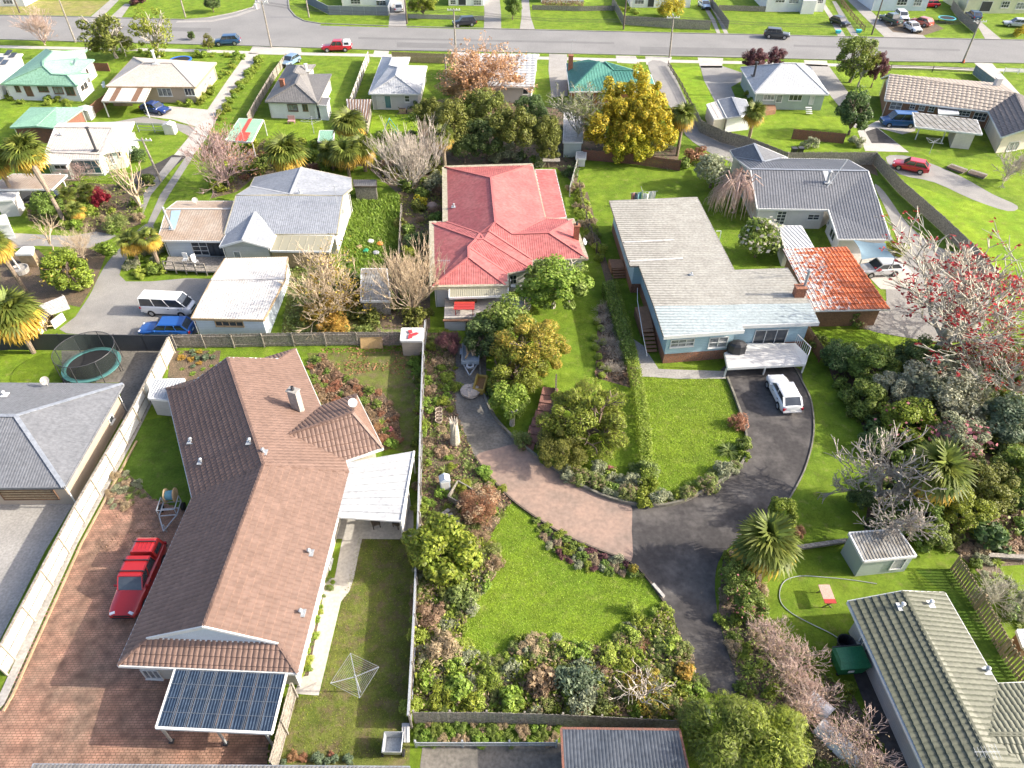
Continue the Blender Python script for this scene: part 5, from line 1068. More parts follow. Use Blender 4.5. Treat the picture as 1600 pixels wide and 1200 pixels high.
# garage with orange clay tiles, every tile its own piece
def orange_garage():
 z0, z1 = 2.95,2.3; P = [G(1223,389, z0), G(1323,385.5, z0), G(1390.5,482, z1), G(1271,484.6, z1)]; t = house('garage with a lichen-whitened orange clay tile roof', P, 'garage', 'garage'); walls(t, P, 2.25, W['brick_brown'], .5)
 b = MB(); b.add([p - Vector((0,0,.03)) for p in P] + [p - Vector((0,0,.15)) for p in P], [(0,1,2,3),(4,5,6,7),(0,4,5,1),(1,5,6,2),(2,6,7,3),(3,7,4,0)]); b.obj('roof', W['timber_brown'], t)
 m = bpy.data.materials.new('clay_tile'); m.use_nodes = True; nt = m.node_tree; L = nt.links; bs = nt.nodes['Principled BSDF']; geo = _n(nt, 'ShaderNodeNewGeometry'); n1 = _n(nt, 'ShaderNodeTexNoise'); n1.inputs['Scale'].default_value = 2.6; n1.inputs['Detail'].default_value = 6; L.new(geo.outputs['Position'], n1.inputs['Vector'])
 n2 = _n(nt, 'ShaderNodeTexNoise'); n2.inputs['Scale'].default_value = .16; L.new(geo.outputs['Position'], n2.inputs['Vector'])
 sx = _n(nt, 'ShaderNodeSeparateXYZ'); L.new(geo.outputs['Position'], sx.inputs[0]); c = P[0].lerp(P[3], .35); r = _n(nt, 'ShaderNodeMapRange'); r.inputs[1].default_value = c.x - 1.5; r.inputs[2].default_value = c.x + 6; r.inputs[3].default_value = .27; r.inputs[4].default_value = -.16; L.new(sx.outputs[0], r.inputs[0])
 ad = _n(nt, 'ShaderNodeMath', operation='ADD'); L.new(n1.outputs['Fac'], ad.inputs[0]); L.new(r.outputs[0], ad.inputs[1]); mr = _n(nt, 'ShaderNodeMapRange'); mr.inputs[1].default_value = .52; mr.inputs[2].default_value = .68; L.new(ad.outputs[0], mr.inputs[0])
 oi = _n(nt, 'ShaderNodeObjectInfo'); hv = _n(nt, 'ShaderNodeHueSaturation'); hv.inputs['Color'].default_value = (.56,.14,.045,1); q = _n(nt, 'ShaderNodeMapRange'); q.inputs[3].default_value = .75; q.inputs[4].default_value = 1.2; L.new(oi.outputs['Random'], q.inputs[0]); L.new(q.outputs[0], hv.inputs['Value'])
 mx = _n(nt, 'ShaderNodeMix', data_type='RGBA'); L.new(mr.outputs[0], mx.inputs[0]); L.new(hv.outputs[0], mx.inputs[6]); mx.inputs[7].default_value = (.62,.58,.53,1); L.new(mx.outputs[2], bs.inputs['Base Color']); bs.inputs['Roughness'].default_value = .6
 nu, nv = 18,12
 for j in range(nv):
  for i in range(nu):
   u0, u1, v0, v1 = i / nu, (i + 1) / nu - .004, j / nv, (j + 1.12) / nv; at = lambda u, v: P[0].lerp(P[1], u).lerp(P[3].lerp(P[2], u), v); V = []; F = []; k = 4
   for v, dz in ((v0,.0),(v1,.075)):
    for s in range(k + 1): u = u0 + (u1 - u0) * s / k; V.append(at(u, v) + Vector((0,0, dz + .07 * math.sin(math.pi * (s / k) * 1.25 - .4) ** 2)))
   for s in range(k): F.append((s, s + 1, s + k + 2, s + k + 1))
   o = len(V); V += [p - Vector((0,0,.07)) for p in V[k + 1:2 * k + 2]]
   for s in range(k): F.append((k + 1 + s, k + 2 + s, o + s + 1, o + s))
   MB().add(V, F).obj('roof_tile', m, t, fix=False)
 MB().bar(P[3] + Vector((0,-.08,-.05)), P[2] + Vector((0,-.08,-.05)),.14,.14).obj('gutter', W['white_paint'], t)
orange_garage()

# grey gabled house left of centre, with annexe, porch gable and verandah
def grey_left_mid():
 e = 2.6; zr = 4.3; RW, RE = G(368.9,305.5, zr), G(535.7,306, zr); SW, SE = G(350,366, e), G(526.4,365.5, e); V = G(454,304, zr); AP = G(471.5,261.7, zr + .2); b0, b1 = G(391,291.5, e + .5), G(398,277, e + .1); c1, c2 = G(548.5,278, e + .3), G(549.7,294, e + .6)
 t = house('blue-grey iron gabled house with a cream annexe and small front gable', [RW, RE, SE, SW]); fl, fr, bl, br, rf, rb = G(343,385.4, e), G(421.4,386.5, e), G(357,360, e), G(429.5,364.5, e), G(379.4,374.9,3.55), G(399,331.7,3.6)
 m = W['roof_bluegrey']; f = [[RW, RE, SE, SW], [RW, b0, V], [b0, b1, AP, V], [AP, c1, c2, RE, V]]; roof(t, f, m, 'corr', .22, cap=W['roof_white'], fascia=W['gutter_mossy'], capw=.26); g = [[fl, rf, rb, bl], [rf, fr, br, rb]]; roof(t, g, m, 'corr', .22, cap=W['roof_white'], fascia=W['white_paint'], name='porch_roof', capw=.24)
 walls(t, [RW + Vector((0,1.6,0)), RE + Vector((0,4.4,0)), SE, SW], e, W['board_grey'], .35); MB().poly([SE + Vector((-.35,.1,-.15)), RE + Vector((-.35,0,-.1)), RE + Vector((-.35,4.0,-1.7))]).obj('gable', W['plaster_white'], t, fix=False)
 walls(t, [fl, fr, br, bl], e, W['board_mid'], .3); MB().poly([fl + Vector((.3,.3,-.1)), fr + Vector((-.3,.3,-.1)), rf + Vector((0,.3,-.1))]).obj('gable', W['board_mid'], t, fix=False)
 L = [G(432,367,2.5), G(521.7,368,2.5), G(514.7,393,2.15), G(422.5,391.5,2.15)]; roof(t, [L], W['roof_lichen'], 'flat', 1, fascia=W['white_paint'], name='verandah_roof'); [MB().bar(L[0].lerp(L[1], k) + Vector((0,0,.03)), L[3].lerp(L[2], k) + Vector((0,0,.03)),.05,.03).obj('glazing_bar', W['gutter_mossy'], t) for k in (.14,.28,.42,.56,.7,.84)]
 MB().poly([L[3] + Vector((.1,.2,-.2)), L[2] + Vector((-.1,.2,-.2)), Vector((L[2].x - .1, L[2].y + .2,0)), Vector((L[3].x + .1, L[3].y + .2,0))]).obj('verandah_wall', W['timber_tan'], t, fix=False)
 opening(t, 366,393,376,404, nx=1, ny=1); opening(t, 430,398,470,412, nx=3); opening(t, 533,322,537,340, nx=1); aerial(t, surf_hit(f, 527,318),2.0); vent(t, surf_hit(f, 469,303), W['galvanised'])
 a0, a1, a2, a3, a4, a5 = G(246.3,375.5,2.4), G(352,377,2.4), G(364,327,3.2), G(260,327,3.2), G(276.7,314.5,2.7), G(366,314.5,2.7); n = house('cream ribbed roof annexe joined to the blue-grey house', [a0, a1, a2, a3], 'annexe', 'house'); F2 = [[a3, a2, a1, a0], [a4, a5, a2, a3]]; roof(n, F2, W['roof_rust'], 'corr', .26, cap=W['roof_offwhite'], fascia=W['white_paint']); walls(n, [a0, a1, a5, a4], 2.4, W['board_iceblue'], .5)
 MB().poly([surf_hit(F2, x, y) + Vector((0,0,.07)) for x, y in ((268,330),(283,329),(274,359),(264,359))]).obj('skylight', mat('roof_skyblue', (.3,.42,.5), fine=0), n, fix=False); flue(n, surf_hit(F2,269,358),2.4,.11, W['galvanised'], lean=(-.25,.1)); dish(n, surf_hit(F2,307,320),(.3,-.6,.6),.3, W['concrete_pale'])
 opening(n, 301,378,325,398, 'door', nx=2, ny=3); opening(n, 326,379,358,399, 'door', W['dark_metal'], nx=3)
 d = [G(262,401,.5), G(350,401,.5), G(346,424,.5), G(322,424,.5), G(258,420,.5)]; k = house('weathered timber deck with a cluttered rail outside the cream annexe', d, 'deck', 'deck'); MB().prism(d, .35,.5).obj('decking', W['timber_grey'], k); MB().bar(d[4] + Vector((0,0,.9)), d[3] + Vector((0,0,.9)),.08).bar(d[4] + Vector((0,0,.45)), d[3] + Vector((0,0,.45)),.06).obj('rail', W['timber_grey'], k)
 for u in (0,.25,.5,.75,1): q = d[4].lerp(d[3], u); MB().bar((q.x, q.y, 0),(q.x, q.y, 1.4),.1).obj('post', W['timber_grey'], k)
 P0 = [G(351.4,404,2.5), G(449.4,401.7,2.5), G(445,436,2.9), G(330.4,437,2.9)]; P1 = [P0[3], P0[2], G(412,499.7,2.3), G(298.8,497.4,2.3)]
 s = house('long white iron garage with a low gabled roof above the blue wagon', P1, 'garage', 'garage'); roof(s, [P0, P1], W['roof_oldwhite'], 'corr', .24, cap=W['roof_oldwhite'], fascia=W['timber_tan']); walls(s, [P0[0], P0[1], P1[2], P1[3]], 2.3, W['board_iceblue'], .18); MB().poly([P0[1] + Vector((-.15,-.2,-.1)), P0[2] + Vector((-.15,0,-.1)), P1[2] + Vector((-.15,.2,-.1))]).obj('gable', W['plaster_white'], s, fix=False)
 opening(s, 337,502,380,509, nx=4, frame=W['timber_tan'])
 P = [G(552,281,2.1), G(588,281,2.1), G(588,291,1.9), G(553,291,1.9)]; s = house('small dark slatted shed behind the grey house', P, 'garden_shed', 'shed'); roof(s, [P], W['roof_charcoal'], 'corr', .25, fascia=W['timber_dark']); walls(s, P, 1.9, W['timber_grey'], .08)
grey_left_mid()
# ------------------------------------------------------------------ houses along the street
def simple(label, faces, eave, wall_pts, m, wm_, kind='corr', per=.25, fascia='white_paint', d=.4, cap=None, name='house', cat='house', zw=None, rib=None):
 t = house(label, wall_pts, name, cat); roof(t, faces, W[m], kind, per, cap=W[cap] if cap else None, fascia=W[fascia] if fascia else None, rib_dir=rib, capw=.32, fw=.16)
 walls(t, wall_pts, zw or eave, W[wm_], d); return t
def far_houses():
 Z = lambda z, *p: [G(x, y, z) for x, y in p]
 e = 2.5
 # mint green roof
 SW, SE, EJ, IJ, NE2, I2, NE3, NW = Z(e, (1.2,131.3),(120.6,133.8),(142.5,115),(122.5,113.4),(146.9,93.1),(118,90.8),(136.2,77.5),(71.9,76.2)); RA, RB = Z(4.4,(82.8,80.9),(68,103)); P1, P2 = Z(3.6,(106,117.5),(82.5,116.3)); RC = G(67.5,95.5,4.4)
 f = [[SW, NW, RA, RC, RB], [SW, SE, P1, P2, RB], [SE, EJ, IJ, P1], [P1, IJ, P2], [RB, RC, I2, NE2, IJ, P2], [RC, RA, NE3, I2]]
 t = simple('white house with a mint green roof in three stepped wings', f, e, [SW, SE, EJ, IJ, NE2, I2, NE3, NW], 'roof_green', 'board_white', fascia='roof_green')
 for q in ((24,134,31,143),(60,135,75,143),(84,136,98,146),(103,136,116,148)): opening(t, *q, frame=W['timber_brown'])
 for q in ((126,133,131,141),(131,128,136,138),(136,119,142,127),(134,106,139,114)): opening(t, *q, frame=W['timber_dark'])
 opening(t, 40,135,50,150, 'door', W['timber_brown'], W['timber_brown'], 1,1); dish(t, surf_hit(f, 119,103),(-.5,-.5,.6),.5)
 P = Z(2.3,(16,199),(88,200),(132,168),(48,168)); rd = G(88,168,3.0); rf = G(56,197,2.5); P2_ = [P[0], rf, rd, P[3]]; P3 = [rf, P[1], P[2], rd]; t = simple('mint green roofed garage below the mint green house', [P2_, P3], 2.3, P, 'roof_green', 'timber_red', fascia='roof_green', name='garage', cat='garage')
 # left edge roof with solar panels
 P = Z(2.6,(-45,140),(0,126),(35,84),(-20,84)); f = [[P[0], P[1], P[2], P[3]]]; t = simple('white house with solar panels on its roof cut by the left edge', f, 2.6, P, 'roof_pale', 'board_white', name='house')
 for i in range(3):
  for j in range(2): x, y = 22 - i * 13 - j * 7,84 + i * 11 - j * 4; MB().poly([surf_hit(f, *q) + Vector((0,0,.1)) for q in ((x - 9, y + 7),(x, y + 6.5),(x + 6, y - 1),(x - 3, y - 1))]).obj('solar_panel', W['roof_darkblue'], t, fix=False)
 # cream hip with striped carport
 SW, SE, NE, NW = Z(e, (166.2,135),(305.6,136.2),(338.1,98.1),(208.7,89.7)); RW, RE = RM(225,98.1, SW, SE, NW, NE), RM(270,98.8, SW, SE, NW, NE); f = [[SW, SE, RE, RW], [SW, RW, NW], [SE, NE, RE], [NW, RW, RE, NE]]
 t = simple('cream hipped roof house with a white flue', f, e, [SW, SE, NE, NW], 'roof_cream', 'plaster_tan', fascia='timber_tan', d=.5); flue(t, surf_hit(f, 244,99.5),1.9,.2, W['white_paint']); dish(t, G(165,138,2.2),(-.5,-.6,.4),.5)
 for q in ((247,138,268,150),(289,138,304,149)): opening(t, *q, nx=3)
 for q in ((318,128,323,136),(325,118,330,126)): opening(t, *q, nx=1)
 a, b, c, d = Z(2.3,(171.9,136.2),(236.2,136.9),(225,160),(158.8,158.8)); cp = house('carport with a cream roof striped by two brown clear sheets', [a, b, c, d], 'carport', 'carport')
 for u0, u1, m in ((0,.17, 'roof_offwhite'),(.17,.3, 'timber_brown'),(.3,.68, 'roof_offwhite'),(.68,.82, 'timber_brown'),(.82,1, 'roof_offwhite')): q = [a.lerp(b, u0), a.lerp(b, u1), d.lerp(c, u1), d.lerp(c, u0)]; mb = MB(); clad(q, 'corr', .25, mb, (0,-1)); mb.poly(q); mb.obj('roof_sheet', W[m], cp, fix=False)
 MB().bar(d, c, .12,.2).bar(b, c, .1,.15).bar(a, d, .1,.15).obj('fascia', W['roof_cream'], cp); [MB().box((p.x + .1, p.y + .2,1.1),(.13,.13,2.2)).obj('post', W['white_paint'], cp) for p in (d, d.lerp(c, .97))]
 MB().poly([Vector((a.lerp(d, .3).x, a.y - 1.5,.05)), Vector((b.x - 3, a.y - 1.5,.05)), Vector((b.x - 3, a.y - 1.5,1.9)), Vector((a.lerp(d, .3).x, a.y - 1.5,1.9))]).obj('back_wall', W['timber_tan'], cp, fix=False)
 # off-white house lower left
 zr = 4.0; R1, R2 = Z(zr, (85.8,199),(176.8,199.8)); b1, b2 = Z(3.4,(91.9,192.8),(209,190.6)); m1, m2 = Z(2.7,(70.9,237.5),(157.5,241)); q1, q2, q3, q4 = Z(2.35,(155,249),(110,248.5),(105,256),(68,255.5)); e1, e2 = Z(2.5,(164.5,238),(192.5,233.7))
 f = [[R1, R2, m2, m1], [m1, m2, q1, q2, q3, q4], [b1, b2, R2, R1], [R2, b2, e2, e1, m2]]; t = simple('off-white iron roof house with a black flue and glazed porch', f, 2.3, [b1, b2, e2, e1, q1, q2, q3, q4], 'roof_offwhite', 'board_palegreen', cap='roof_offwhite', per=.3); flue(t, surf_hit(f, 150,235),2.9,.16)
 opening(t, 85,257,104,264, nx=2); opening(t, 113,251,156,270, nx=4, ny=2, glass=W['blue_glass']); opening(t, 184,235,188,244, nx=1); opening(t, 168,240,178,256, nx=2, ny=2); vent(t, surf_hit(f, 95,211), W['galvanised'])
 P = Z(2.4,(-20,293),(20,272),(104.5,273),(81,295.6),(-20,296)); t = simple('open carport with a tan ribbed roof behind the tall palm', [P], 2.4, [G(-20,285,2.4), G(20,275,2.4), G(60,275,2.4), G(20,296,2.4)], 'roof_rust', 'board_white', per=.3, name='carport', cat='carport', rib=(0,-1))
 for x, y in ((106,299),(59,315),(34,320)): p = G(x, y); MB().box((p.x, p.y, 1.15),(.13,.13,2.3)).obj('post', W['white_paint'], t)
 P = Z(2.1,(-10,298),(30,298),(20,312),(-10,314)); t = simple('flat white shed in front of the tan carport at the left edge', [P], 2.1, P, 'roof_white', 'plaster_white', name='garden_shed', cat='shed', d=.08)
 P = Z(1.6,(36,386),(52,386),(50,397),(24,397)); simple('low white roofed hutch on the left bank', [P], 1.6, P, 'roof_white', 'timber_tan', kind='flat', name='hutch', cat='hutch', d=.06)
 P = Z(1.8,(-12,340),(8,335),(14,350),(-12,352)); simple('grey gabled hutch at the left edge', [P], 1.8, P, 'roof_pale', 'board_white', name='hutch', cat='hutch', d=.06)
 # dark grey roof
 SW, SE, NE, J1, NE2, J2, NW = Z(e, (414.4,158.8),(496.2,161.2),(517.5,115.6),(480,116),(492.5,100.6),(465,101),(450,100.6)); A = G(461.9,130.6,4.3); B = G(468,117,4.3); C_ = G(459,113.5,3.7); D = G(465,102,3.6)
 f = [[SW, A, B, C_, D, NW], [SW, SE, A], [SE, NE, J1, B, A], [C_, J1, NE2, D]]; t = simple('white house with a charcoal hipped roof and a brick chimney', f, e, [SW, SE, NE, J1, NE2, NW], 'roof_charcoal', 'board_white', fascia='roof_charcoal'); chimney(t, surf_hit(f, 442,134.5),.6,.6,.9, W['brick'], 0, False); flue(t, surf_hit(f, 479,110.5),1.0,.2, W['white_paint'])
 for q in ((450,163,465,173),(473,163,481,173)): opening(t, *q, frame=W['timber_brown'])
 opening(t, 483,163,492,185, 'door', W['white_paint'], W['plaster_white'], 1,1); P = Z(2.2,(498,152),(515,152.5),(511,165),(496,164)); roof(t, [P], W['roof_charcoal'], 'corr', .25, fascia=W['white_paint'], name='porch_roof'); walls(t, P, 2.1, W['board_white'], .1)
 # white roof
 SW, SE, NE, J1, NE2, NW = Z(e, (576.2,146.2),(656.2,146.9),(666.9,103.1),(635.6,102.5),(640,89.4),(597.5,88.8)); A = G(618.8,118.1,4.2); B = G(622.5,105.6,4.2); C_ = G(608.8,102.5,3.8); D = G(613.8,89.6,3.4)
 f = [[SW, A, B, C_, D, NW], [SW, SE, A], [SE, NE, J1, C_, B, A], [C_, J1, NE2, D]]; t = simple('small white roofed cottage with pale grey walls', f, e, [SW, SE, NE, J1, NE2, NW], 'roof_white', 'board_mid', cap='roof_white'); opening(t, 589.5,149.5,600,170, 'door', W['white_paint'], W['plaster_white'], 1,1); opening(t, 601.5,149.5,611,169, 'door', W['white_paint'], W['blue_glass'], 1,1); opening(t, 632.5,149.5,640,159, nx=1, ny=2)
 for x in (629,642): p = G(x, 176); k = thing('planter_box', 'brown planter box under the cottage window, %s' % ('nearer the doors' if x == 629 else 'nearer the corner'), 'planter', p); child('box', MB().box((0,0,.3),(1.0,.5,.6)).mesh('b'), W['timber_tan'], k); child('soil', MB().box((0,0,.6),(.9,.4,.04)).mesh('b'), W['soil'], k)
 # white tile roof behind the orange tree
 A, B, C_, D = G(722,90,3.6), G(838,91.5,3.6), G(834,136, e), G(735,135, e); f = [[A, B, C_, D], [A, G(716,84,2.6), G(842,85,2.6), B]]; t = simple('house with a white tiled roof half hidden by the orange tree', f, e, [D, C_, G(842,86,2.6), G(716,86,2.6)], 'roof_white', 'board_mid', kind='tile', per=(.85,.9), name='house'); opening(t, 817,139,825,147, nx=1)
 # teal roof brick house
 SW, SE, ER, NE, NW = Z(e, (890,143.1),(1012,142),(1023.8,135),(1016.9,116.9),(884.4,99.4)); A, B = Z(4.9,(936.2,96.2),(945.6,96.2)); V = G(958.8,109.6,3.9); C_ = G(990.6,110,3.9); K = G(985,107.5,2.5); N2 = G(919.4,93.1,2.8)
 f = [[SW, A, N2, NW], [SW, SE, C_, V, B, A], [C_, SE, ER, NE], [V, C_, K, B]]; t = simple('orange brick house with a teal ribbed roof and tall chimney', f, e, [SW, SE, NE, G(960,98, e), NW], 'roof_teal', 'brick', kind='rib', per=.45, fascia='white_paint', cap='roof_teal'); c = chimney(t, surf_hit(f, 891,108),.7,.7,2.0, W['brick'], 0, False); aerial(t, surf_hit(f, 892,107) + Vector((0,0,2)),2.2)
 for q in ((899,146,912,152),(936,146,948,153)): opening(t, *q)
 opening(t, 917,146,926,163, 'door', W['white_paint'], W['dark_metal'], 1,1)
 P = Z(.9,(902,91.5),(964,93),(963,99),(902,96));
 # grey and white hip, right
 SW, SE, NE, NW, WJ = Z(e, (1180,145.3),(1295,147.4),(1264.7,103.4),(1157.4,105.4),(1176,139)); A, B = Z(4.8,(1222,99.3),(1244.7,99.3)); f = [[SW, SE, B, A], [SW, A, NW], [SE, NE, B], [NW, A, B, NE]]; t = simple('pale green house with a steep white hipped roof', f, e, [SW, SE, NE, NW], 'roof_white', 'board_greengrey', cap='roof_white'); flue(t, surf_hit(f, 1178,118.5),2.0,.17)
 for q in ((1233,148,1253,157),(1193,148,1210,156)): opening(t, *q, nx=3)
 opening(t, 1213,148,1222,160, 'door', nx=1, glass=W['curtain_glass']); opening(t, 1265,148,1272,163, 'door', W['white_paint'], W['plaster_white'], 1,1)
 [MB().bar(G(1258.5 + i * .4,168 + i * 3,.85 - i * .22), G(1268 + i * .4,168.3 + i * 3,.85 - i * .22),.32,.07).obj('step', W['white_paint'], t) for i in range(4)]; MB().prism(Z(.7,(1186,160),(1210,160),(1213,171),(1188,175)),0,.7).obj('deck', W['deck_brown'], t)
 L, L2, R1, R2, Q1, Q2 = G(1121.6,156,2.1), G(1136,184.5,2.1), G(1144.3,151.8,2.7), G(1157.4,181,2.7), G(1165,155.7,2.1), G(1176,180,2.1); t = simple('blue-grey gabled garage with a cream lean-to beside the tall fence', [[L, R1, R2, L2], [R1, Q1, Q2, R2]], 2.1, [L, L2, Q2, Q1], 'roof_bluegrey', 'board_white', kind='rib', per=.3, name='garage', cat='garage', d=.12); MB().poly([L2 + Vector((.1,.2,-.1)), Q2 + Vector((-.1,.2,-.1)), R2 + Vector((0,.2,-.05))]).obj('gable', W['board_white'], t, fix=False); P = Z(1.95,(1104.4,163.2),(1121,158),(1135.5,184),(1115.4,186)); roof(t, [P], W['roof_offwhite'], 'rib', .8, fascia=W['white_paint'], name='lean_to_roof'); walls(t, P, 1.9, W['board_cream'], .08)
 # long brick house with beige tiles
 L0, L1, Lb, R0, R1 = G(1382.5,156, e), G(1390,116.3,4.1), G(1377,122, e), G(1544.5,174, e), G(1587,146,4.1); X = G(1620,150,4.1); M1, M2 = G(1564.7,214.5, e), G(1612,199,4.1); M3 = G(1665,200, e); N3 = G(1640,163, e); Rb = G(1566,131,2.9)
 f = [[L0, L1, R1, R0], [Lb, Rb, R1, L1]]; f2 = [[R0, R1, M2, M1], [R1, N3, M3, M2]]; t = simple('long brick house with a mottled beige tile roof', f, e, [L0, R0, G(1560,180, e), Rb, Lb], 'roof_tilebeige', 'brick_brown', kind='tile', per=(.6,.6), fascia='white_paint', d=.55); roof(t, f2, W['roof_tiledark'], 'tile', (.5,.5), fascia=W['white_paint'], name='wing_roof'); walls(t, [R0, M1, M3, N3], e, W['board_cream'], .5); MB().poly([L0 + Vector((.5,.5,-.1)), Lb + Vector((.5,-.5,-.1)), L1 + Vector((.5,0,-.1))]).obj('gable', W['plaster_white'], t, fix=False); MB().poly([M1 + Vector((.5,.5,-.1)), M3 + Vector((-.5,.5,-.1)), M2 + Vector((0,.5,-.1))]).obj('gable', W['board_cream'], t, fix=False)
 for q, n in (((1391,159,1409,171),2),((1422,162,1430,170),2),((1436,164,1445,172),2),((1451,166,1460,174),2),((1497,173,1516,181),3),((1521,176,1543,188),3)): opening(t, *q, nx=n, ny=2)
 chimney(t, G(1557,133,3.6),.7,.7,.9, W['plaster_white'], 0, False); P = Z(2.1,(1466,167),(1496,171.8),(1498,178.5),(1467,178)); roof(t, [P], W['roof_white'], 'flat', 1, fascia=W['white_paint'], name='canopy'); opening(t, 1575,222,1590,236, nx=2)
 P = [G(1426,175.5,2.3), G(1526.5,187.5,2.3), G(1534.7,210,2.2), G(1430.5,198,2.2)]; q = house('flat stained roof carport in front of the long brick house', P, 'carport', 'carport'); roof(q, [P], W['roof_weathered'], 'rib', .7, fascia=W['white_paint'], rib_dir=(0,-1)); walls(q, [G(1494,206,2.2), G(1526,209,2.2), G(1522,190,2.2), G(1490,188,2.2)], 2.1, W['board_cream'], .1)
 for x, y in ((1427,199),(1430,218),(1470,224)): p = G(x, y); MB().box((p.x, p.y, 1.05),(.11,.11,2.1)).obj('post', W['white_paint'], q)
 # across the street; the parts above the frame are built as well
 def back_house(label, x0, x1, y, m, wm_, win, depth_=9.5, h=2.7, cat='house', door=None):
  a, b = G(x0, y), G(x1, y); v = Vector((0, depth_, 0)); P = [Vector((p.x, p.y, h)) for p in (a, b, b + v, a + v)]; r1, r2 = (P[0] + P[3]) / 2 + Vector((depth_ / 2.6,0,1.7)),(P[1] + P[2]) / 2 + Vector((-depth_ / 2.6,0,1.7))
  t = simple(label, [[P[0], P[1], r2, r1], [P[1], P[2], r2], [P[2], P[3], r1, r2], [P[3], P[0], r1]], h, P, m, wm_, d=.02)
  for q in win: opening(t, *q, nx=3, ny=2)
  if door: opening(t, *door, 'door', W['white_paint'], W['dark_metal'], 1,1)
  return t
 back_house('white house behind the dark grey street fence', 536,612,9, 'roof_charcoal', 'board_white', ((548,-1,563,6),(588,1,603,8)))
 back_house('white house with an open porch behind the low street wall', 702,756,9, 'roof_pale', 'board_white', ((704,0,712,7),(740,0,752,8)), door=(716,-4,728,8)); back_house('white house behind the clipped street hedge', 846,912,4, 'roof_offwhite', 'board_white', ((856,-6,870,0),(890,-6,905,0)))
 back_house('white house with a porch behind the grey paling fence', 985,1078,12, 'roof_white', 'board_white', ((992,0,1006,6),), door=(1012,-2,1022,11)); t = back_house('large white weatherboard house on the open front lawn', 1196,1286,18.5, 'roof_offwhite', 'board_white', ((1212,-2,1226,4),(1233,-2,1248,5),(1278,-1,1286,5))); P = [G(1250,22), G(1271,22), G(1268,15), G(1249,15)]; walls(t, P, 2.6, W['board_white'], .02, name='porch')
 back_house('pale blue-white house behind the parked cars', 1362,1446,17, 'roof_white', 'board_iceblue', ((1402,-1,1417,8),(1428,-1,1440,9))); back_house('pale yellow house at the top right corner', 1506,1640,21, 'roof_offwhite', 'board_yellow', ((1512,-2,1519,6),(1565,2,1577,12),(1588,4,1602,14)), door=(1532,2,1549,18)); back_house('white house at the top left corner', -80,40,10, 'roof_offwhite', 'board_white', ((5,0,20,6),))
far_houses()
# ------------------------------------------------------------------ vehicles in place
car('red double cab ute with a ribbed red canopy parked on the brick paving', 'ute', (190,958),(238,850), 'red', 'ute', canopy='red', rack=True, z=.9)
car('white hatchback parked on the dark curved drive', 'hatch', (1214,590),(1237,634), 'white')
car('white minibus parked on the gravel yard', 'van', (305,476),(219,472), 'white', 'minibus', 'parked_van', z=1.0)
car('bright blue wagon parked beside the white minibus', 'wagon', (219,511),(301,511), 'blue')
car('silver hatchback beside the blue shade sail', 'hatch', (1346,419),(1405,415), 'silver'); car('red hatchback parked on the gravel track', 'hatch', (1404,253),(1445,261), 'brightred')
car('blue people mover half under the stained carport', 'mpv', (1378,187),(1432,189), 'van_blue', 'people mover', 'parked_van'); car('dark blue car by the striped carport', 'sedan', (263,171),(222,164), 'darkblue')
car('navy SUV parked at the kerb of the street', 'suv', (334,64),(375,62), 'navy', 'SUV'); car('bright red ute with a white canopy at the kerb', 'ute', (504,73),(548,72), 'brightred', 'ute', canopy='white')
car('black SUV parked on the far grass verge', 'suv', (709,35),(742,33), 'black', 'SUV'); car('silver hatchback on the drive beside the grey street fence', 'hatch', (623,3),(623,17), 'silver'); car('charcoal SUV driving along the street', 'suv', (1233,54),(1195,51), 'charcoal', 'SUV', 'moving_car')
car('black hatchback on the drive of the large white house', 'hatch', (1323,36),(1303,29), 'black'); car('dark green ute on the dirt yard', 'ute', (1381,25),(1404,34), 'green', 'ute', lid=True); car('white wagon behind the white sedan on the dirt yard', 'wagon', (1416,29),(1404,18), 'white'); car('white sedan nearest the street on the dirt yard', 'sedan', (1436,46),(1418,36), 'white'); car('orange-red hatchback beside the white sedan', 'hatch', (1428,29),(1454,36), 'orange'); car('red car beside the pale blue-white house', 'hatch', (1446,5),(1457,5), 'brightred')
car('dark blue car behind the grey fence at top right', 'hatch', (1513,17),(1530,28), 'navy'); car('silver wagon on the lawn at the right edge', 'wagon', (1574,34),(1605,36), 'silver'); car('light blue car on the drive behind the street fence', 'hatch', (1107,11),(1095,1), 'lightblue'); car('pale silver-blue car behind the charcoal roof', 'hatch', (447,97),(460,90), 'lightblue')
car('dark car under the tan carport', 'hatch', (48,310),(85,306), 'black')

# ------------------------------------------------------------------ street and garden things
def pole(label, base, h, lean=(0,0), arm=True, m='timber_grey', wires=False, az=0.0, lamp=False):
 p = G(*base); t = thing('power_pole', label, 'power pole', p, 'power poles'); top = Vector((lean[0], lean[1], h)); child('pole', MB().tube([(0,0,-.2), top], [.17,.11], 8).mesh('p'), W[m], t)
 if arm:
  c = top - Vector((0,0,.3)); d = Vector((math.cos(az), math.sin(az),0)); child('crossarm', MB().bar(c - d * 1.1, c + d * 1.1,.11,.14).mesh('c'), W['white_paint'], t)
  for k in (-1,-.5,.5,1): child('insulator', MB().lathe([(.05,0),(.07,.1),(.04,.18),(.01,.2)], c + d * k + Vector((0,0,.07)),7).mesh('i'), W['white_paint'], t)
 if lamp: c = top - Vector((0,0,.8)); child('lamp_arm', MB().tube([c, c + Vector((.2,1.2,.4)), c + Vector((.3,2.0,.45))], .04,6).mesh('l'), W['galvanised'], t); child('lamp_head', MB().box(c + Vector((.3,2.2,.43)),(.22,.6,.12)).mesh('h'), W['galvanised'], t)
 return t
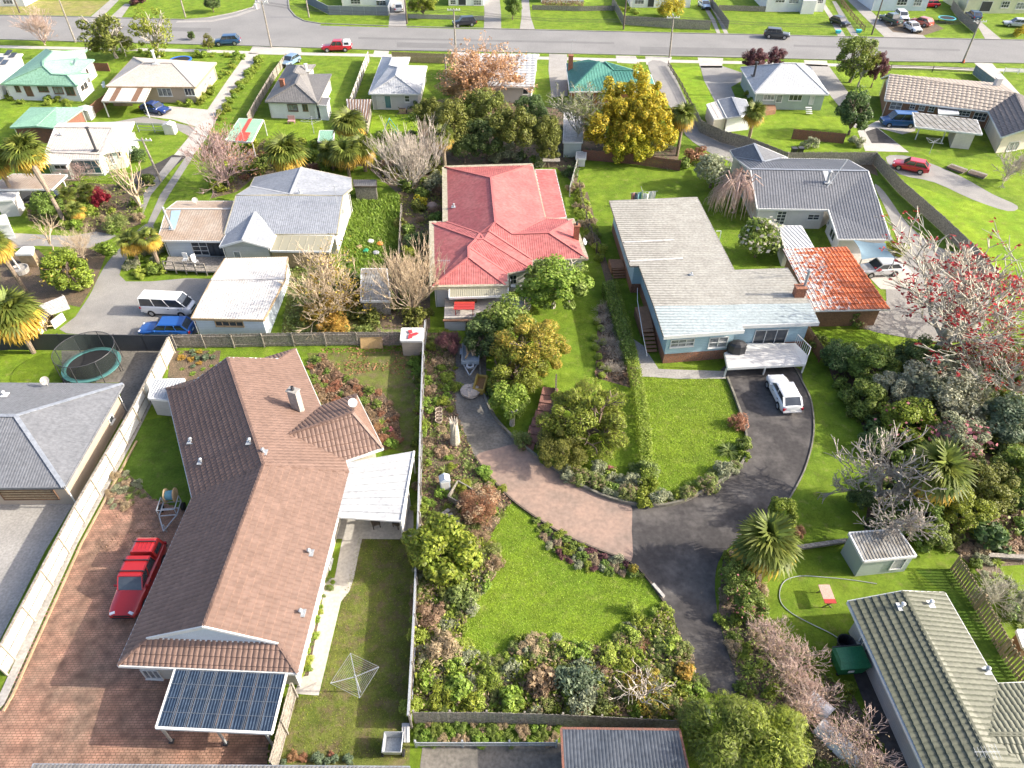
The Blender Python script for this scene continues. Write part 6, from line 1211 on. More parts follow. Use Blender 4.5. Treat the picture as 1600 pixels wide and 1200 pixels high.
pole('pale pole left of the bare street tree', (118,66),7.2, arm=False); pole('pale pole with a crossarm at the side street corner', (424,74),7.6, lamp=True); pole('pale pole with a wide white crossarm in front of the teal roof', (1046,90),6.7,(-.3,0), lamp=True); pole('leaning dark pole on the near kerb at the right', (1504,98),6.8,(.1,0)); pole('dark pole by the dirt yard across the street', (1362,54),6.5, arm=False, m='timber_dark'); pole('dark pole by the grey paling fence across the street', (974,46),6.5, arm=False, m='timber_dark'); pole('dark pole beside the crossing of the grey fence', (636,37),6.0, arm=False, m='timber_dark'); pole('pale crossarm pole on the near kerb behind the orange tree', (712,80),7.0); pole('pale pole standing inside the orange tree', (699,149),6.0, arm=False); pole('grey pole with a crossarm on the grassy shared drive', (252,284),5.6,(-.5,0)); pole('pale pole at the side street mouth', (290,27),6.5, arm=False); pole('short pole on the corner verge by the grey fence', (483,27),5.5, arm=False); pole('dark pole at the top left verge', (31,20),5, arm=False, m='timber_dark')
def tramp(label, c, rp, m, net=False, h=.75, mat_='black_rubber'):
 p = G(*c, h); r = rp * mpp(p); t = thing('trampoline', label, 'trampoline', (p.x, p.y, 0)); child('mat', MB().add([(math.cos(i * .2618) * r * .84, math.sin(i * .2618) * r * .84, h) for i in range(24)], [tuple(range(24))]).mesh('m'), W[mat_], t)
 ring = lambda a, b, z0, z1: MB().lathe([(a, z0),(b, z0),(b, z1),(a, z1),(a, z0)], n=24); child('pad', ring(r * .84, r, h - .04, h + .04).mesh('p'), mat('pad_' + m, dict(blue=(.02,.14,.6), teal=(.07,.2,.19), cyan=(.1,.45,.5))[m], fine=0), t)
 for i in range(6): a = i * 1.047; child('leg', MB().tube([(math.cos(a) * r * .95, math.sin(a) * r * .95,0),(math.cos(a) * r * .95, math.sin(a) * r * .95, h)], .035,6).mesh('l'), W['dark_metal'], t)
 if net:
  nm = bpy.data.materials.new('net_mesh'); nm.use_nodes = True; nt = nm.node_tree; tr = nt.nodes.new('ShaderNodeBsdfTransparent'); ms = nt.nodes.new('ShaderNodeMixShader'); ms.inputs[0].default_value = .42; bs = nt.nodes['Principled BSDF']; bs.inputs['Base Color'].default_value = (.03,.04,.035,1); nt.links.new(tr.outputs[0], ms.inputs[1]); nt.links.new(bs.outputs[0], ms.inputs[2]); nt.links.new(ms.outputs[0], nt.nodes['Material Output'].inputs[0])
  H_ = 2.5; child('net', MB().lathe([(r * .9, h),(r * 1.02, H_)], n=24).mesh('n'), nm, t); child('top_ring', MB().tube([(math.cos(i * .2618) * r * 1.02, math.sin(i * .2618) * r * 1.02, H_) for i in range(25)], .03,5).mesh('r'), W['dark_metal'], t)
  for i in range(8): a = i * .785; x, y = math.cos(a) * r * 1.05, math.sin(a) * r * 1.05; child('pole', MB().tube([(x, y, .1),(x, y, h),(x * .98, y * .98, H_)], .035,6).mesh('p'), W['dark_metal'], t)
tramp('large round trampoline with a black safety net behind the grey roof', (143,570),43, 'teal', True); tramp('blue rimmed trampoline behind the cream hipped house', (282,93),17, 'blue'); tramp('small cyan rimmed trampoline beyond the dirt yard', (1480,28),13, 'cyan')
def clothesline(label, c, rp, h=1.9, dens=7, tilt=0, rz=.5):
 p = G(*c, h); r = rp * mpp(p); t = thing('clothesline', label, 'clothesline', (p.x, p.y, 0), None, rz); child('post', MB().tube([(0,0,0),(0,0, h + .15)], .04,8).mesh('p'), W['galvanised'], t)
 cs = [Vector((math.cos(a) * r, math.sin(a) * r, h + .1)) for a in (0,1.5708,3.1416,4.7124)]
 for v in cs: child('arm', MB().bar((0,0, h - .1), v, .035).mesh('a'), W['galvanised'], t)
 w_ = MB()
 for k in range(1, dens + 1):
  s = k / dens
  for i in range(4): a, b = cs[i] * s, cs[(i + 1) % 4] * s; a.z = b.z = h + .1 * s; w_.bar(a, b, .007 if k < dens else .014)
 o = child('line', w_.mesh('w'), W['galvanised'], t); o['kind'] = 'stuff'; return t
clothesline('square rotary clothesline on the lawn beside the brown house path', (555,1056),38,2.0,9, rz=.35); clothesline('folded-out rotary clothesline behind the charcoal roof house', (487,189),17,1.8,2, rz=.2); clothesline('white rotary clothesline in front of the stained carport', (1460,221),14,1.8,3, rz=.6)
def washing():
 p = G(1004,301,1.7); t = thing('washing_line', 'rotary line hung with white washing behind the blue house', 'washing', (p.x, p.y, 0)); child('post', MB().tube([(0,0,0),(0,0,2.0)], .04).mesh('p'), W['galvanised'], t); cl = [((.8,.8,.78),0),((.75,.74,.72),.25),((.1,.12,.2),-.9),((.4,.2,.2),-1.3),((.2,.4,.45),-.5),((.8,.8,.8),.7),((.8,.79,.76),1.15)]
 for i, (c, x) in enumerate(cl): V = []; F = []; [V.append((x + .42 * u, -.4 + .15 * math.sin(u * 5 + i + v) + .1 * i, 1.75 - 1.0 * v)) for u in (0,.33,.66,1) for v in (0,.5,1)]; [F.append((a * 3 + b, a * 3 + b + 1, a * 3 + b + 4, a * 3 + b + 3)) for a in range(3) for b in range(2)]; child('garment', MB().add(V, F).mesh('g'), mat('cloth_%d' % i, c, fine=.03), t)
 child('arm', MB().bar((-1.5,-.3,1.8),(1.8,.2,1.8),.03).bar((0,-1.4,1.8),(0,1.4,1.8),.03).mesh('a'), W['galvanised'], t)
washing()
def swing():
 p = G(610,208); t = thing('swing_frame', 'thin blue A-frame swing on the lime lawn', 'swing', p); s = paint('swing_blue', (.1,.45,.5)); k = mpp(p)
 for y in (-.7,.7): child('leg', MB().tube([(-1.1, y, 0),(0, y * .8,1.9)], .035).mesh('l'), s, t); child('leg', MB().tube([(1.1, y, 0),(0, y * .8,1.9)], .035).mesh('l'), s, t)
 child('top_bar', MB().tube([(0,-.6,1.9),(0,.6,1.9)], .04).mesh('b'), s, t); child('swing_seat', MB().box((0,0,.5),(.5,.2,.04)).bar((0,-.2,.5),(0,-.2,1.9),.02).bar((0,.2,.5),(0,.2,1.9),.02).mesh('s'), W['black_rubber'], t)
swing()
def dumpster():
 p = G(1326,1034,.6); t = thing('rubbish_skip', 'large green lidded rubbish bin beside the olive roof', 'rubbish bin', (p.x, p.y, 0), None, .08); g = mat('skip_green', (.015,.13,.055),(.03,.17,.08), rough=.45); b = MB(); V = [(x * s, y * s2, z) for z, s, s2 in ((.15,.72,.52),(1.1,.88,.62)) for x, y in ((-1,-1),(1,-1),(1,1),(-1,1))]; b.add(V, [(0,1,5,4),(1,2,6,5),(2,3,7,6),(3,0,4,7),(3,2,1,0),(4,5,6,7)]); child('bin', b.mesh('b'), g, t)
 l = MB(); V = [(-.92,-.68,1.12),(.92,-.68,1.12),(.92,.66,1.14),(-.92,.66,1.14),(-.8,-.3,1.3),(.8,-.3,1.3),(.8,.5,1.36),(-.8,.5,1.36)]; l.add(V, [(0,1,5,4),(1,2,6,5),(2,3,7,6),(3,0,4,7),(4,5,6,7)]); child('lid', l.mesh('l'), g, t); child('hinge', MB().tube([(-.85,.68,1.15),(.85,.68,1.15)], .05).mesh('h'), W['dark_metal'], t)
 for x in (-.7,.7):
  for y in (-.45,.45): child('wheel', MB().ball((x, y, .1),.1,8).mesh('w'), W['black_rubber'], t)
 child('sign_plate', MB().box((-.2,-.66,.75),(.35,.02,.2)).mesh('s'), W['white_paint'], t); p = G(1320,1008,.5); t = thing('rain_tank', 'open black tub behind the green bin', 'tub', (p.x, p.y, 0)); child('tub', MB().lathe([(.01,.1),(.38,.1),(.48,.85),(.54,.88),(.54,.8)], n=14).mesh('t'), W['car_trim'], t)
dumpster()
def table():
 p = G(1293,930,.7); t = thing('garden_table', 'small table with a pink and red top on the grass', 'table', (p.x, p.y, 0)); child('top', MB().box((0,.1,.72),(.72,1.25,.05)).mesh('t'), mat('table_top', (.5,.3,.24),(.45,.34,.28), scale=2), t); child('cloth', MB().box((0,-.45,.75),(.73,.3,.02)).mesh('c'), PT_RED, t)
 for y in (-.45,.6): child('leg', MB().bar((-.3, y, 0),(.3, y, .7),.05).mesh('l'), W['timber_dark'], t); child('leg', MB().bar((.3, y, 0),(-.3, y, .7),.05).mesh('l'), W['timber_dark'], t)
table()
def hose():
 pts = [G(x, y, .05) for x, y in smooth_px([(1370,912),(1330,906),(1290,902),(1250,900),(1226,908),(1218,926),(1222,944),(1240,960),(1270,976),(1295,988),(1308,996)], False, 4)]; tag(MB().tube(pts, .026,6).obj('hose', W['galvanised']), 'long white hose curving over the grass to the black tub', 'hose')
hose()
def cabinet(label, c, w, d, h, m, name='cabinet', top=None, rz=0):
 p = G(*c); t = thing(name, label, name.replace('_', ' '), p, None, rz); child('body', MB().box((0,0, h / 2),(w, d, h)).mesh('b'), W[m], t); b = MB(); b.add([(-w * .55,-d * .55, h),(w * .55,-d * .55, h),(w * .55, d * .55, h),(-w * .55, d * .55, h),(0,-d * .55, h + .25),(0, d * .55, h + .25)], [(0,1,4),(2,3,5),(1,2,5,4),(3,0,4,5)]) if top == 'gable' else b.box((0,0, h + .03),(w * 1.08, d * 1.08,.07)); child('lid', b.mesh('l'), W[m], t); child('door', MB().box((0,-d / 2 - .012, h * .5),(w * .8,.025, h * .8)).mesh('d'), W['plaster_white'], t)
cabinet('small pale grey metal cabinet in the weedy strip', (696,763),.7,.6,1.1, 'board_iceblue', 'cabinet', 'gable', .2); cabinet('white goat house on the grass by the wire panel', (268,208),1.4,1.2,1.3, 'plaster_white', 'kennel', 'gable'); cabinet('small white shed beside the mint green garage', (136,185),2.0,1.6,1.4, 'plaster_white', 'garden_shed', 'gable'); cabinet('white letterbox post on the lawn strip', (400,14),.4,.3,.9, 'white_paint', 'letterbox')
def stump():
 p = G(711,692); t = thing('tree_stump', 'tall pale splintered tree stump at the drive edge', 'tree stump', p); child('trunk', MB().tube([(0,0,-.1),(.05,0,1.1),(.0,.1,2.1)], [.42,.33,.3], 9).mesh('t'), BK['lichen'], t); rn = random.Random(3)
 for i in range(9): a = i * .7; child('splinter', MB().tube([(math.cos(a) * .22, math.sin(a) * .22 + .1,2.0),(math.cos(a) * .34, math.sin(a) * .34 + .1,2.35 + .35 * rn.random())], [.09,.015], 5).mesh('s'), BK['pale'], t)
 p = G(800,664); t = thing('tree_stump', 'short grey trunk beside the brick steps', 'tree stump', p); child('trunk', MB().tube([(0,0,0),(.1,0,1.5)], [.22,.16], 8).mesh('t'), BK['grey'], t); child('branch_stub', MB().tube([(.08,0,1.1),(.4,.1,1.6)], [.09,.05], 6).mesh('s'), BK['grey'], t)
stump()
for i, (x, y) in enumerate(((686,645),(686,651),(686,656),(686,661))):
 p = G(x, y); t = thing('plant_pot', ['farthest round pot in the row of four on the weedy path', 'second pot from the far end of the row of four', 'third pot from the far end of the row of four', 'nearest pot of the row of four, with a pale rim'][i], 'plant pot', p, 'row of four pots'); child('pot', MB().lathe([(.01,.02),(.22,.02),(.3,.38),(.26,.38),(.24,.3),(.01,.3)], n=12).mesh('p'), W['plaster_tan'], t); child('soil', MB().lathe([(.25,.32),(.01,.33)], n=12).mesh('s'), W['soil'], t)
def trailers():
 # boat trailer
 f, r_ = G(733,598,.5), G(736,552,.5); d = f - r_; t = thing('boat_trailer', 'pale blue-grey loaded trailer parked on the side drive', 'trailer', (r_.x, r_.y, 0), None, math.atan2(d.y, d.x)); m = mat('trailer_grey', (.3,.35,.39),(.2,.24,.27)); child('tray', MB().box((.3,0,.6),(2.6,1.5,.08)).box((.3,.74,.78),(2.6,.05,.35)).box((.3,-.74,.78),(2.6,.05,.35)).box((1.6,0,.78),(.05,1.5,.35)).mesh('t'), m, t); child('drawbar', MB().bar((1.5,.6,.5),(3.0,0,.5),.09).bar((1.5,-.6,.5),(3.0,0,.5),.09).mesh('d'), W['galvanised'], t)
 for y in (-.85,.85): w_ = child('wheel', MB().tube([(0, y - .09,.33),(0, y + .09,.33)], .33,14).mesh('w'), W['black_rubber'], t); child('mudguard', MB().box((0, y, .72),(.8,.24,.05)).mesh('m'), m, t)
 child('spare_wheel', MB().lathe([(.2,-.1),(.36,-.08),(.36,.08),(.2,.1)], (1.85,0,.62),14).mesh('s'), W['galvanised'], t); rn = random.Random(9)
 for i in range(9): child('firewood', MB().tube([(rn.uniform(-.8,.2), rn.uniform(-.5,.5),.75 + i * .05),(rn.uniform(.3,1.3), rn.uniform(-.5,.5),.85 + i * .04)], .08,6).mesh('f'), W['timber_tan'], t)
 # frame trailer with hose reel
 f, r_ = G(253,838,.5), G(268,790,.5); d = f - r_; t = thing('frame_trailer', 'galvanised frame trailer carrying a big hose reel', 'trailer', (r_.x, r_.y, 0), None, math.atan2(d.y, d.x)); g = W['galvanised']; fr = MB()
 for y in (-.6,.6): fr.bar((-.3, y, .55),(.9, y, .55),.07).bar((.9, y, .55),(2.2,0,.5),.07); [fr.bar((x, y, .55),(x, y, 1.15),.05) for x in (-.3,.9)]
 for x in (-.3,.3,.9): fr.bar((x, -.6,.55),(x, .6,.55),.06)
 for z in (1.15,): fr.bar((-.3,-.6, z),(.9,-.6, z),.05).bar((-.3,.6, z),(.9,.6, z),.05).bar((.9,-.6, z),(.9,.6, z),.05)
 child('frame', fr.mesh('f'), g, t); child('hose_reel', MB().tube([(-.45,-.28,1.1),(-.45,.28,1.1)], .34,14).mesh('h'), mat('hose_blue', (.1,.25,.32), fine=0), t)
 for y in (-.32,.32): child('reel_flange', MB().tube([(-.45, y - .03,1.1),(-.45, y + .03,1.1)], .52,16).mesh('r'), W['timber_tan'], t)
 for y in (-.75,.75): child('wheel', MB().tube([(0, y - .08,.3),(0, y + .08,.3)], .3,14).mesh('w'), W['black_rubber'], t)
 child('jockey_wheel', MB().tube([(1.9,0,.0),(1.9,0,.8)], .05).mesh('j'), g, t)
trailers()
def sofa():
 p = G(751,600,.4); t = thing('old_bathtub', 'discarded yellow bathtub-shaped sofa on the side drive', 'sofa', (p.x, p.y, 0), None, -.15); m = mat('sofa_yellow', (.36,.25,.05),(.28,.18,.06), scale=3); b = MB()
 child('seat', MB().box((0,0,.22),(.9,1.7,.4)).mesh('s'), mat('sofa_seat', (.26,.14,.05), fine=.1), t)
 for q in (((-.42,0,.4),(.2,1.9,.75)),((.42,0,.35),(.18,1.9,.6)),((0,.88,.35),(.9,.22,.6)),((0,-.88,.35),(.9,.22,.6))): o = child('cushion_arm', MB().box(*q).mesh('c'), m, t); o.modifiers.new('b', 'BEVEL').width = .07
 p = G(735,610,.3); t = thing('fabric_bundle', 'round cream tarpaulin bundle on the side drive', 'tarpaulin', (p.x, p.y, 0)); rn = random.Random(5); b = MB(); b.ball((0,0,.25),(.85,.85,.35),14); b.v = [(x * rn.uniform(.9,1.1), y * rn.uniform(.9,1.1), max(0, z + rn.uniform(-.08,.08))) for x, y, z in b.v]; child('cloth', b.mesh('c'), mat('tarp_cream', (.45,.38,.32),(.35,.29,.24), scale=3), t)
sofa()
def steps():
 t = thing('garden_steps', 'red-brown brick steps climbing between the two yellow trees', 'steps', G(830,670)); L = [(847,610),(844,622),(841,634),(836,646),(831,658),(826,670),(821,682),(815,694)]
 for i, (x, y) in enumerate(L): z = .75 - i * .09; a, b = G(x, y, z), G(x + 24 - i * .6, y + 3, z); MB().bar(a - Vector((0,0,.09)), b - Vector((0,0,.09)),.95,.2).obj('step', mat('step_red', (.25,.12,.09),(.17,.09,.075), scale=2, amt=.9, fine=.2), t)
 MB().bar(G(869,590,.9), G(868,625,.7),.12,.9).bar(G(868,625,.7), G(838,700,.15),.1,.25).obj('side_wall', W['timber_dark'], t)
steps()
def misc():
 p = G(581,538,.3); t = thing('plywood_sheet', 'tan plywood sheet leaning on the paling fence', 'plywood', (p.x, p.y, 0)); child('sheet', MB().add([(-1.0,-.25,.02),(1.0,-.2,.02),(1.0,.3,1.15),(-1.0,.35,1.15),(-1.0,-.27,0),(1.0,-.22,0),(1.0,.28,1.13),(-1.0,.33,1.13)], [(0,1,2,3),(7,6,5,4),(0,4,5,1),(1,5,6,2),(2,6,7,3),(3,7,4,0)]).mesh('s'), mat('plywood', (.45,.3,.13),(.38,.25,.11), scale=3), t)
 p = G(615,1165,.4); t = thing('scoop_trailer', 'grey moulded cart at the foot of the long lawn', 'cart', (p.x, p.y, 0)); child('tray', MB().lathe([(.01,.35),(.62,.35),(.75,.9),(.7,.92),(.6,.45)], n=4).mesh('t'), W['galvanised'], t).rotation_euler = (0,0,.785); [child('wheel', MB().tube([(x - .05,-.3,.2),(x + .05,-.3,.2)], .2,10).mesh('w'), W['black_rubber'], t) for x in (-.55,.55)]
 tb = thing('garden_border', 'white outdoor timber stack in the bottom corner by the long fence', 'timber stack', G(637,1140)); [MB().bar(G(630 + i * 4,1130,.15 + .05 * i), G(630 + i * 4,1160,.15 + .05 * i),.14,.05).obj('plank', W['plaster_white'], tb) for i in range(3)]
 t = thing('compost_bay', 'old timber pallet compost bays in the weedy strip', 'compost bay', G(715,770)); [MB().bar(a, b, .08,.5).obj('board', W['timber_grey'], t) for a, b in ((G(700,778,.3), G(716,754,.3)),(G(716,754,.3), G(740,768,.3)),(G(700,778,.3), G(722,790,.3)),(G(722,790,.3), G(740,768,.3)))]; [MB().bar(G(680 + i * 6,812 - i * 1,.35 - i * .03), G(702 + i * 5,796 + i * 7,.35),.3,.05).obj('plank', W['timber_grey'], t) for i in range(5)]
 for i, (x, y, c, lb) in enumerate(((562,389,(.4,.28,.15), 'tan board lying in the overgrown lawn'),(572,395,(.03,.3,.15), 'green crate lying in the overgrown lawn'),(594,384,(.6,.2,.03), 'orange tub lying in the overgrown lawn'),(580,380,(.6,.58,.55), 'white bucket lying in the overgrown lawn'),(588,398,(.35,.35,.36), 'grey bin lying in the overgrown lawn'))): p = G(x, y); t = thing(['board', 'crate', 'tub', 'bucket', 'bin'][i], lb, 'yard item', p, None, i * .7); child('body', MB().lathe([(.01,.02),(.3,.02),(.36,.3),(.3,.36),(.01,.37)], n=4 if i < 2 else 9).mesh('b'), mat('yard_%d' % i, c, fine=.1), t); child('lid', MB().box((.1,.05,.39),(.3,.25,.05)).mesh('r'), mat('yard_%d' % i, c), t)
 # cluttered firewood shelter, left
 P = [G(60,478,1.7), G(100,462,1.7), G(108,480,1.5), G(70,518,1.5), G(50,518,1.5)]; t = house('ramshackle white iron firewood shelter against the dark fence', P, 'wood_shelter', 'wood shelter'); roof(t, [[P[0], P[1], P[2], G(78,490,1.55)], ], W['roof_pale'], 'corr', .25); rn = random.Random(2); MB().prism([G(56,500), G(80,482), G(86,500), G(72,516)], 0,.35).obj('soil_bin', W['soil'], t)
 for i in range(14): p = G(64 + rn.random() * 20,492 + rn.random() * 18,.4); MB().tube([p, p + Vector((rn.uniform(-.5,.5), rn.uniform(-.3,.3),.15))], .07,6).obj('log', W['timber_tan'], t)
 MB().bar(G(82,508,.45), G(100,494,.45),.06,.9).bar(G(60,516,.6), G(80,480,.6),.06,1.2).obj('side_sheet', W['plaster_white'], t); [MB().box((p.x, p.y, .8),(.1,.1,1.6)).obj('post', W['timber_grey'], t) for p in (G(108,482), G(72,517))]
 p = G(34,426); t = thing('planter_tub', 'round pale tub with a bare trunk on the left bank', 'planter', p); child('tub', MB().lathe([(.01,.05),(.75,.05),(.85,.6),(.75,.6),(.7,.45),(.01,.45)], n=14).mesh('t'), W['concrete'], t); child('trunk', MB().tube([(0,0,.4),(-.5,.3,2.0)], [.12,.08]).mesh('k'), BK['pale'], t)
 # red and green roofed shelter by the palms
 a, b, c, d = G(374,185,2.3), G(411,187,2.3), G(393,222,2.2), G(352,219,2.2); t = house('open shelter with a green roof crossed by red sheets', [a, b, c, d], 'garden_shelter', 'shelter'); roof(t, [[a, b, c, d]], mat('roof_oldgreen', (.22,.4,.27),(.3,.42,.3), scale=1), 'corr', .25, fascia=W['white_paint'], rib_dir=(0,-1)); q = lambda u, v: a.lerp(b, u).lerp(d.lerp(c, u), v) + Vector((0,0,.06)); [MB().poly([q(*w_) for w_ in z_]).obj('red_sheet', mat('roof_redsheet', (.5,.07,.05), fine=.05), t, fix=False) for z_ in (((.4,0),(.56,0),(.56,.62),(.4,.62)),((.38,.62),(.8,.62),(.8,1),(.38,1)))]
 for p in (a, b, c, d): MB().box((p.x * .998, p.y, 1.1),(.1,.1,2.2)).obj('post', W['white_paint'], t)
 # striped shelter by the palm, and hen house
 a, b, c, d = G(541,155,2.1), G(580,155.5,2.1), G(574,190,1.9), G(545,185,1.9); t = house('striped grey and red iron roof shelter beside the white cottage', [a, b, c, d], 'garden_shelter', 'shelter'); roof(t, [[a, b, c, d]], W['roof_pale'], 'rib', .5, fascia=W['timber_dark'], rib_dir=(0,-1)); [MB().bar(a.lerp(b, k).lerp(d.lerp(c, k),.01) + Vector((0,0,.06)), a.lerp(b, k).lerp(d.lerp(c, k),.99) + Vector((0,0,.06)),.2,.02).obj('stripe_sheet', W['timber_brown'], t) for k in (.1,.22,.34,.46,.58,.7,.82,.94)]; walls(t, [a, b, c, d], 1.9, W['timber_grey'], .2)
 P = [G(500,204,1.5), G(522,204,1.5), G(520,221,1.3), G(497,221,1.3)]; simple('small green roofed hen house among the palms', [P], 1.3, P, 'roof_green', 'timber_grey', name='hen_house', cat='hen house', d=.08); P = [G(882,175,2.2), G(910,175,2.2), G(910,222,2.1), G(880,222,2.1)]; simple('pale teal shed hidden behind the lichen tree', [P], 2.1, P, 'roof_pale', 'board_palegreen', name='garden_shed', cat='shed', d=.1); P = [G(901,237,1.1), G(916,237,1.1), G(915,248,1.1), G(900,248,1.1)]; simple('white topped box by the corner of the red-brown fence', [P], 1.1, P, 'roof_white', 'plaster_white', kind='flat', name='storage_box', cat='box', d=.05)
 P = [G(565,420,1.9), G(604,420,1.9), G(610,470,1.7), G(564,470,1.7)]; simple('low rusted white iron shed between the two bare trees', [P], 1.8, P, 'roof_weathered', 'timber_grey', name='garden_shed', cat='shed', d=.1)
 P = [G(1488,700,.4), ];
 for i, (x, y, lb) in enumerate(((470,195, 'faded pink garden chair beside the charcoal roof house'),)): p = G(456,193); t = thing('garden_chair', lb, 'chair', p); m = mat('chair_pink', (.5,.3,.28), fine=0); child('seat', MB().box((0,0,.4),(1.0,.6,.08)).mesh('s'), m, t); child('backrest', MB().box((0,.3,.75),(1.0,.06,.6)).mesh('b'), m, t); [child('leg', MB().box((x_, y_, .2),(.08,.08,.4)).mesh('l'), m, t) for x_ in (-.45,.45) for y_ in (-.25,.25)]
 for i, (x, y, a, lb) in enumerate(((588,822,.4, 'brown wooden patio chair under the middle of the patio roof edge'),(622,822,-.6, 'brown wooden patio chair nearest the patio post'))):
  p = G(x, y); t = thing('patio_chair', lb, 'chair', p, 'patio chairs', a); m = W['timber_dark']; child('seat', MB().box((0,0,.42),(.55,.55,.06)).mesh('s'), m, t); child('backrest', MB().box((0,.26,.75),(.55,.05,.6)).mesh('b'), m, t); [child('leg', MB().box((x_, y_, .2),(.06,.06,.42)).mesh('l'), m, t) for x_ in (-.23,.23) for y_ in (-.23,.23)]; [child('armrest', MB().box((x_, 0,.62),(.06,.5,.04)).mesh('r'), m, t) for x_ in (-.27,.27)]
 for i, (x, y, lb) in enumerate(((291,411, 'white plastic chair at the left on the timber deck'),(307,413, 'white plastic chair at the right on the timber deck'),(802,452, 'white garden chair by the french door of the red roof house'))): p = G(x, y, .5 if i < 2 else 1.1); t = thing('plastic_chair', lb, 'chair', p, 'white plastic chairs', i * .8); m = W['white_paint']; child('seat', MB().box((0,0,.4),(.5,.5,.05)).mesh('s'), m, t); child('backrest', MB().box((0,.26,.75),(.5,.05,.65)).mesh('b'), m, t); [child('leg', MB().box((x_, y_, .2),(.05,.05,.4)).mesh('l'), m, t) for x_ in (-.22,.22) for y_ in (-.22,.22)]
 for i, (x, y) in enumerate(((1238.5,243),(1248.5,242.5))): p = G(x, y); t = thing('wheelie_bin', 'dark wheelie bin behind the grey roof, the %s of two' % ('one on the palm side' if i == 0 else 'one farther from the palm'), 'wheelie bin', p, 'two dark wheelie bins'); child('bin', MB().add([(a * s, b * s, z) for z, s in ((.05,.25),(1.0,.32)) for a, b in ((-1,-1),(1,-1),(1,1),(-1,1))], [(0,1,5,4),(1,2,6,5),(2,3,7,6),(3,0,4,7),(4,5,6,7)]).mesh('b'), W['car_trim'], t); child('lid', MB().box((0,0,1.04),(.68,.72,.08)).mesh('l'), W['dark_metal'], t)
 # vegetable boxes on the far lawn, wire panel, woodpile
 for i, (x0, y0, x1, y1, lb) in enumerate(((1483,259,1508,268, 'long timber vegetable bed on the right lawn, nearer the red car'),(1514,268,1540,276, 'timber vegetable bed with a red pot at its end'))): t = thing('raised_bed', lb, 'raised bed', G(x0, y0)); MB().bar(G(x0, y0,.15), G(x1, y1,.15),1.2,.3).obj('frame', W['timber_grey'], t); MB().bar(G(x0, y0,.28), G(x1, y1,.28),1.0,.06).obj('soil', W['soil'], t)
 t = thing('retaining_wall', 'long low timber retaining wall behind the metal shed', 'retaining wall', G(1240,858)); MB().bar(G(1232,858,.2), G(1322,845,.2),.16,.42).obj('beam', W['timber_grey'], t); MB().bar(G(1232,858,.42), G(1322,845,.42),.2,.04).obj('cap', W['timber_grey'], t)
 t = thing('retaining_wall', 'mossy timber retaining edge at the far right bank', 'retaining wall', G(1560,880)); MB().bar(G(1545,868,.2), G(1620,872,.2),.16,.42).obj('beam', W['timber_grey'], t); MB().bar(G(1545,868,.42), G(1620,872,.42),.2,.04).obj('cap', W['timber_grey'], t)
 t = thing('raised_sleeper', 'white concrete sleeper on the lawn edge by the drive', 'kerb block', G(1025,925)); MB().bar(G(1020,913,.12), G(1037,933,.12),.2,.24).obj('block', W['concrete_pale'], t)
 for i, (x, y, lb) in enumerate(((1598,1010, 'blue-white hutch at the right edge by the trellis'),)): P = [G(1590,985,1.3), G(1640,985,1.3), G(1640,1010,1.2), G(1600,1012,1.2)]; simple(lb, [P], 1.2, P, 'roof_white', 'brick_brown', name='hutch', cat='hutch', d=.05)
 for i, (a, b) in enumerate((((1272,1088),(1296,1106)),((1300,1140),(1330,1170)))): p = G((a[0] + b[0]) / 2,(a[1] + b[1]) / 2,.8); t = thing('cloche_tunnel', ['pale plastic tunnel among the pink twigs, the one nearer the green bin', 'longer pale plastic tunnel among the pink twigs at the bottom'][i], 'garden tunnel', (p.x, p.y, 0), None, -.9); n = 8; L = (1.3,2.4)[i]; V = [(x, .55 * math.cos(math.pi * k / n),.7 * math.sin(math.pi * k / n) + .1) for x in (-L / 2,-L / 6, L / 6, L / 2) for k in range(n + 1)]; F = [(a_ * 9 + k, a_ * 9 + k + 1, a_ * 9 + k + 10, a_ * 9 + k + 9) for a_ in range(3) for k in range(n)]; child('cover', MB().add(V, F).mesh('c'), mat('poly_film', (.75,.74,.73),(.6,.58,.57), scale=3, rough=.3), t); [child('hoop', MB().tube([(x, .57 * math.cos(math.pi * k / n),.72 * math.sin(math.pi * k / n) + .1) for k in range(n + 1)], .025,5).mesh('h'), W['white_paint'], t) for x in (-L / 2,-L / 6, L / 6, L / 2)]
 for i, (x, y, c) in enumerate(((1309,52,(.05,.45,.5)),(1341,51,(.05,.4,.48)))): p = G(x, y); t = thing('recycling_crate', 'teal recycling crate on the verge, the one %s' % ('left of the twin drive' if i == 0 else 'right of the twin drive'), 'crate', p, 'recycling crates'); child('crate', MB().add([(a * s, b * s * .8, z) for z, s in ((.03,.35),(.5,.45)) for a, b in ((-1,-1),(1,-1),(1,1),(-1,1))], [(0,1,5,4),(1,2,6,5),(2,3,7,6),(3,0,4,7),(0,1,2,3)]).mesh('c'), mat('crate_teal', c, fine=0), t); child('rim', MB().box((0,0,.5),(.95,.78,.05)).mesh('r'), mat('crate_teal', c, fine=0), t)
 p = G(1505,98.5); t = thing('traffic_cone', 'small orange cone at the foot of the leaning pole', 'cone', p); child('cone', MB().lathe([(.2,.05),(.04,.6),(.01,.62)], n=10).mesh('c'), mat('cone_orange', (.6,.12,.03), fine=0), t); child('base', MB().box((0,0,.03),(.5,.5,.06)).mesh('b'), W['car_trim'], t)
 pk = thing('pergola', 'bare timber rack at the back of the red house garden', 'rack', G(860,250)); [MB().bar(G(x, 252), G(x, 252) + Vector((0,0,1.7)),.08).obj('post', W['galvanised'], pk) for x in (850,860,872)]; MB().bar(G(848,250,1.7), G(875,250,1.7),.9,.06).obj('shelf', W['timber_grey'], pk)
misc()
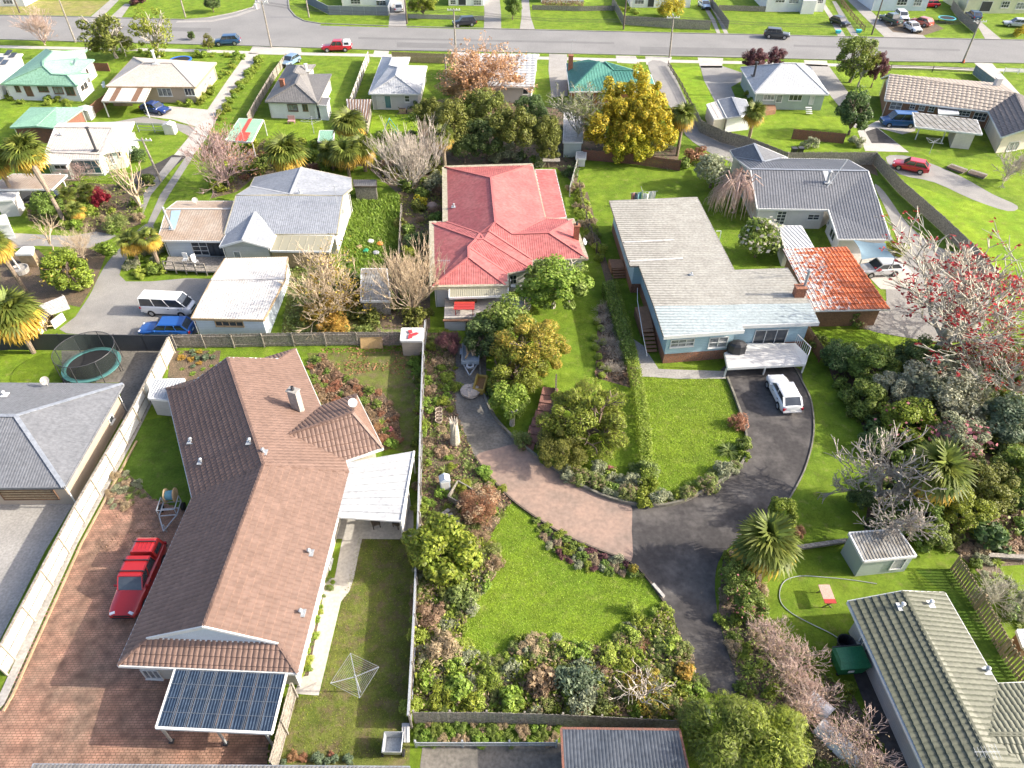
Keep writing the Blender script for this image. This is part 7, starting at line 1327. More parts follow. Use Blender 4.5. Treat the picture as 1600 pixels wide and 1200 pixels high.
def wires():
 P = [(424,74,7.3),(712,80,6.7),(1046,90,6.4),(1504,98,6.6)]; t = thing('power_line', 'thin power wires strung along the near side of the street', 'power line', G(424,74)); Q = [G(x, y) + Vector((0,0, z)) for x, y, z in P]
 for dx in (-.9,-.4,.4,.9):
  for a, b in zip(Q, Q[1:]): MB().tube([a.lerp(b, k / 8) + Vector((0, dx, -1.0 * 4 * k / 8 * (1 - k / 8))) for k in range(9)], .018,4).obj('wire', W['dark_metal'], t)
wires()
# ------------------------------------------------------------------ fences
M = W
fence('white_fence', 'tall white panelled fence on timber posts between brown and grey roofs', [(-14,1032),(0,1008),(115,792),(206,636),(262,527)], 1.8, mat('panel_white', (.6,.595,.57),(.48,.475,.45), scale=1.2), 'panel2', 2.45, M['timber_pale'], M['timber_grey'], rail_side=-1)
fence('dark_fence', 'dark grey sheet fence behind the netted trampoline', [(-60,525),(0,522),(264,524)], 1.8, mat('steel_dark', (.06,.065,.072), rough=.5), 'panel', 2.4, M['dark_metal'])
fence('paling_fence', 'old grey paling fence behind the brown tiled house', [(268,523),(360,522),(455,520),(556,519),(655,519)], 1.5, M['timber_grey'], 'paling', 2.5, M['timber_grey'], rail_side=-1)
fence('long_fence', 'long narrow dark topped fence dividing the two middle gardens', [(664,500),(661,530),(657,640),(653,800),(646,960),(637,1118)], 1.6, M['timber_dark'], 'panel', 2.4, M['timber_grey'], M['galvanised'])
fence('paling_fence', 'weathered paling fence along the bottom of the flower beds', [(645,1113),(760,1113),(880,1117),(1064,1126)], 1.5, M['timber_grey'], 'paling', 2.3, M['timber_grey'])
fence('paling_fence', 'gapped green-stained paling fence beside the olive roof', [(1500,868),(1540,930),(1580,1000),(1625,1065)], 1.6, mat('timber_moss', (.2,.16,.08),(.27,.23,.15), scale=3, amt=.9), 'pales', 2.2, M['timber_tan'], rail_side=1, pieces=True)
fence('paling_fence', 'grey paling fence sweeping past the palm and grey roof to the right lawn', [(1085,165),(1096,188),(1130,204),(1165,213),(1200,226),(1232,239)], 1.7, M['timber_grey'], 'paling', 2.4, M['timber_grey']); fence('paling_fence', 'straight grey paling fence behind the wheelie bins', [(1232,238),(1300,238),(1370,238)], 1.7, M['timber_grey'], 'paling', 2.4, M['timber_grey'])
fence('paling_fence', 'long diagonal grey paling fence between gravel yard and lime lawn', [(1370,238),(1410,282),(1475,338),(1520,380),(1562,428)], 1.6, M['timber_grey'], 'paling', 2.4, M['timber_grey'])
fence('paling_fence', 'red-brown paling fence below the golden tree', [(912,234),(985,240),(1064,251)], 1.4, M['timber_red'], 'paling', 2.4, M['timber_red']); fence('paling_fence', 'brown paling fence on the lawn below the pale green house', [(1241,202),(1322,209)], 1.4, M['timber_red'], 'paling', 2.4, M['timber_dark'])
fence('paling_fence', 'white fence between the charcoal roof and white cottage', [(575,80),(566,101),(547,152)], 1.6, mat('fence_white', (.6,.58,.54),(.45,.43,.4), scale=2), 'paling', 2.4, M['timber_grey']); fence('paling_fence', 'grey paling fence left of the charcoal roof', [(446,84),(425,112),(403,148),(385,180)], 1.4, M['timber_grey'], 'paling', 2.4, M['timber_grey'])
fence('paling_fence', 'street paling fence behind the white cottage', [(612,81),(690,84),(708,84.5)], 1.6, M['timber_tan'], 'paling', 2.0, M['timber_tan']); fence('rail_fence', 'low post and rail fence along the right footpath', [(1394,101),(1460,103),(1525,106)], 1.0, M['timber_dark'], 'rail', 6, M['timber_dark'])
fence('board_fence', 'brown board fence between mint green and cream roofs', [(130,172),(165,146)], 1.5, M['timber_brown'], 'paling', 2.4, M['timber_brown']); fence('board_fence', 'short dark board fence behind the mint green house', [(142,98),(167,99)], 1.3, M['timber_red'], 'paling', 2.4, M['timber_red'])
fence('street_fence', 'dark grey sheet fence along the street corner', [(478,-8),(512,9),(606,10),(612,-8)], 1.7, mat('steel_grey', (.2,.22,.25), fine=.05), 'panel', 2.4, M['galvanised']); fence('street_fence', 'grey paling fence along the far verge', [(957,-6),(974,24),(1060,30),(1111,32)], 1.7, M['timber_grey'], 'paling', 2.4, M['timber_grey']); fence('street_fence', 'grey paling fence beside the drive of the light blue car', [(1110,-6),(1139,32)], 1.6, M['timber_grey'], 'paling', 2.4, M['timber_grey'])
fence('street_fence', 'low grey wall along the front of the porch house', [(638,22),(756,25)], .8, M['concrete'], 'panel', 3, M['concrete']); fence('street_fence', 'low paling fence behind the far lawn', [(832,8),(906,10),(960,9)], .9, M['timber_grey'], 'paling', 2.4, M['timber_grey']); fence('street_fence', 'low grey fence between the far lawns', [(1124,8),(1200,10)], 1.0, M['timber_grey'], 'paling', 2.4, M['timber_grey'])
fence('street_fence', 'brown post and rail fence beside the dirt yard', [(1312,-8),(1335,22),(1352,40)], 1.1, M['timber_brown'], 'rail', 3, M['timber_brown']); fence('street_fence', 'grey paling fence beside the small trampoline', [(1490,0),(1503,17),(1528,38)], 1.6, M['timber_grey'], 'paling', 2.4, M['timber_grey'])
fence('block_wall', 'blue-grey block wall at the drive of the long brick house', [(1525,101),(1558,126)], 1.5, mat('block_grey', (.2,.25,.27),(.27,.3,.31), lines=(2,.4,.3), lw=.08), 'panel', 1.6, M['concrete']); fence('drive_fence', 'dark low fence along the gravel drive by the lime lawn', [(1044,95),(1066,130),(1082,162)], .9, M['timber_dark'], 'rail', 2, M['timber_dark'])
fence('board_fence', 'brown board fence at the corner of the blue house deck', [(1262,505),(1288,545)], 1.5, M['timber_brown'], 'paling', 2.4, M['timber_brown'], rail_side=-1); fence('wire_fence', 'old wire and post fence beside the red house lean-to', [(902,248),(890,292)], 1.3, mat('wire_mesh', (.35,.38,.37),(.2,.25,.2), scale=3), 'corr', 2.0, M['timber_grey']); fence('post_fence', 'row of old posts in the scrub beside the back lawn', [(905,282),(912,320),(932,380)], 1.3, M['timber_grey'], 'rail', 1.6, M['timber_dark']); fence('rail_fence', 'low rail fence across the bottom right bed', [(648,1160),(870,1160)], .8, M['galvanised'], 'rail', 3, M['galvanised'])
fence('screen_fence', 'sloping grey slat screen beside the blue sheet carport', [(453,1068),(420,1190)], 1.7, M['timber_grey'], 'paling', 2.4, M['timber_grey']); fence('wire_fence', 'wire panel fence on the grass by the white goat house', [(212,192),(262,193)], 1.3, W['galvanised'], 'rail', 3, W['galvanised']); fence('rail_fence', 'white rail fence at the right edge by the street', [(1572,106),(1640,109)], .9, W['white_paint'], 'rail', 2, W['white_paint']); fence('garden_fence', 'garden divider fence behind the overgrown lawn', [(626,318),(622,392)], 1.2, W['timber_grey'], 'pales', 2.2, W['timber_grey'])
# ------------------------------------------------------------------ trees and plants, one by one
# street and the row behind it
bare('bare_tree', 'faint pink bare tree on the verge behind the mint green house', 62,48,26, 'bare_dense', 'pink'); tree('tree', 'half bare wide tree on the verge, brownish green', 168,50,42, 'olive', 'crown_open', .8, bark='grey'); tree('tree', 'wispy pale green street tree behind the cream hipped roof', 235,48,36, 'yg', 'crown_sparse', .95, bark='pale')
tree('tree', 'tiny round tree at the kerb left of the navy SUV', 298,55,7, 'deep', 'crown_d', .8); tree('tree', 'small orange-green tree beside the navy SUV', 323,64,11, 'olive', 'crown_open', 1.1); tree('tree', 'dark rounded tree on the far corner verge', 330,4,15, 'deep', 'crown_a', .8); shrub('shrub', 'dark purple bush at the top left lawn', 216,0,14, 'purple', 'bush_a')
tree('tree', 'bright green street tree behind the low wall', 660,5,26, 'yg', 'crown_a', .7); tree('tree', 'tall dark green tree beside the far gravel crossing', 801,8,14, 'mid', 'crown_a', 1.3); shrub('shrub', 'golden round bush behind the street paling fence', 1050,14,23, 'gold', 'bush_c', .9); hedge('hedge', 'clipped brown hedge in front of the far white house', [(846,11),(912,13)], 2,1.1, 'brown', dens=60, a=.14, b=.09)
tree('tree', 'purple-leaved tree behind the white hipped roof', 1180,93,21, 'purple', 'crown_a', .85, zc=3); tree('tree', 'dark purple tree right of the first purple one', 1213,89,16, 'purple', 'crown_b', .9, zc=3); tree('tree', 'tall green and bronze tree beside the street at the right', 1340,88,34, 'mid', 'crown_b', .95, zc=4); tree('tree', 'half bare pale tree leaning on the green street tree', 1352,100,26, 'yg', 'crown_sparse', 1, zc=3.5, bark='pale'); tree('tree', 'narrow purple tree leaning beside the long brick house', 1372,104,17, 'purple', 'crown_plume', 1.3, zc=3.2)
tree('tree', 'dense dark rounded tree between the white hip and the brick house', 1337,175,30, 'deep', 'crown_d', 1.1, zc=3.2); shrub('shrub', 'pale flowering bush under the dense dark tree', 1338,222,13, 'sage', 'bush_a'); shrub('shrub', 'low bush on the lawn above the tall paling fence', 1265,225,13, 'sage', 'bush_b')
shrub('shrub', 'yellow flowering bush at the right street edge', 1594,50,12, 'gold', 'bush_b'); bare('bare_tree', 'small pale bare tree by the vegetable beds', 1580,262,26, 'bare_spread', 'pale')
bare('orange_tree', 'wide autumn tree with orange leaves before the white tile roof', 747,124,56, 'bare_dense', 'pink', .62,4.2, [('leaves', 'tips_orange', 'orange')]); tree('orange_tree', 'dense peach-orange lower crown of the autumn tree', 735,130,50, 'orange', 'crown_open', .5,3.4, bark='pink', limbs=False)
ev = [(705,190,42, 'olive', 'crown_a', 4.5),(760,175,40, 'olive', 'crown_b', 5),(672,175,26, 'olive', 'crown_a', 3.5),(805,200,38, 'olive', 'crown_a', 4.5),(760,215,34, 'deep', 'crown_b', 3),(855,205,30, 'olive', 'crown_a', 4),(858,232,20, 'olive', 'crown_b', 2.5),(830,170,26, 'deep', 'crown_b', 4),(725,225,24, 'deep', 'crown_a', 2.5)]
el = ['olive evergreen at the left front of the dark clump', 'tall olive evergreen under the orange tree', 'olive evergreen beside the cottage lawn', 'broad olive evergreen in the middle of the clump', 'dark evergreen low in the middle of the clump', 'olive evergreen right of the clump, left of the lichen tree', 'low olive bush tree behind the red roof', 'dark evergreen at the back of the clump', 'low dark evergreen by the palm at the red roof']
for (x, y, r, m, s, z), l in zip(ev, el): tree('evergreen_tree', l, x, y, r, m, s, .9, z, group='dark evergreen clump', limbs=False)
for x, y, r, z, l, s in ((985,170,54,5.2, 'top of the golden conifer clump', 1.1),(952,200,48,3.8, 'left lower golden conifer of the clump', .9),(1012,195,52,4.0, 'right golden conifer of the clump', .95),(985,222,42,2.4, 'lowest golden conifer of the clump by the red-brown fence', .8)): tree('golden_conifer', l, x, y, r, 'gold', 'crown_plume', s, z, group='golden conifers', limbs=False)
bare('lichen_tree', 'pale lichen-covered tree with a dark ivied trunk', 905,185,40, 'bare_dense', 'lichen', .8,4.5, [('leaves', 'tips_lichen', 'fern')]); bare('bare_tree', 'smaller lichen tree left of the golden conifers', 945,195,24, 'bare_dense', 'lichen', .8,3, [('leaves', 'tips_lichen', 'grey')]); shrub('shrub', 'sage bush behind the red roof', 795,243,20, 'sage', 'bush_b'); shrub('shrub', 'pale spiky plant on the back lawn by the brown fence', 1043,258,11, 'sage', 'strap'); shrub('shrub', 'leafy bush behind the red house lean-to', 838,252,12, 'mid', 'bush_a')
shrub('shrub', 'rust and green bush by the gravel drive palm', 1093,247,22, 'rust', 'bush_b'); tree('round_bush', 'dark rounded bush at the corner of the back lawn', 1115,265,33, 'sage', 'ball', .8, limbs=False); shrub('shrub', 'green bush left of the dark rounded bush', 1068,258,13, 'mid', 'bush_d')
bare('weeping_tree', 'weeping pink bare tree beside the grey house', 1152,300,46, 'bare_weep', 'pink', .8,2.6)
tree('camellia', 'round camellia speckled with cream flowers by the blue house', 1188,372,37, 'mid', 'ball', .95,2.3, fruit=('flowers', 'white', 'flower_dots'), limbs=False); shrub('shrub', 'rosy bush with yellow-green leaves by the shade sail', 1402,388,17, 'yg', 'bush_a', .8, None, None, [('flowers', 'flower_few', 'pink')]); shrub('shrub', 'green bush under the orange tile eave', 1330,495,20, 'mid', 'bush_d'); shrub('shrub', 'grassy clump right of the bush under the orange tiles', 1348,506,14, 'straw', 'grass_clump', .7)
# palms
palm('fan palm beside the striped shelter', 546,195,30,4.6, nf=26); palm('broad fan palm behind the blue-grey iron roof', 448,240,34,3.6); palm('fan palm behind the small slatted shed', 540,240,27,3.2); palm('fan palm right of the one behind the slatted shed', 566,232,26,3.0); palm('small fan palm left of the pair behind the slatted shed', 516,238,20,2.4, ny=8); palm('tall narrow fan palm beside the red roof corner', 692,214,20,4.6, ny=16); palm('fan palm with a thick trunk by the gravel drive', 1068,182,23,5.2); palm('slim fan palm beside the cream garage', 1179,178,20,4.8, base=(1169,222), ny=10)
palm('large fan palm on the bank of the dark drive', 1196,850,52,2.6, nf=34, ny=14); palm('big fan palm with orange dead fronds right of the bare tree', 1466,738,50,4.2, nf=32, ny=18); palm('tall leaning fan palm with yellow fronds at the left', 40,238,32,6.5, base=(104,352), nf=30, ny=22); palm('dark fan palm cut by the left edge', -6,252,24,5.5, ny=8); palm('yellow fan palm with a long trunk at the left edge', -10,382,28,6, base=(40,455), ny=24); palm('large yellow-green fan palm behind the dark fence', 18,492,44,4.2, nf=34, ny=40); palm('yellow drooping palm at the gravel yard corner', 203,378,22,2.6, nf=10, ny=18); palm('second yellow drooping palm nearer the cream annexe', 232,372,20,3.0, nf=10, ny=18); palm('small fan palm in the garden below the off-white house', 135,300,15,1.8, nf=18, ny=3); palm('small green fan palm by the big yellow palm trunk', 105,305,16,1.8, nf=16, ny=4); palm('low fan palm right of the small palms', 118,328,16,1.6, nf=16, ny=8)
# left middle
bare('bare_tree', 'wide rosy bare tree behind the cream annexe', 345,252,52, 'bare_dense', 'mauve', .8,3.2, [('leaves', 'tips_few', 'rust')]); bare('bare_tree', 'upright pale bare tree beside the shared drive', 205,285,36, 'bare_few', 'tan', 1.4,3.4); bare('bare_tree', 'thin bare sapling on the left bank', 70,365,24, 'bare_few', 'tan', 1,2); bare('bare_bush', 'dry bare bush beside the gravel yard', 122,385,26, 'bare_twig', 'tan', .9,1.4); shrub('shrub', 'rosy bare bush below the off-white house', 118,272,30, 'mauve', 'bare_twig', .6); tree('red_shrub', 'bright red leafy shrub in the left garden', 157,309,14, 'red', 'crown_d', 1.2, limbs=False)
tree('citrus_tree', 'yellow-green citrus tree on the bank of the gravel yard', 98,422,40, 'yg', 'crown_d', .75,2.2, fruit=('fruit', 'yellow', 'flower_few')); tree('green_bush', 'dark leafy bush under the leaning palm', 75,320,26, 'mid', 'crown_d', .8, limbs=False); shrub('shrub', 'bright lime bush beside the citrus tree', 132,445,15, 'lime', 'bush_a'); shrub('shrub', 'leafy bush where the shared drive narrows', 165,390,15, 'bright', 'bush_d'); shrub('shrub', 'feathery green bush beside the bare upright tree', 178,350,20, 'fern', 'bush_c'); shrub('shrub', 'dark bush by the grassy drive pole', 232,282,12, 'mid', 'bush_d'); shrub('shrub', 'olive bush beside the off-white house porch', 213,243,16, 'deep', 'bush_b'); shrub('shrub', 'yellow tall bush at the off-white house corner', 192,245,13, 'gold', 'bush_c', 1.3)
scatter_shrubs(BED_A, [('garden_shrub', 'leafy green shrub in the garden under the leaning palm', 'bright', 'bush_d', .8, None),('garden_shrub', 'lime shrub in the garden under the leaning palm', 'lime', 'bush_a', .8, None),('garden_shrub', 'dry tan shrub in the garden under the leaning palm', 'tan', 'bush_c', .7, None),('flax_plant', 'strappy green plant in the garden under the leaning palm', 'bright', 'strap_b', .8, None)], 34, 'left garden plants', .5,1.1,3,.7, near=[(60,325, 'at the left end'),(100,300, 'around the two small palms'),(110,350, 'along the gravel path'),(150,310, 'beside the red shrub'),(160,350, 'by the narrow drive'),(200,310, 'under the upright bare tree')])
scatter_shrubs([(200,398),(262,385),(262,415),(255,432),(205,436)], [('garden_shrub', 'green shrub beside the weathered deck', 'mid', 'bush_d', .8, None),('garden_shrub', 'bright shrub beside the weathered deck', 'lime', 'bush_a', .8, None),('garden_shrub', 'pale flowering shrub beside the weathered deck', 'sage', 'bush_b', .8, None)], 18, 'plants beside the deck', .4,.9,5,.7)
bare('bare_tree', 'big tangled bare tree with ochre leaves behind the white garage', 512,452,62, 'bare_dense', 'tan', .75,2.6, [('leaves', 'tips_few', 'amber'),('ivy_leaves', 'crown_sparse', 'amber')]); bare('pollard_tree', 'pollarded bare tree with a brush of straight shoots', 640,450,48, 'bare_vase', 'tan', 1.1,2.8); bare('bare_tree', 'dense brush-like bare tree behind the red house', 640,258,52, 'bare_vase', 'pale', .9,3.0) ; bare('bare_bush', 'rosy twiggy bush at the paling fence', 610,530,18, 'bare_twig', 'mauve', .7,.6); tree('green_bush', 'yellow-green rounded bush at the end of the overgrown lawn', 637,400,19, 'yg', 'crown_d', .8, limbs=False)
shrub('hanging_shrub', 'ochre leafy bush trailing over the paling fence', 520,510,26, 'amber', 'bush_c', .6); shrub('shrub', 'deep green bush beside the red roof left wall', 655,380,22, 'deep', 'bush_b'); shrub('shrub', 'pale leafy bush in front of the red roof back corner', 680,285,22, 'sage', 'bush_b'); shrub('shrub', 'golden bush beside the red roof corner', 655,318,14, 'gold', 'bush_a'); tag(MB().ball((G(675,325).x, G(675,325).y, .3),(.7,.7,.4),12).obj('stone_ball', mat('stone_pink', (.4,.28,.22),(.3,.22,.18), scale=3)), 'round pinkish stone mound beside the red roof', 'stone')
scatter_shrubs(BED_M, [('garden_shrub', 'dark shrub in the strip between the grey and red houses', 'deep', 'bush_b', .8, None),('garden_shrub', 'olive shrub in the strip between the grey and red houses', 'olive', 'bush_a', .8, None),('garden_shrub', 'fresh green shrub in the strip between the grey and red houses', 'mid', 'bush_d', .8, None),('dry_shrub', 'dry brown shrub in the strip between the grey and red houses', 'brown', 'bush_c', .7, None)], 44, 'plants between grey and red houses', .5,1.2,8,.75, near=[(590,270, 'behind the slatted shed'),(650,270, 'under the brush-like bare tree'),(680,330, 'beside the upper red roof'),(645,350, 'along the garden divider'),(655,410, 'beside the lower red roof'),(590,450, 'around the rusted shed'),(640,480, 'under the pollarded tree'),(570,500, 'near the paling fence')])
scatter_shrubs(BED_T, [('garden_shrub', 'dark shrub in the wild strip behind the red house', 'deep', 'bush_b', .8, None),('garden_shrub', 'green shrub in the wild strip behind the red house', 'mid', 'bush_a', .8, None),('garden_shrub', 'pale shrub in the wild strip behind the red house', 'sage', 'bush_c', .8, None)], 40, 'plants behind the red house', .6,1.3,9,.8, near=[(640,200, 'at the cottage lawn'),(700,200, 'on the left of the dark clump'),(760,240, 'behind the upper red roof'),(820,235, 'under the right of the dark clump'),(880,230, 'around the lichen tree'),(960,240, 'under the golden conifers'),(890,275, 'by the wire fence'),(600,250, 'by the palms')])
scatter_shrubs(BED_Q, [('garden_shrub', 'green shrub in the scrub among the palms', 'mid', 'bush_a', .8, None),('garden_shrub', 'yellowish shrub in the scrub among the palms', 'yg', 'bush_d', .8, None),('dry_shrub', 'rusty dry shrub in the scrub among the palms', 'rust', 'bush_c', .6, None)], 30, 'plants among the palms', .6,1.2,10,.8)
scatter_shrubs([(890,300),(905,290),(925,340),(945,400),(935,420),(912,360)], [('garden_shrub', 'ochre scrub bush along the old posts', 'yg', 'bush_c', .8, None),('garden_shrub', 'lime scrub bush along the old posts', 'lime', 'bush_a', .8, None),('dry_shrub', 'dry scrub bush along the old posts', 'straw', 'bush_c', .7, None)], 20, 'scrub along the old posts', .5,1.0,11,.7)
scatter_shrubs([(470,240),(558,250),(555,268),(470,262)], [('flax_plant', 'strappy yellow-green plant behind the blue-grey roof', 'yg', 'strap_b', .9, None),('garden_shrub', 'bushy green plant behind the blue-grey roof', 'bright', 'bush_a', .8, None)], 10, 'plants behind the blue-grey roof', .7,1.2,12)
# centre
tree('tree', 'large bright green leafy tree in front of the red house', 866,440,56, 'bright', 'crown_d', .6,3.0, bark='pale', fruit=('leaves', 'mid', 'crown_open')); tree('tree', 'dark green bush tree over the low garage', 790,500,50, 'mid', 'crown_d', .75,2.2); tree('tree', 'dark bush tree behind the trailer', 752,525,36, 'deep', 'crown_d', .8,1.8); tree('dark_bush', 'grey-purple twiggy bush left of the trailer', 700,535,24, 'purple', 'crown_fine', .8,1.2, limbs=False)
tree('amber_tree', 'yellow and orange feathery tree right of the trailer', 830,540,58, 'yg', 'crown_c', .8,2.6, fruit=('tinted_leaves', 'amber', 'crown_c')); tree('amber_tree', 'amber lower crown of leaves above the brick steps', 808,575,50, 'olive', 'crown_c', .75,1.8, fruit=('tinted_leaves', 'yg', 'crown_c')); tree('amber_tree', 'broad yellow-green feathery tree beside the brick steps', 914,655,70, 'olive', 'crown_c', .7,2.2, fruit=('tinted_leaves', 'yg', 'crown_c')); tree('amber_tree', 'small yellow-green tree at the island tip of the left lawn', 880,700,44, 'olive', 'crown_c', .7,1.3, limbs=False)
tree('green_bush', 'glossy green bush at the drive bend below the yellow tree', 798,625,38, 'bright', 'crown_d', .75,1.2, limbs=False); shrub('shrub', 'green leafy bush by the yellow sofa', 778,610,20, 'mid', 'bush_d'); shrub('shrub', 'pale green bush at the foot of the brick steps', 815,690,18, 'fern', 'bush_c'); shrub('red_plant', 'small bright red plant at the tip of the left lawn', 955,735,8, 'pink', 'bush_c', .8)
hedge('hedge', 'long clipped green hedge dividing the two front lawns', [(955,450),(975,520),(990,585),(1002,650),(1008,720),(1012,760)], .9,.9, 'bright', dens=420, a=.07, b=.04); hedge('hedge', 'darker hedge running up to the blue house side stair', [(948,455),(968,520),(985,575)], 1.0,1.1, 'mid', dens=380, a=.08, b=.05, seed=8)
for x, y in ((933,502),(939,513),(929,528),(932,543),(935,557),(938,571),(941,586),(950,577),(942,534)): shrub('box_ball', 'small clipped box ball in the rose bed', x, y, 7.5, 'lime', 'ball', .8, group='clipped box balls')
for x, y, r in ((945,505,16),(955,520,16),(950,540,18),(965,560,20),(958,580,18),(970,545,20),(948,490,18)): shrub('rose_bush', 'bare grey rose bush in the narrow bed', x, y, r, 'grey', 'bare_twig', .6, group='bare rose bushes') if False else tag(inst('rose_bush', PR['bare_twig'], BK['pale'], G(x, y),(r * mpp(G(x, y)),) * 2 + (r * mpp(G(x, y)) * .6,), r, None), 'bare grey rose bush in the narrow bed', 'shrub', 'bare rose bushes')
I = 'plants around the island lawns'
scatter_shrubs(BED_I, [('garden_shrub', 'strappy green clump edging the island lawns', 'bright', 'strap', .8, None),('garden_shrub', 'pale grey-green shrub edging the island lawns', 'sage', 'bush_b', .8, None),('garden_shrub', 'straw flowered shrub edging the island lawns', 'fern', 'bush_c', .8,('flower_heads', 'heads', 'straw')),('garden_shrub', 'dark green shrub edging the island lawns', 'mid', 'bush_d', .8, None),('garden_shrub', 'yellow-green shrub edging the island lawns', 'yg', 'bush_a', .8, None)], 95, I, .4,.9,21,.5, near=[(860,705, 'by the foot of the brick steps'),(905,745, 'along the kerb below the broad yellow tree'),(950,765, 'near the small red plant'),(990,760, 'at the end of the clipped hedge'),(1030,775, 'at the island point'),(1075,770, 'along the kerb at the drive junction'),(1115,748, 'along the curve of the right lawn'),(1150,715, 'beside the big strappy clump'),(870,725, 'under the broad yellow tree')])
for x, y, r, m, s, l in ((1140,700,21, 'fern', 'strap', 'large strappy clump at the right lawn edge'),(1152,660,17, 'rust', 'bush_c', 'rusty feathery bush at the right lawn edge'),(1030,768,18, 'bright', 'strap', 'big strappy green clump at the island point'),(1085,758,18, 'bright', 'strap', 'strappy clump near the drive junction'),(1118,738,16, 'fern', 'strap', 'strappy clump between the junction and the right lawn edge'),(1005,735,22, 'fern', 'bush_b', 'pale leafy bush at the end of the clipped hedge'),(985,752,16, 'sage', 'bush_b', 'sage bush beside the small red plant')): shrub('border_plant', l, x, y, r, m, s)
# left bed and big bottom bed
tree('light_tree', 'dense pale yellow-green round tree beside the long fence', 688,860,58, 'lime', 'crown_d', .8,2.0, fruit=('leaves', 'yg', 'crown_d'), limbs=False); tree('twig_bush', 'large tan twiggy bush at the edge of the red-brown drive', 752,787,40, 'rust', 'crown_fine', .6,.9, bark='tan', limbs=False, fruit=('pale_twigs', 'tan', 'crown_sparse')); shrub('grass_plant', 'bright lime grassy clump beside the round tree', 752,850,22, 'lime', 'grass_clump', 1.0)
bL = 'weedy strip plants'
scatter_shrubs(BED_L, [('weed_clump', 'green weed clump in the strip along the side drive', 'bright', 'bush_a', .6, None),('weed_clump', 'strappy weed clump in the strip along the side drive', 'fern', 'strap', .7, None),('weed_clump', 'yellowish weed clump in the strip along the side drive', 'yg', 'bush_c', .6, None),('weed_clump', 'dry tan weed clump in the strip along the side drive', 'tan', 'bush_low', .6, None)], 120, bL, .25,.75,22,.6, near=[(655,560, 'beside the long fence near the playhouse'),(690,560, 'by the purple twiggy bush'),(690,620, 'opposite the trailer'),(680,670, 'around the row of pots'),(712,690, 'around the tall stump'),(665,720, 'beside the patio roof'),(720,730, 'at the drive edge below the stump'),(690,760, 'around the small metal cabinet'),(740,770, 'behind the compost bays'),(670,810, 'beside the plank pile'),(730,830, 'by the lime grassy clump')])
for x, y, r, m, s, q, l, ex in ((845,1068,30, 'brown', 'bush_d', .7, 'hydrangea with dry pinkish flower heads in the big bed', [('flower_heads', 'heads', 'rust'),('pale_heads', 'heads', 'tan')]),(905,1060,36, 'teal', 'bush_b', .8, 'grey-green bushy shrub in the big bed', None),(915,1090,30, 'sage', 'bush_b', .8, 'sage shrub below the grey-green one', None),(712,1040,17, 'lime', 'bush_a', .8, 'bright lime shrub in the left of the big bed', None),(715,1075,26, 'bright', 'bush_d', .7, 'bright green shrub below the lime one', None),(800,1095,24, 'bright', 'bush_d', .7, 'deep green shrub near the paling fence', None),(1010,1010,19, 'rust', 'grass_clump', .9, 'rust coloured grass clump in the big bed', None),(1040,985,26, 'fern', 'strap', .8, 'strappy fern green clump at the bed corner', None),(828,1015,24, 'tan', 'bush_c', .6, 'tan shrub at the lawn edge of the big bed', None),(690,1010,30, 'tan', 'bush_c', .7, 'dry tan shrub along the long fence', None),(675,960,26, 'brown', 'bush_c', .6, 'dry brown shrub along the long fence', None),(725,930,26, 'fern', 'bush_a', .7, 'fern green shrub beside the lawn bay', None),(760,1060,24, 'yg', 'bush_c', .7, 'yellow-green shrub in the middle of the big bed', None),(690,1090,24, 'yg', 'bush_c', .7, 'ochre shrub in the lower left of the big bed', None),(985,950,10, 'lime', 'bush_c', 1.6, 'narrow golden upright shrub by the white sleeper', None),(988,890,8, 'yellow', 'bush_c', 1.6, 'narrow yellow upright shrub at the drive bed', None),(1045,1010,18, 'lime', 'bush_a', .8, 'yellow-green shrub beside the rust grass', None),(1070,1050,18, 'amber', 'bush_d', .8, 'peach leaved shrub at the drive end', None)): shrub('border_shrub', l, x, y, r, m, s, q, None, None, ex)
bare('bare_bush', 'bare branching shrub with yellow leaves at the bottom fence', 1010,1075,46, 'bare_few', 'pale', .8,1.3, [('leaves', 'crown_sparse', 'yellow')])
K = [('flower_bed_plant', 'green leafy plant in the large lower bed', 'bright', 'bush_a', .7, None),('flower_bed_plant', 'dry rosy-brown plant in the large lower bed', 'brown', 'bush_c', .6, None),('flower_bed_plant', 'lime plant in the large lower bed', 'lime', 'bush_b', .7, None),('flower_bed_plant', 'fern green plant in the large lower bed', 'fern', 'bush_c', .7, None),('flower_bed_plant', 'tan seed-headed plant in the large lower bed', 'fern', 'bush_b', .7,('seed_heads', 'heads', 'tan')),('flower_bed_plant', 'bright strappy plant in the large lower bed', 'bright', 'strap', .7, None),('flower_bed_plant', 'grey-green plant in the large lower bed', 'sage', 'bush_b', .7, None),('flower_bed_plant', 'yellow-green plant in the large lower bed', 'yg', 'bush_a', .7, None)]
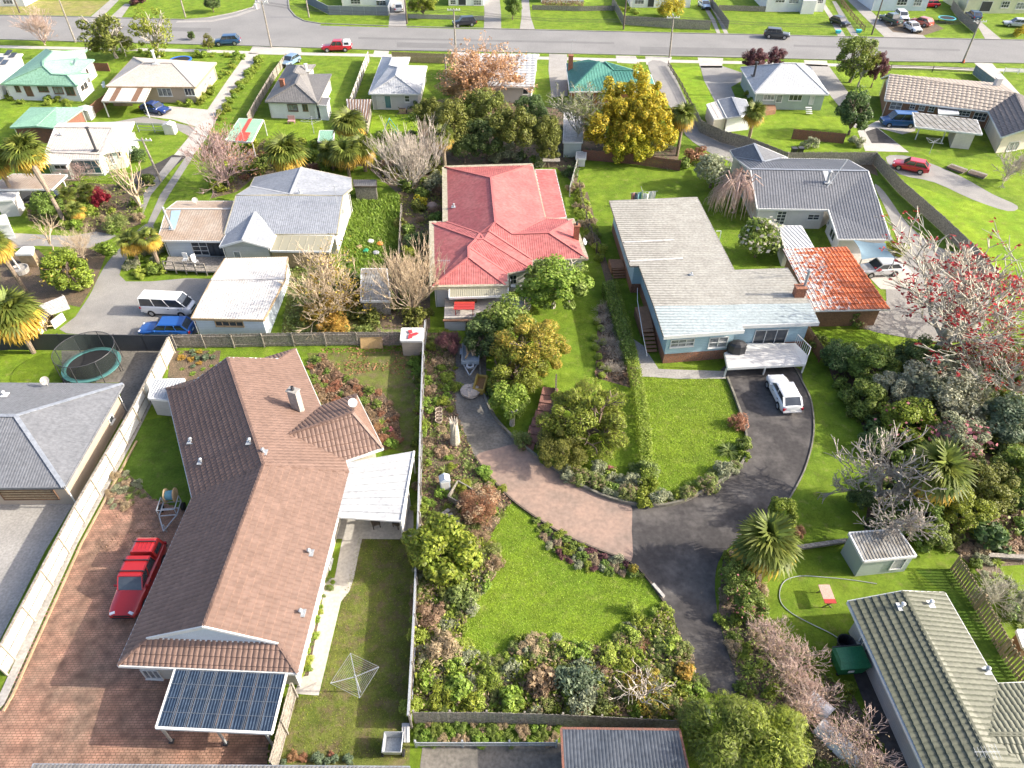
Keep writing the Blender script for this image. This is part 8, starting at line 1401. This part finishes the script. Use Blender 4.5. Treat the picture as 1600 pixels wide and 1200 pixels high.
scatter_shrubs(BED_W, K, 260, 'plants of the large lower bed', .3,.85,31,.5, near=[(660,900, 'below the round pale tree'),(740,910, 'at the little lawn bay'),(655,980, 'against the long fence'),(700,980, 'left of the big lawn'),(740,1035, 'at the lawn corner'),(660,1060, 'near the foot of the long fence'),(700,1050, 'around the bright lime shrub'),(700,1095, 'above the left end of the paling fence'),(770,1060, 'between the lime shrub and hydrangea'),(780,1100, 'above the paling fence beside the deep green shrub'),(828,1020, 'where the bed bulges into the lawn'),(850,1070, 'around the dry hydrangea'),(900,1040, 'along the lawn above the grey-green shrub'),(900,1100, 'between grey-green shrub and paling fence'),(960,1040, 'right of the grey-green shrub'),(960,1100, 'above the iron shed roof'),(1000,990, 'at the lawn by the rust grass clump'),(1050,1000, 'along the dark drive'),(1050,1060, 'at the end of the dark drive'),(1030,1105, 'under the bare yellow-leaved shrub'),(1030,955, 'at the point by the white sleeper')])
scatter_shrubs(BED_D, [('drive_bed_plant', 'green plant in the narrow bed along the red-brown drive', 'mid', 'bush_a', .6, None),('drive_bed_plant', 'straw plant in the narrow bed along the red-brown drive', 'straw', 'bush_c', .6, None),('drive_bed_plant', 'grey plant in the narrow bed along the red-brown drive', 'sage', 'bush_b', .6, None),('drive_bed_plant', 'purple plant in the narrow bed along the red-brown drive', 'purple', 'bush_b', .6, None),('drive_bed_plant', 'yellow-green plant in the narrow bed along the red-brown drive', 'yg', 'bush_b', .6, None)], 46, 'plants along the red-brown drive', .25,.5,33,.6, near=[(845,822, 'near the two lawn posts'),(880,848, 'in the upper half of the drive bed'),(920,870, 'in the middle of the drive bed'),(960,885, 'in the lower half of the drive bed'),(990,890, 'at the tip of the drive bed')])
# right side
tree('conifer', 'huge olive-yellow feathery conifer at the bottom', 1135,1145,76, 'yg', 'crown_fine', .8,2.2, limbs=False, fruit=('tinted_sprays', 'olive', 'crown_fine')); tree('conifer', 'second olive-yellow feathery conifer at the bottom, right of the huge one', 1205,1165,76, 'yg', 'crown_fine', .8,2.4, limbs=False, fruit=('tinted_sprays', 'yg', 'crown_fine')); tree('conifer', 'low dark conifer bush left of the huge one', 1090,1120,26, 'teal', 'crown_fine', .8,1.2, limbs=False)
for x, y, r, l in ((1235,1045,46, 'pinkish bare thicket tree above the pale tunnels'),(1258,1100,44, 'pinkish bare thicket tree beside the nearer pale tunnel'),(1345,1185,56, 'pinkish bare thicket tree at the bottom by the paved strip'),(1205,1005,34, 'pinkish bare thicket tree nearest the camellia hedge')): bare('bare_thicket', l, x, y, r, 'bare_dense', 'pink', .65,1.3, [('leaves', 'tips_few', 'tan')], 'pinkish bare thicket')
tree('camellia', 'camellia hedge bush with pink-red flowers by the drive', 1155,905,34, 'mid', 'crown_d', .7,1.1, fruit=('flowers', 'pink', 'flower_few'), limbs=False); tree('camellia', 'second camellia bush with more pink-red flowers', 1172,945,30, 'mid', 'crown_d', .7,1.0, fruit=('flowers', 'pink', 'flower_few'), limbs=False); tree('green_bush', 'green bush at the top of the drive bank', 1222,800,26, 'yg', 'crown_d', .9,1.3, limbs=False); shrub('shrub', 'rusty small shrub below the bush at the drive bank', 1248,832,13, 'rust', 'bush_c'); shrub('shrub', 'dry tan shrub behind the camellia hedge', 1185,925,18, 'tan', 'bush_c')
for x, y, r in ((1160,1020,18),(1150,995,14),(1172,1045,17),(1145,880,15),(1158,870,14)): shrub('strap_clump', 'lush green strappy clump along the drive bank', x, y, r, 'bright', 'strap', .8, group='strappy clumps along the drive bank')
scatter_shrubs(BED_E, [('bank_shrub', 'green shrub on the bank right of the drive', 'mid', 'bush_a', .7, None),('bank_shrub', 'straw coloured shrub on the bank right of the drive', 'straw', 'bush_c', .6, None),('bank_shrub', 'yellow-green shrub on the bank right of the drive', 'yg', 'bush_b', .7, None)], 50, 'shrubs on the drive bank', .3,.6,35,.65, near=[(1140,880, 'above the camellia hedge'),(1175,870, 'below the large bank palm'),(1150,940, 'between camellias and drive'),(1180,960, 'behind the second camellia'),(1150,1010, 'among the strappy clumps'),(1195,1010, 'at the top of the pink thicket'),(1170,1070, 'at the end of the drive'),(1250,1060, 'inside the pink thicket'),(1300,1120, 'around the pale tunnels'),(1230,1150, 'behind the second conifer'),(1350,1170, 'at the paved strip by the olive roof')])
bare('red_flowering_tree', 'huge bare tree with red flowers at the right edge', 1498,492,150, 'bare_dense', 'lichen', .48,4.2, [('blossom', 'tips_red_b', 'red')], rz=.4); bare('red_flowering_tree', 'second red flowering bare tree cut by the right edge', 1600,585,85, 'bare_dense', 'lichen', .55,3.4, [('blossom', 'tips_red_b', 'red')], rz=2.2)
bare('bare_tree', 'grey bare tree with a lichen trunk above the metal shed', 1388,745,66, 'bare_spread', 'grey', .9,2.6); bare('bare_tree', 'low bare branches spreading behind the metal shed', 1400,815,46, 'bare_spread', 'grey', .7,2.2)
for x, y, r, m, s, z, l, fr in ((1312,558,32, 'deep', 'crown_d', 1.4, 'dark glossy bush nearest the blue house deck', None),(1365,575,42, 'mid', 'crown_d', 1.6, 'broad dark bush right of the glossy one', None),(1350,620,36, 'mid', 'crown_d', 1.4, 'dark bush at the lawn edge below the broad one', None),(1440,560,40, 'deep', 'crown_b', 2, 'dark evergreen under the red flowering tree', None),(1478,612,66, 'grey', 'crown_b', 2.0, 'grey-green lichen covered shrub tree', ('pale_leaves', 'sage', 'crown_sparse')),(1398,608,34, 'grey', 'crown_b', 1.8, 'smaller grey-green lichen shrub', None),(1420,660,46, 'yg', 'crown_d', 1.6, 'olive leaved bush with pink flecks', ('flowers', 'pink', 'flower_few')),(1500,685,44, 'sage', 'crown_b', 1.6, 'pink blossomed pale shrub', ('blossom', 'pink', 'flower_dots')),(1515,720,26, 'fern', 'crown_open', 1.4, 'second pink blossomed shrub below the first', ('blossom', 'pink', 'flower_dots')),(1585,660,50, 'teal', 'crown_d', 2.2, 'dark glossy evergreen at the right edge', None),(1590,730,44, 'mid', 'crown_d', 1.8, 'near-black bush at the right edge', None),(1545,760,46, 'olive', 'crown_b', 1.5, 'olive brown shrub above the far bank', None),(1510,800,40, 'yg', 'crown_b', 1.4, 'yellow-green bush right of the palm', None),(1440,800,34, 'mid', 'crown_d', 1.2, 'dark green bush under the big palm', None),(1460,835,30, 'mid', 'crown_d', 1.0, 'green bush at the end of the metal shed', None),(1370,690,26, 'deep', 'crown_d', 1.0, 'dark bush at the edge of the right lawn', None),(1350,780,24, 'deep', 'crown_d', .9, 'dark low bush left of the bare trunk', None),(1580,560,44, 'mid', 'crown_b', 2, 'dark bush under the second red flowering tree', None)): tree('garden_bush', l, x, y, r, m, s, .75, z, fruit=fr, limbs=False)
bare('bare_bush', 'grey tangled bare bush beyond the paling fence', 1560,930,34, 'bare_twig', 'lichen', .7,.9); scatter_shrubs([(1505,870),(1560,880),(1620,950),(1620,1000),(1590,990),(1545,930)], [('bank_plant', 'strappy green plant behind the gapped fence', 'bright', 'strap_b', .8, None),('bank_plant', 'dark leafy plant behind the gapped fence', 'mid', 'bush_d', .8, None),('bank_plant', 'pale green plant behind the gapped fence', 'sage', 'bush_b', .8, None)], 26, 'plants behind the gapped fence', .35,.7,36,.7)
scatter_shrubs(BED_R, [('undergrowth_shrub', 'dark shrub in the right hand shrubbery', 'deep', 'bush_d', .8, None),('undergrowth_shrub', 'mid green shrub in the right hand shrubbery', 'mid', 'bush_a', .8, None),('undergrowth_shrub', 'olive shrub in the right hand shrubbery', 'olive', 'bush_b', .8, None)], 70, 'right hand shrubbery', .7,1.4,37,.75, near=[(1300,570, 'by the glossy bush at the deck'),(1340,640, 'at the edge of the curved lawn'),(1400,560, 'below the lime lawn'),(1400,640, 'under the olive pink-flecked bush'),(1480,560, 'under the red flowering tree'),(1560,580, 'under the second red flowering tree'),(1480,680, 'around the pink blossomed shrub'),(1580,680, 'at the right edge of the shrubbery'),(1370,720, 'left of the grey bare tree'),(1440,770, 'around the big palm'),(1380,800, 'above the metal shed'),(1520,770, 'right of the big palm'),(1590,780, 'above the far bank'),(1470,830, 'at the end of the metal shed')])
scatter_shrubs([(1480,800),(1620,790),(1620,860),(1500,862)], [('dry_shrub', 'dry rosy scrub on the far right bank', 'brown', 'bush_low', .5, None),('dry_shrub', 'tan scrub on the far right bank', 'tan', 'bush_low', .5, None)], 34, 'scrub on the right bank', .4,.8,38,.6, near=[(1500,810, 'by the yellow-green bush'),(1540,810, 'at the upper middle of the far bank'),(1600,800, 'at the upper end of the far bank'),(1510,850, 'at the foot of the paling fence'),(1550,850, 'above the mossy timber edge'),(1600,850, 'above the end of the timber edge')])
# brown house garden
scatter_shrubs(BED_N, [('border_plant', 'dry brown shrub in the curved bed behind the brown house', 'brown', 'bush_c', .6, None),('border_plant', 'rusty shrub in the curved bed behind the brown house', 'rust', 'bush_c', .5, None),('border_plant', 'green shrub in the curved bed behind the brown house', 'mid', 'bush_a', .6, None)], 52, 'plants in the curved bed', .3,.6,41,.6, near=[(495,580, 'at the upper end of the curved bed'),(520,620, 'behind the chimney wing'),(575,610, 'at the wing corner'),(610,650, 'around the lime leafy plant'),(610,690, 'by the patio roof corner')]); shrub('red_plant', 'red flowering plant in the curved bed', 610,672,6, 'pink', 'bush_d'); shrub('bright_plant', 'bright lime leafy plant in the curved bed', 594,658,12, 'lime', 'strap_b', .7); shrub('bright_plant', 'bright green plant at the tip of the curved bed', 612,692,12, 'bright', 'bush_a', .6)
scatter_shrubs([(272,550),(340,550),(335,578),(290,592)], [('vegetable', 'leafy green vegetable in the plot at the fence corner', 'bright', 'strap_b', .6, None),('vegetable', 'blue-green cabbage in the plot at the fence corner', 'teal', 'bush_d', .6, None),('vegetable', 'orange-red plant in the plot at the fence corner', 'amber', 'bush_c', .5, None)], 16, 'vegetable plot plants', .25,.5,42,.8)
scatter_shrubs([(170,740),(198,738),(232,776),(195,795),(168,795)], [('corner_plant', 'pale flowering weed in the corner bed by the white fence', 'sage', 'bush_b', .6,('flowers', 'flower_few', 'white')),('corner_plant', 'dry weed in the corner bed by the white fence', 'tan', 'bush_c', .5, None),('corner_plant', 'green weed in the corner bed by the white fence', 'fern', 'strap', .6, None)], 26, 'corner bed by the white fence', .25,.5,43,.7)
scatter_shrubs(BED_H, [('path_plant', 'small green plant between path and brown house', 'bright', 'bush_d', .7, None),('path_plant', 'white flowering plant between path and brown house', 'mid', 'bush_b', .7,('flowers', 'flower_few', 'white')),('path_plant', 'yellowish plant between path and brown house', 'lime', 'bush_c', .7, None)], 22, 'plants between path and house', .18,.34,44,.8)
scatter_shrubs([(650,555),(664,555),(657,700),(645,700)], [('fence_shrub', 'dark shrub along the long fence behind the brown house', 'mid', 'bush_d', .8, None),('fence_shrub', 'fresh green shrub along the long fence behind the brown house', 'bright', 'bush_a', .8, None)], 12, 'shrubs along the long fence', .3,.55,45,.9); scatter_shrubs([(650,1128),(870,1132),(870,1160),(650,1160)], [('fence_weed', 'scrambling weed', 'mid', 'bush_c', .6, None),('fence_weed', 'dry weed', 'tan', 'bush_c', .6, None),('fence_weed', 'bright green weed', 'bright', 'bush_a', .6, None)], 40, 'weeds below the bottom fence', .25,.55,46,.6, near=[(660,1140, 'at the long fence end below the bottom fence'),(700,1145, 'one panel along below the bottom fence'),(745,1145, 'two panels along below the bottom fence'),(790,1145, 'three panels along below the bottom fence'),(835,1145, 'four panels along below the bottom fence'),(868,1148, 'beside the iron shed roof')]); scatter_shrubs([(430,1178),(530,1178),(560,1192),(430,1192)], [('edge_plant', 'pale green leafy plant at the bottom lawn edge', 'teal', 'bush_d', .6, None),('edge_plant', 'dry plant at the bottom lawn edge', 'rust', 'bush_c', .6, None)], 10, 'plants at the bottom lawn edge', .2,.4,47)
# gardens along the houses of the street row
for pts, n, sd, wh in (([(2,144),(115,160),(110,170),(40,165),(0,156)], 16,51, 'in front of the mint green house'),([(180,70),(262,86),(250,92),(172,84)], 14,52, 'behind the cream hipped house'),([(300,82),(388,88),(350,125),(338,118),(372,92),(300,90)], 22,53, 'in the front hedge of the cream hipped house'),([(404,92),(410,96),(372,150),(345,190),(335,190),(362,150)], 26,54, 'along the shared drive'),([(300,158),(338,138),(344,146),(312,166),(285,168),(262,166)], 10,55, 'beside the cream hipped house wall'),([(1176,145),(1184,172),(1170,172),(1160,150)], 8,56, 'beside the pale green house'),([(960,12),(985,22),(1010,24),(985,14)], 7,57, 'behind the street paling fence')):
 scatter_shrubs(pts, [('garden_shrub', 'green shrub ' + wh, 'bright', 'bush_d', .8, None),('garden_shrub', 'yellow-green shrub ' + wh, 'yg', 'bush_a', .8, None),('garden_shrub', 'bright lime shrub ' + wh, 'lime', 'bush_c', .7, None)], n, 'shrubs ' + wh, .4,.9, sd, .8)
# loose litter and low growth
for q, m, n, sd, h in ((BED_W, 'straw', 6500,61,.2),(BED_W, 'yg', 5200,62,.26),(BED_L, 'fern', 3200,63,.1),(BED_L, 'brown', 2200,64,.06),(BED_E, 'mid', 2600,65,.18),(BED_N, 'brown', 2200,66,.1),(BED_I, 'fern', 2600,67,.15),(BED_M, 'olive', 2600,68,.3),(BED_T, 'deep', 2400,69,.4),(BED_R, 'mid', 4200,70,.45),(BED_A, 'fern', 1500,71,.3),(BED_Q, 'olive', 1500,72,.3),(BED_S, 'brown', 700,73,.06),(BED_U, 'fern', 2400,74,.25)): ground_cover('ground_cover', q, m, n, .11 if sd < 68 else .16,.06 if sd < 68 else .09, h, sd)
ground_cover('fallen_leaves', [(500,545),(655,540),(655,600),(600,580),(520,590)], 'rust', 700,.09,.06,.01,81); ground_cover('fallen_leaves', [(190,780),(260,780),(255,850),(140,870)], 'brown', 350,.08,.05,.01,82)
def tufts(name, px, n, m, seed, a=.16, h=.05):
 """blades standing out of a lawn"""
 P = G2(px); PP = [(p.x, p.y) for p in P]; rng = np.random.default_rng(seed); xs = [p[0] for p in PP]; ys = [p[1] for p in PP]; C = []
 while len(C) < n:
  x, y = rng.uniform(min(xs), max(xs)), rng.uniform(min(ys), max(ys))
  if in_poly(x, y, PP): C.append((x, y, .02))
 C = np.array(C); k = len(C); az = rng.uniform(0,6.283, k); w_ = a * .35 * rng.uniform(.5,1.3, k); H_ = h * rng.uniform(.5,1.5, k); dx = np.stack([np.cos(az), np.sin(az), az * 0], 1) * w_[:, None]; tip = C + np.stack([rng.normal(size=k) * h * .7, rng.normal(size=k) * h * .7, H_], 1)
 V = np.stack([C - dx, C + dx, tip], 1).reshape(-1,3); o = put(name, mesh_np(name, V, np.arange(3 * k).reshape(k, 3)), LF[m]); o['kind'] = 'stuff'
tufts('grass', LAWN_C, 26000, 'lime', 91,.09,.03); tufts('grass', LAWN_R, 24000, 'lime', 92,.1,.05); tufts('grass', [(545,305),(625,305),(622,390),(590,440),(545,430),(538,380)], 9000, 'bright', 93,.3,.3); tufts('grass', [(560,840),(640,845),(636,1190),(430,1190),(455,1090),(500,1085),(535,940)], 9000, 'yg', 94,.1,.03)

def order_labels():
 """alike plants of one group are told apart by their order from the street"""
 by = {}; words = 'first second third fourth fifth sixth seventh eighth ninth tenth eleventh twelfth'.split()
 for o in bpy.data.objects:
  if o.parent is None and o.get('group') and o.get('label'): by.setdefault((o['group'], o['label']), []).append(o)
 for (g, lb), L in by.items():
  if 1 < len(L) <= 12 and len(lb.split()) <= 12:
   for k, o in enumerate(sorted(L, key=lambda o: -o.location.y)): o['label'] = lb + ', ' + words[k] + ' from the street'
order_labels()
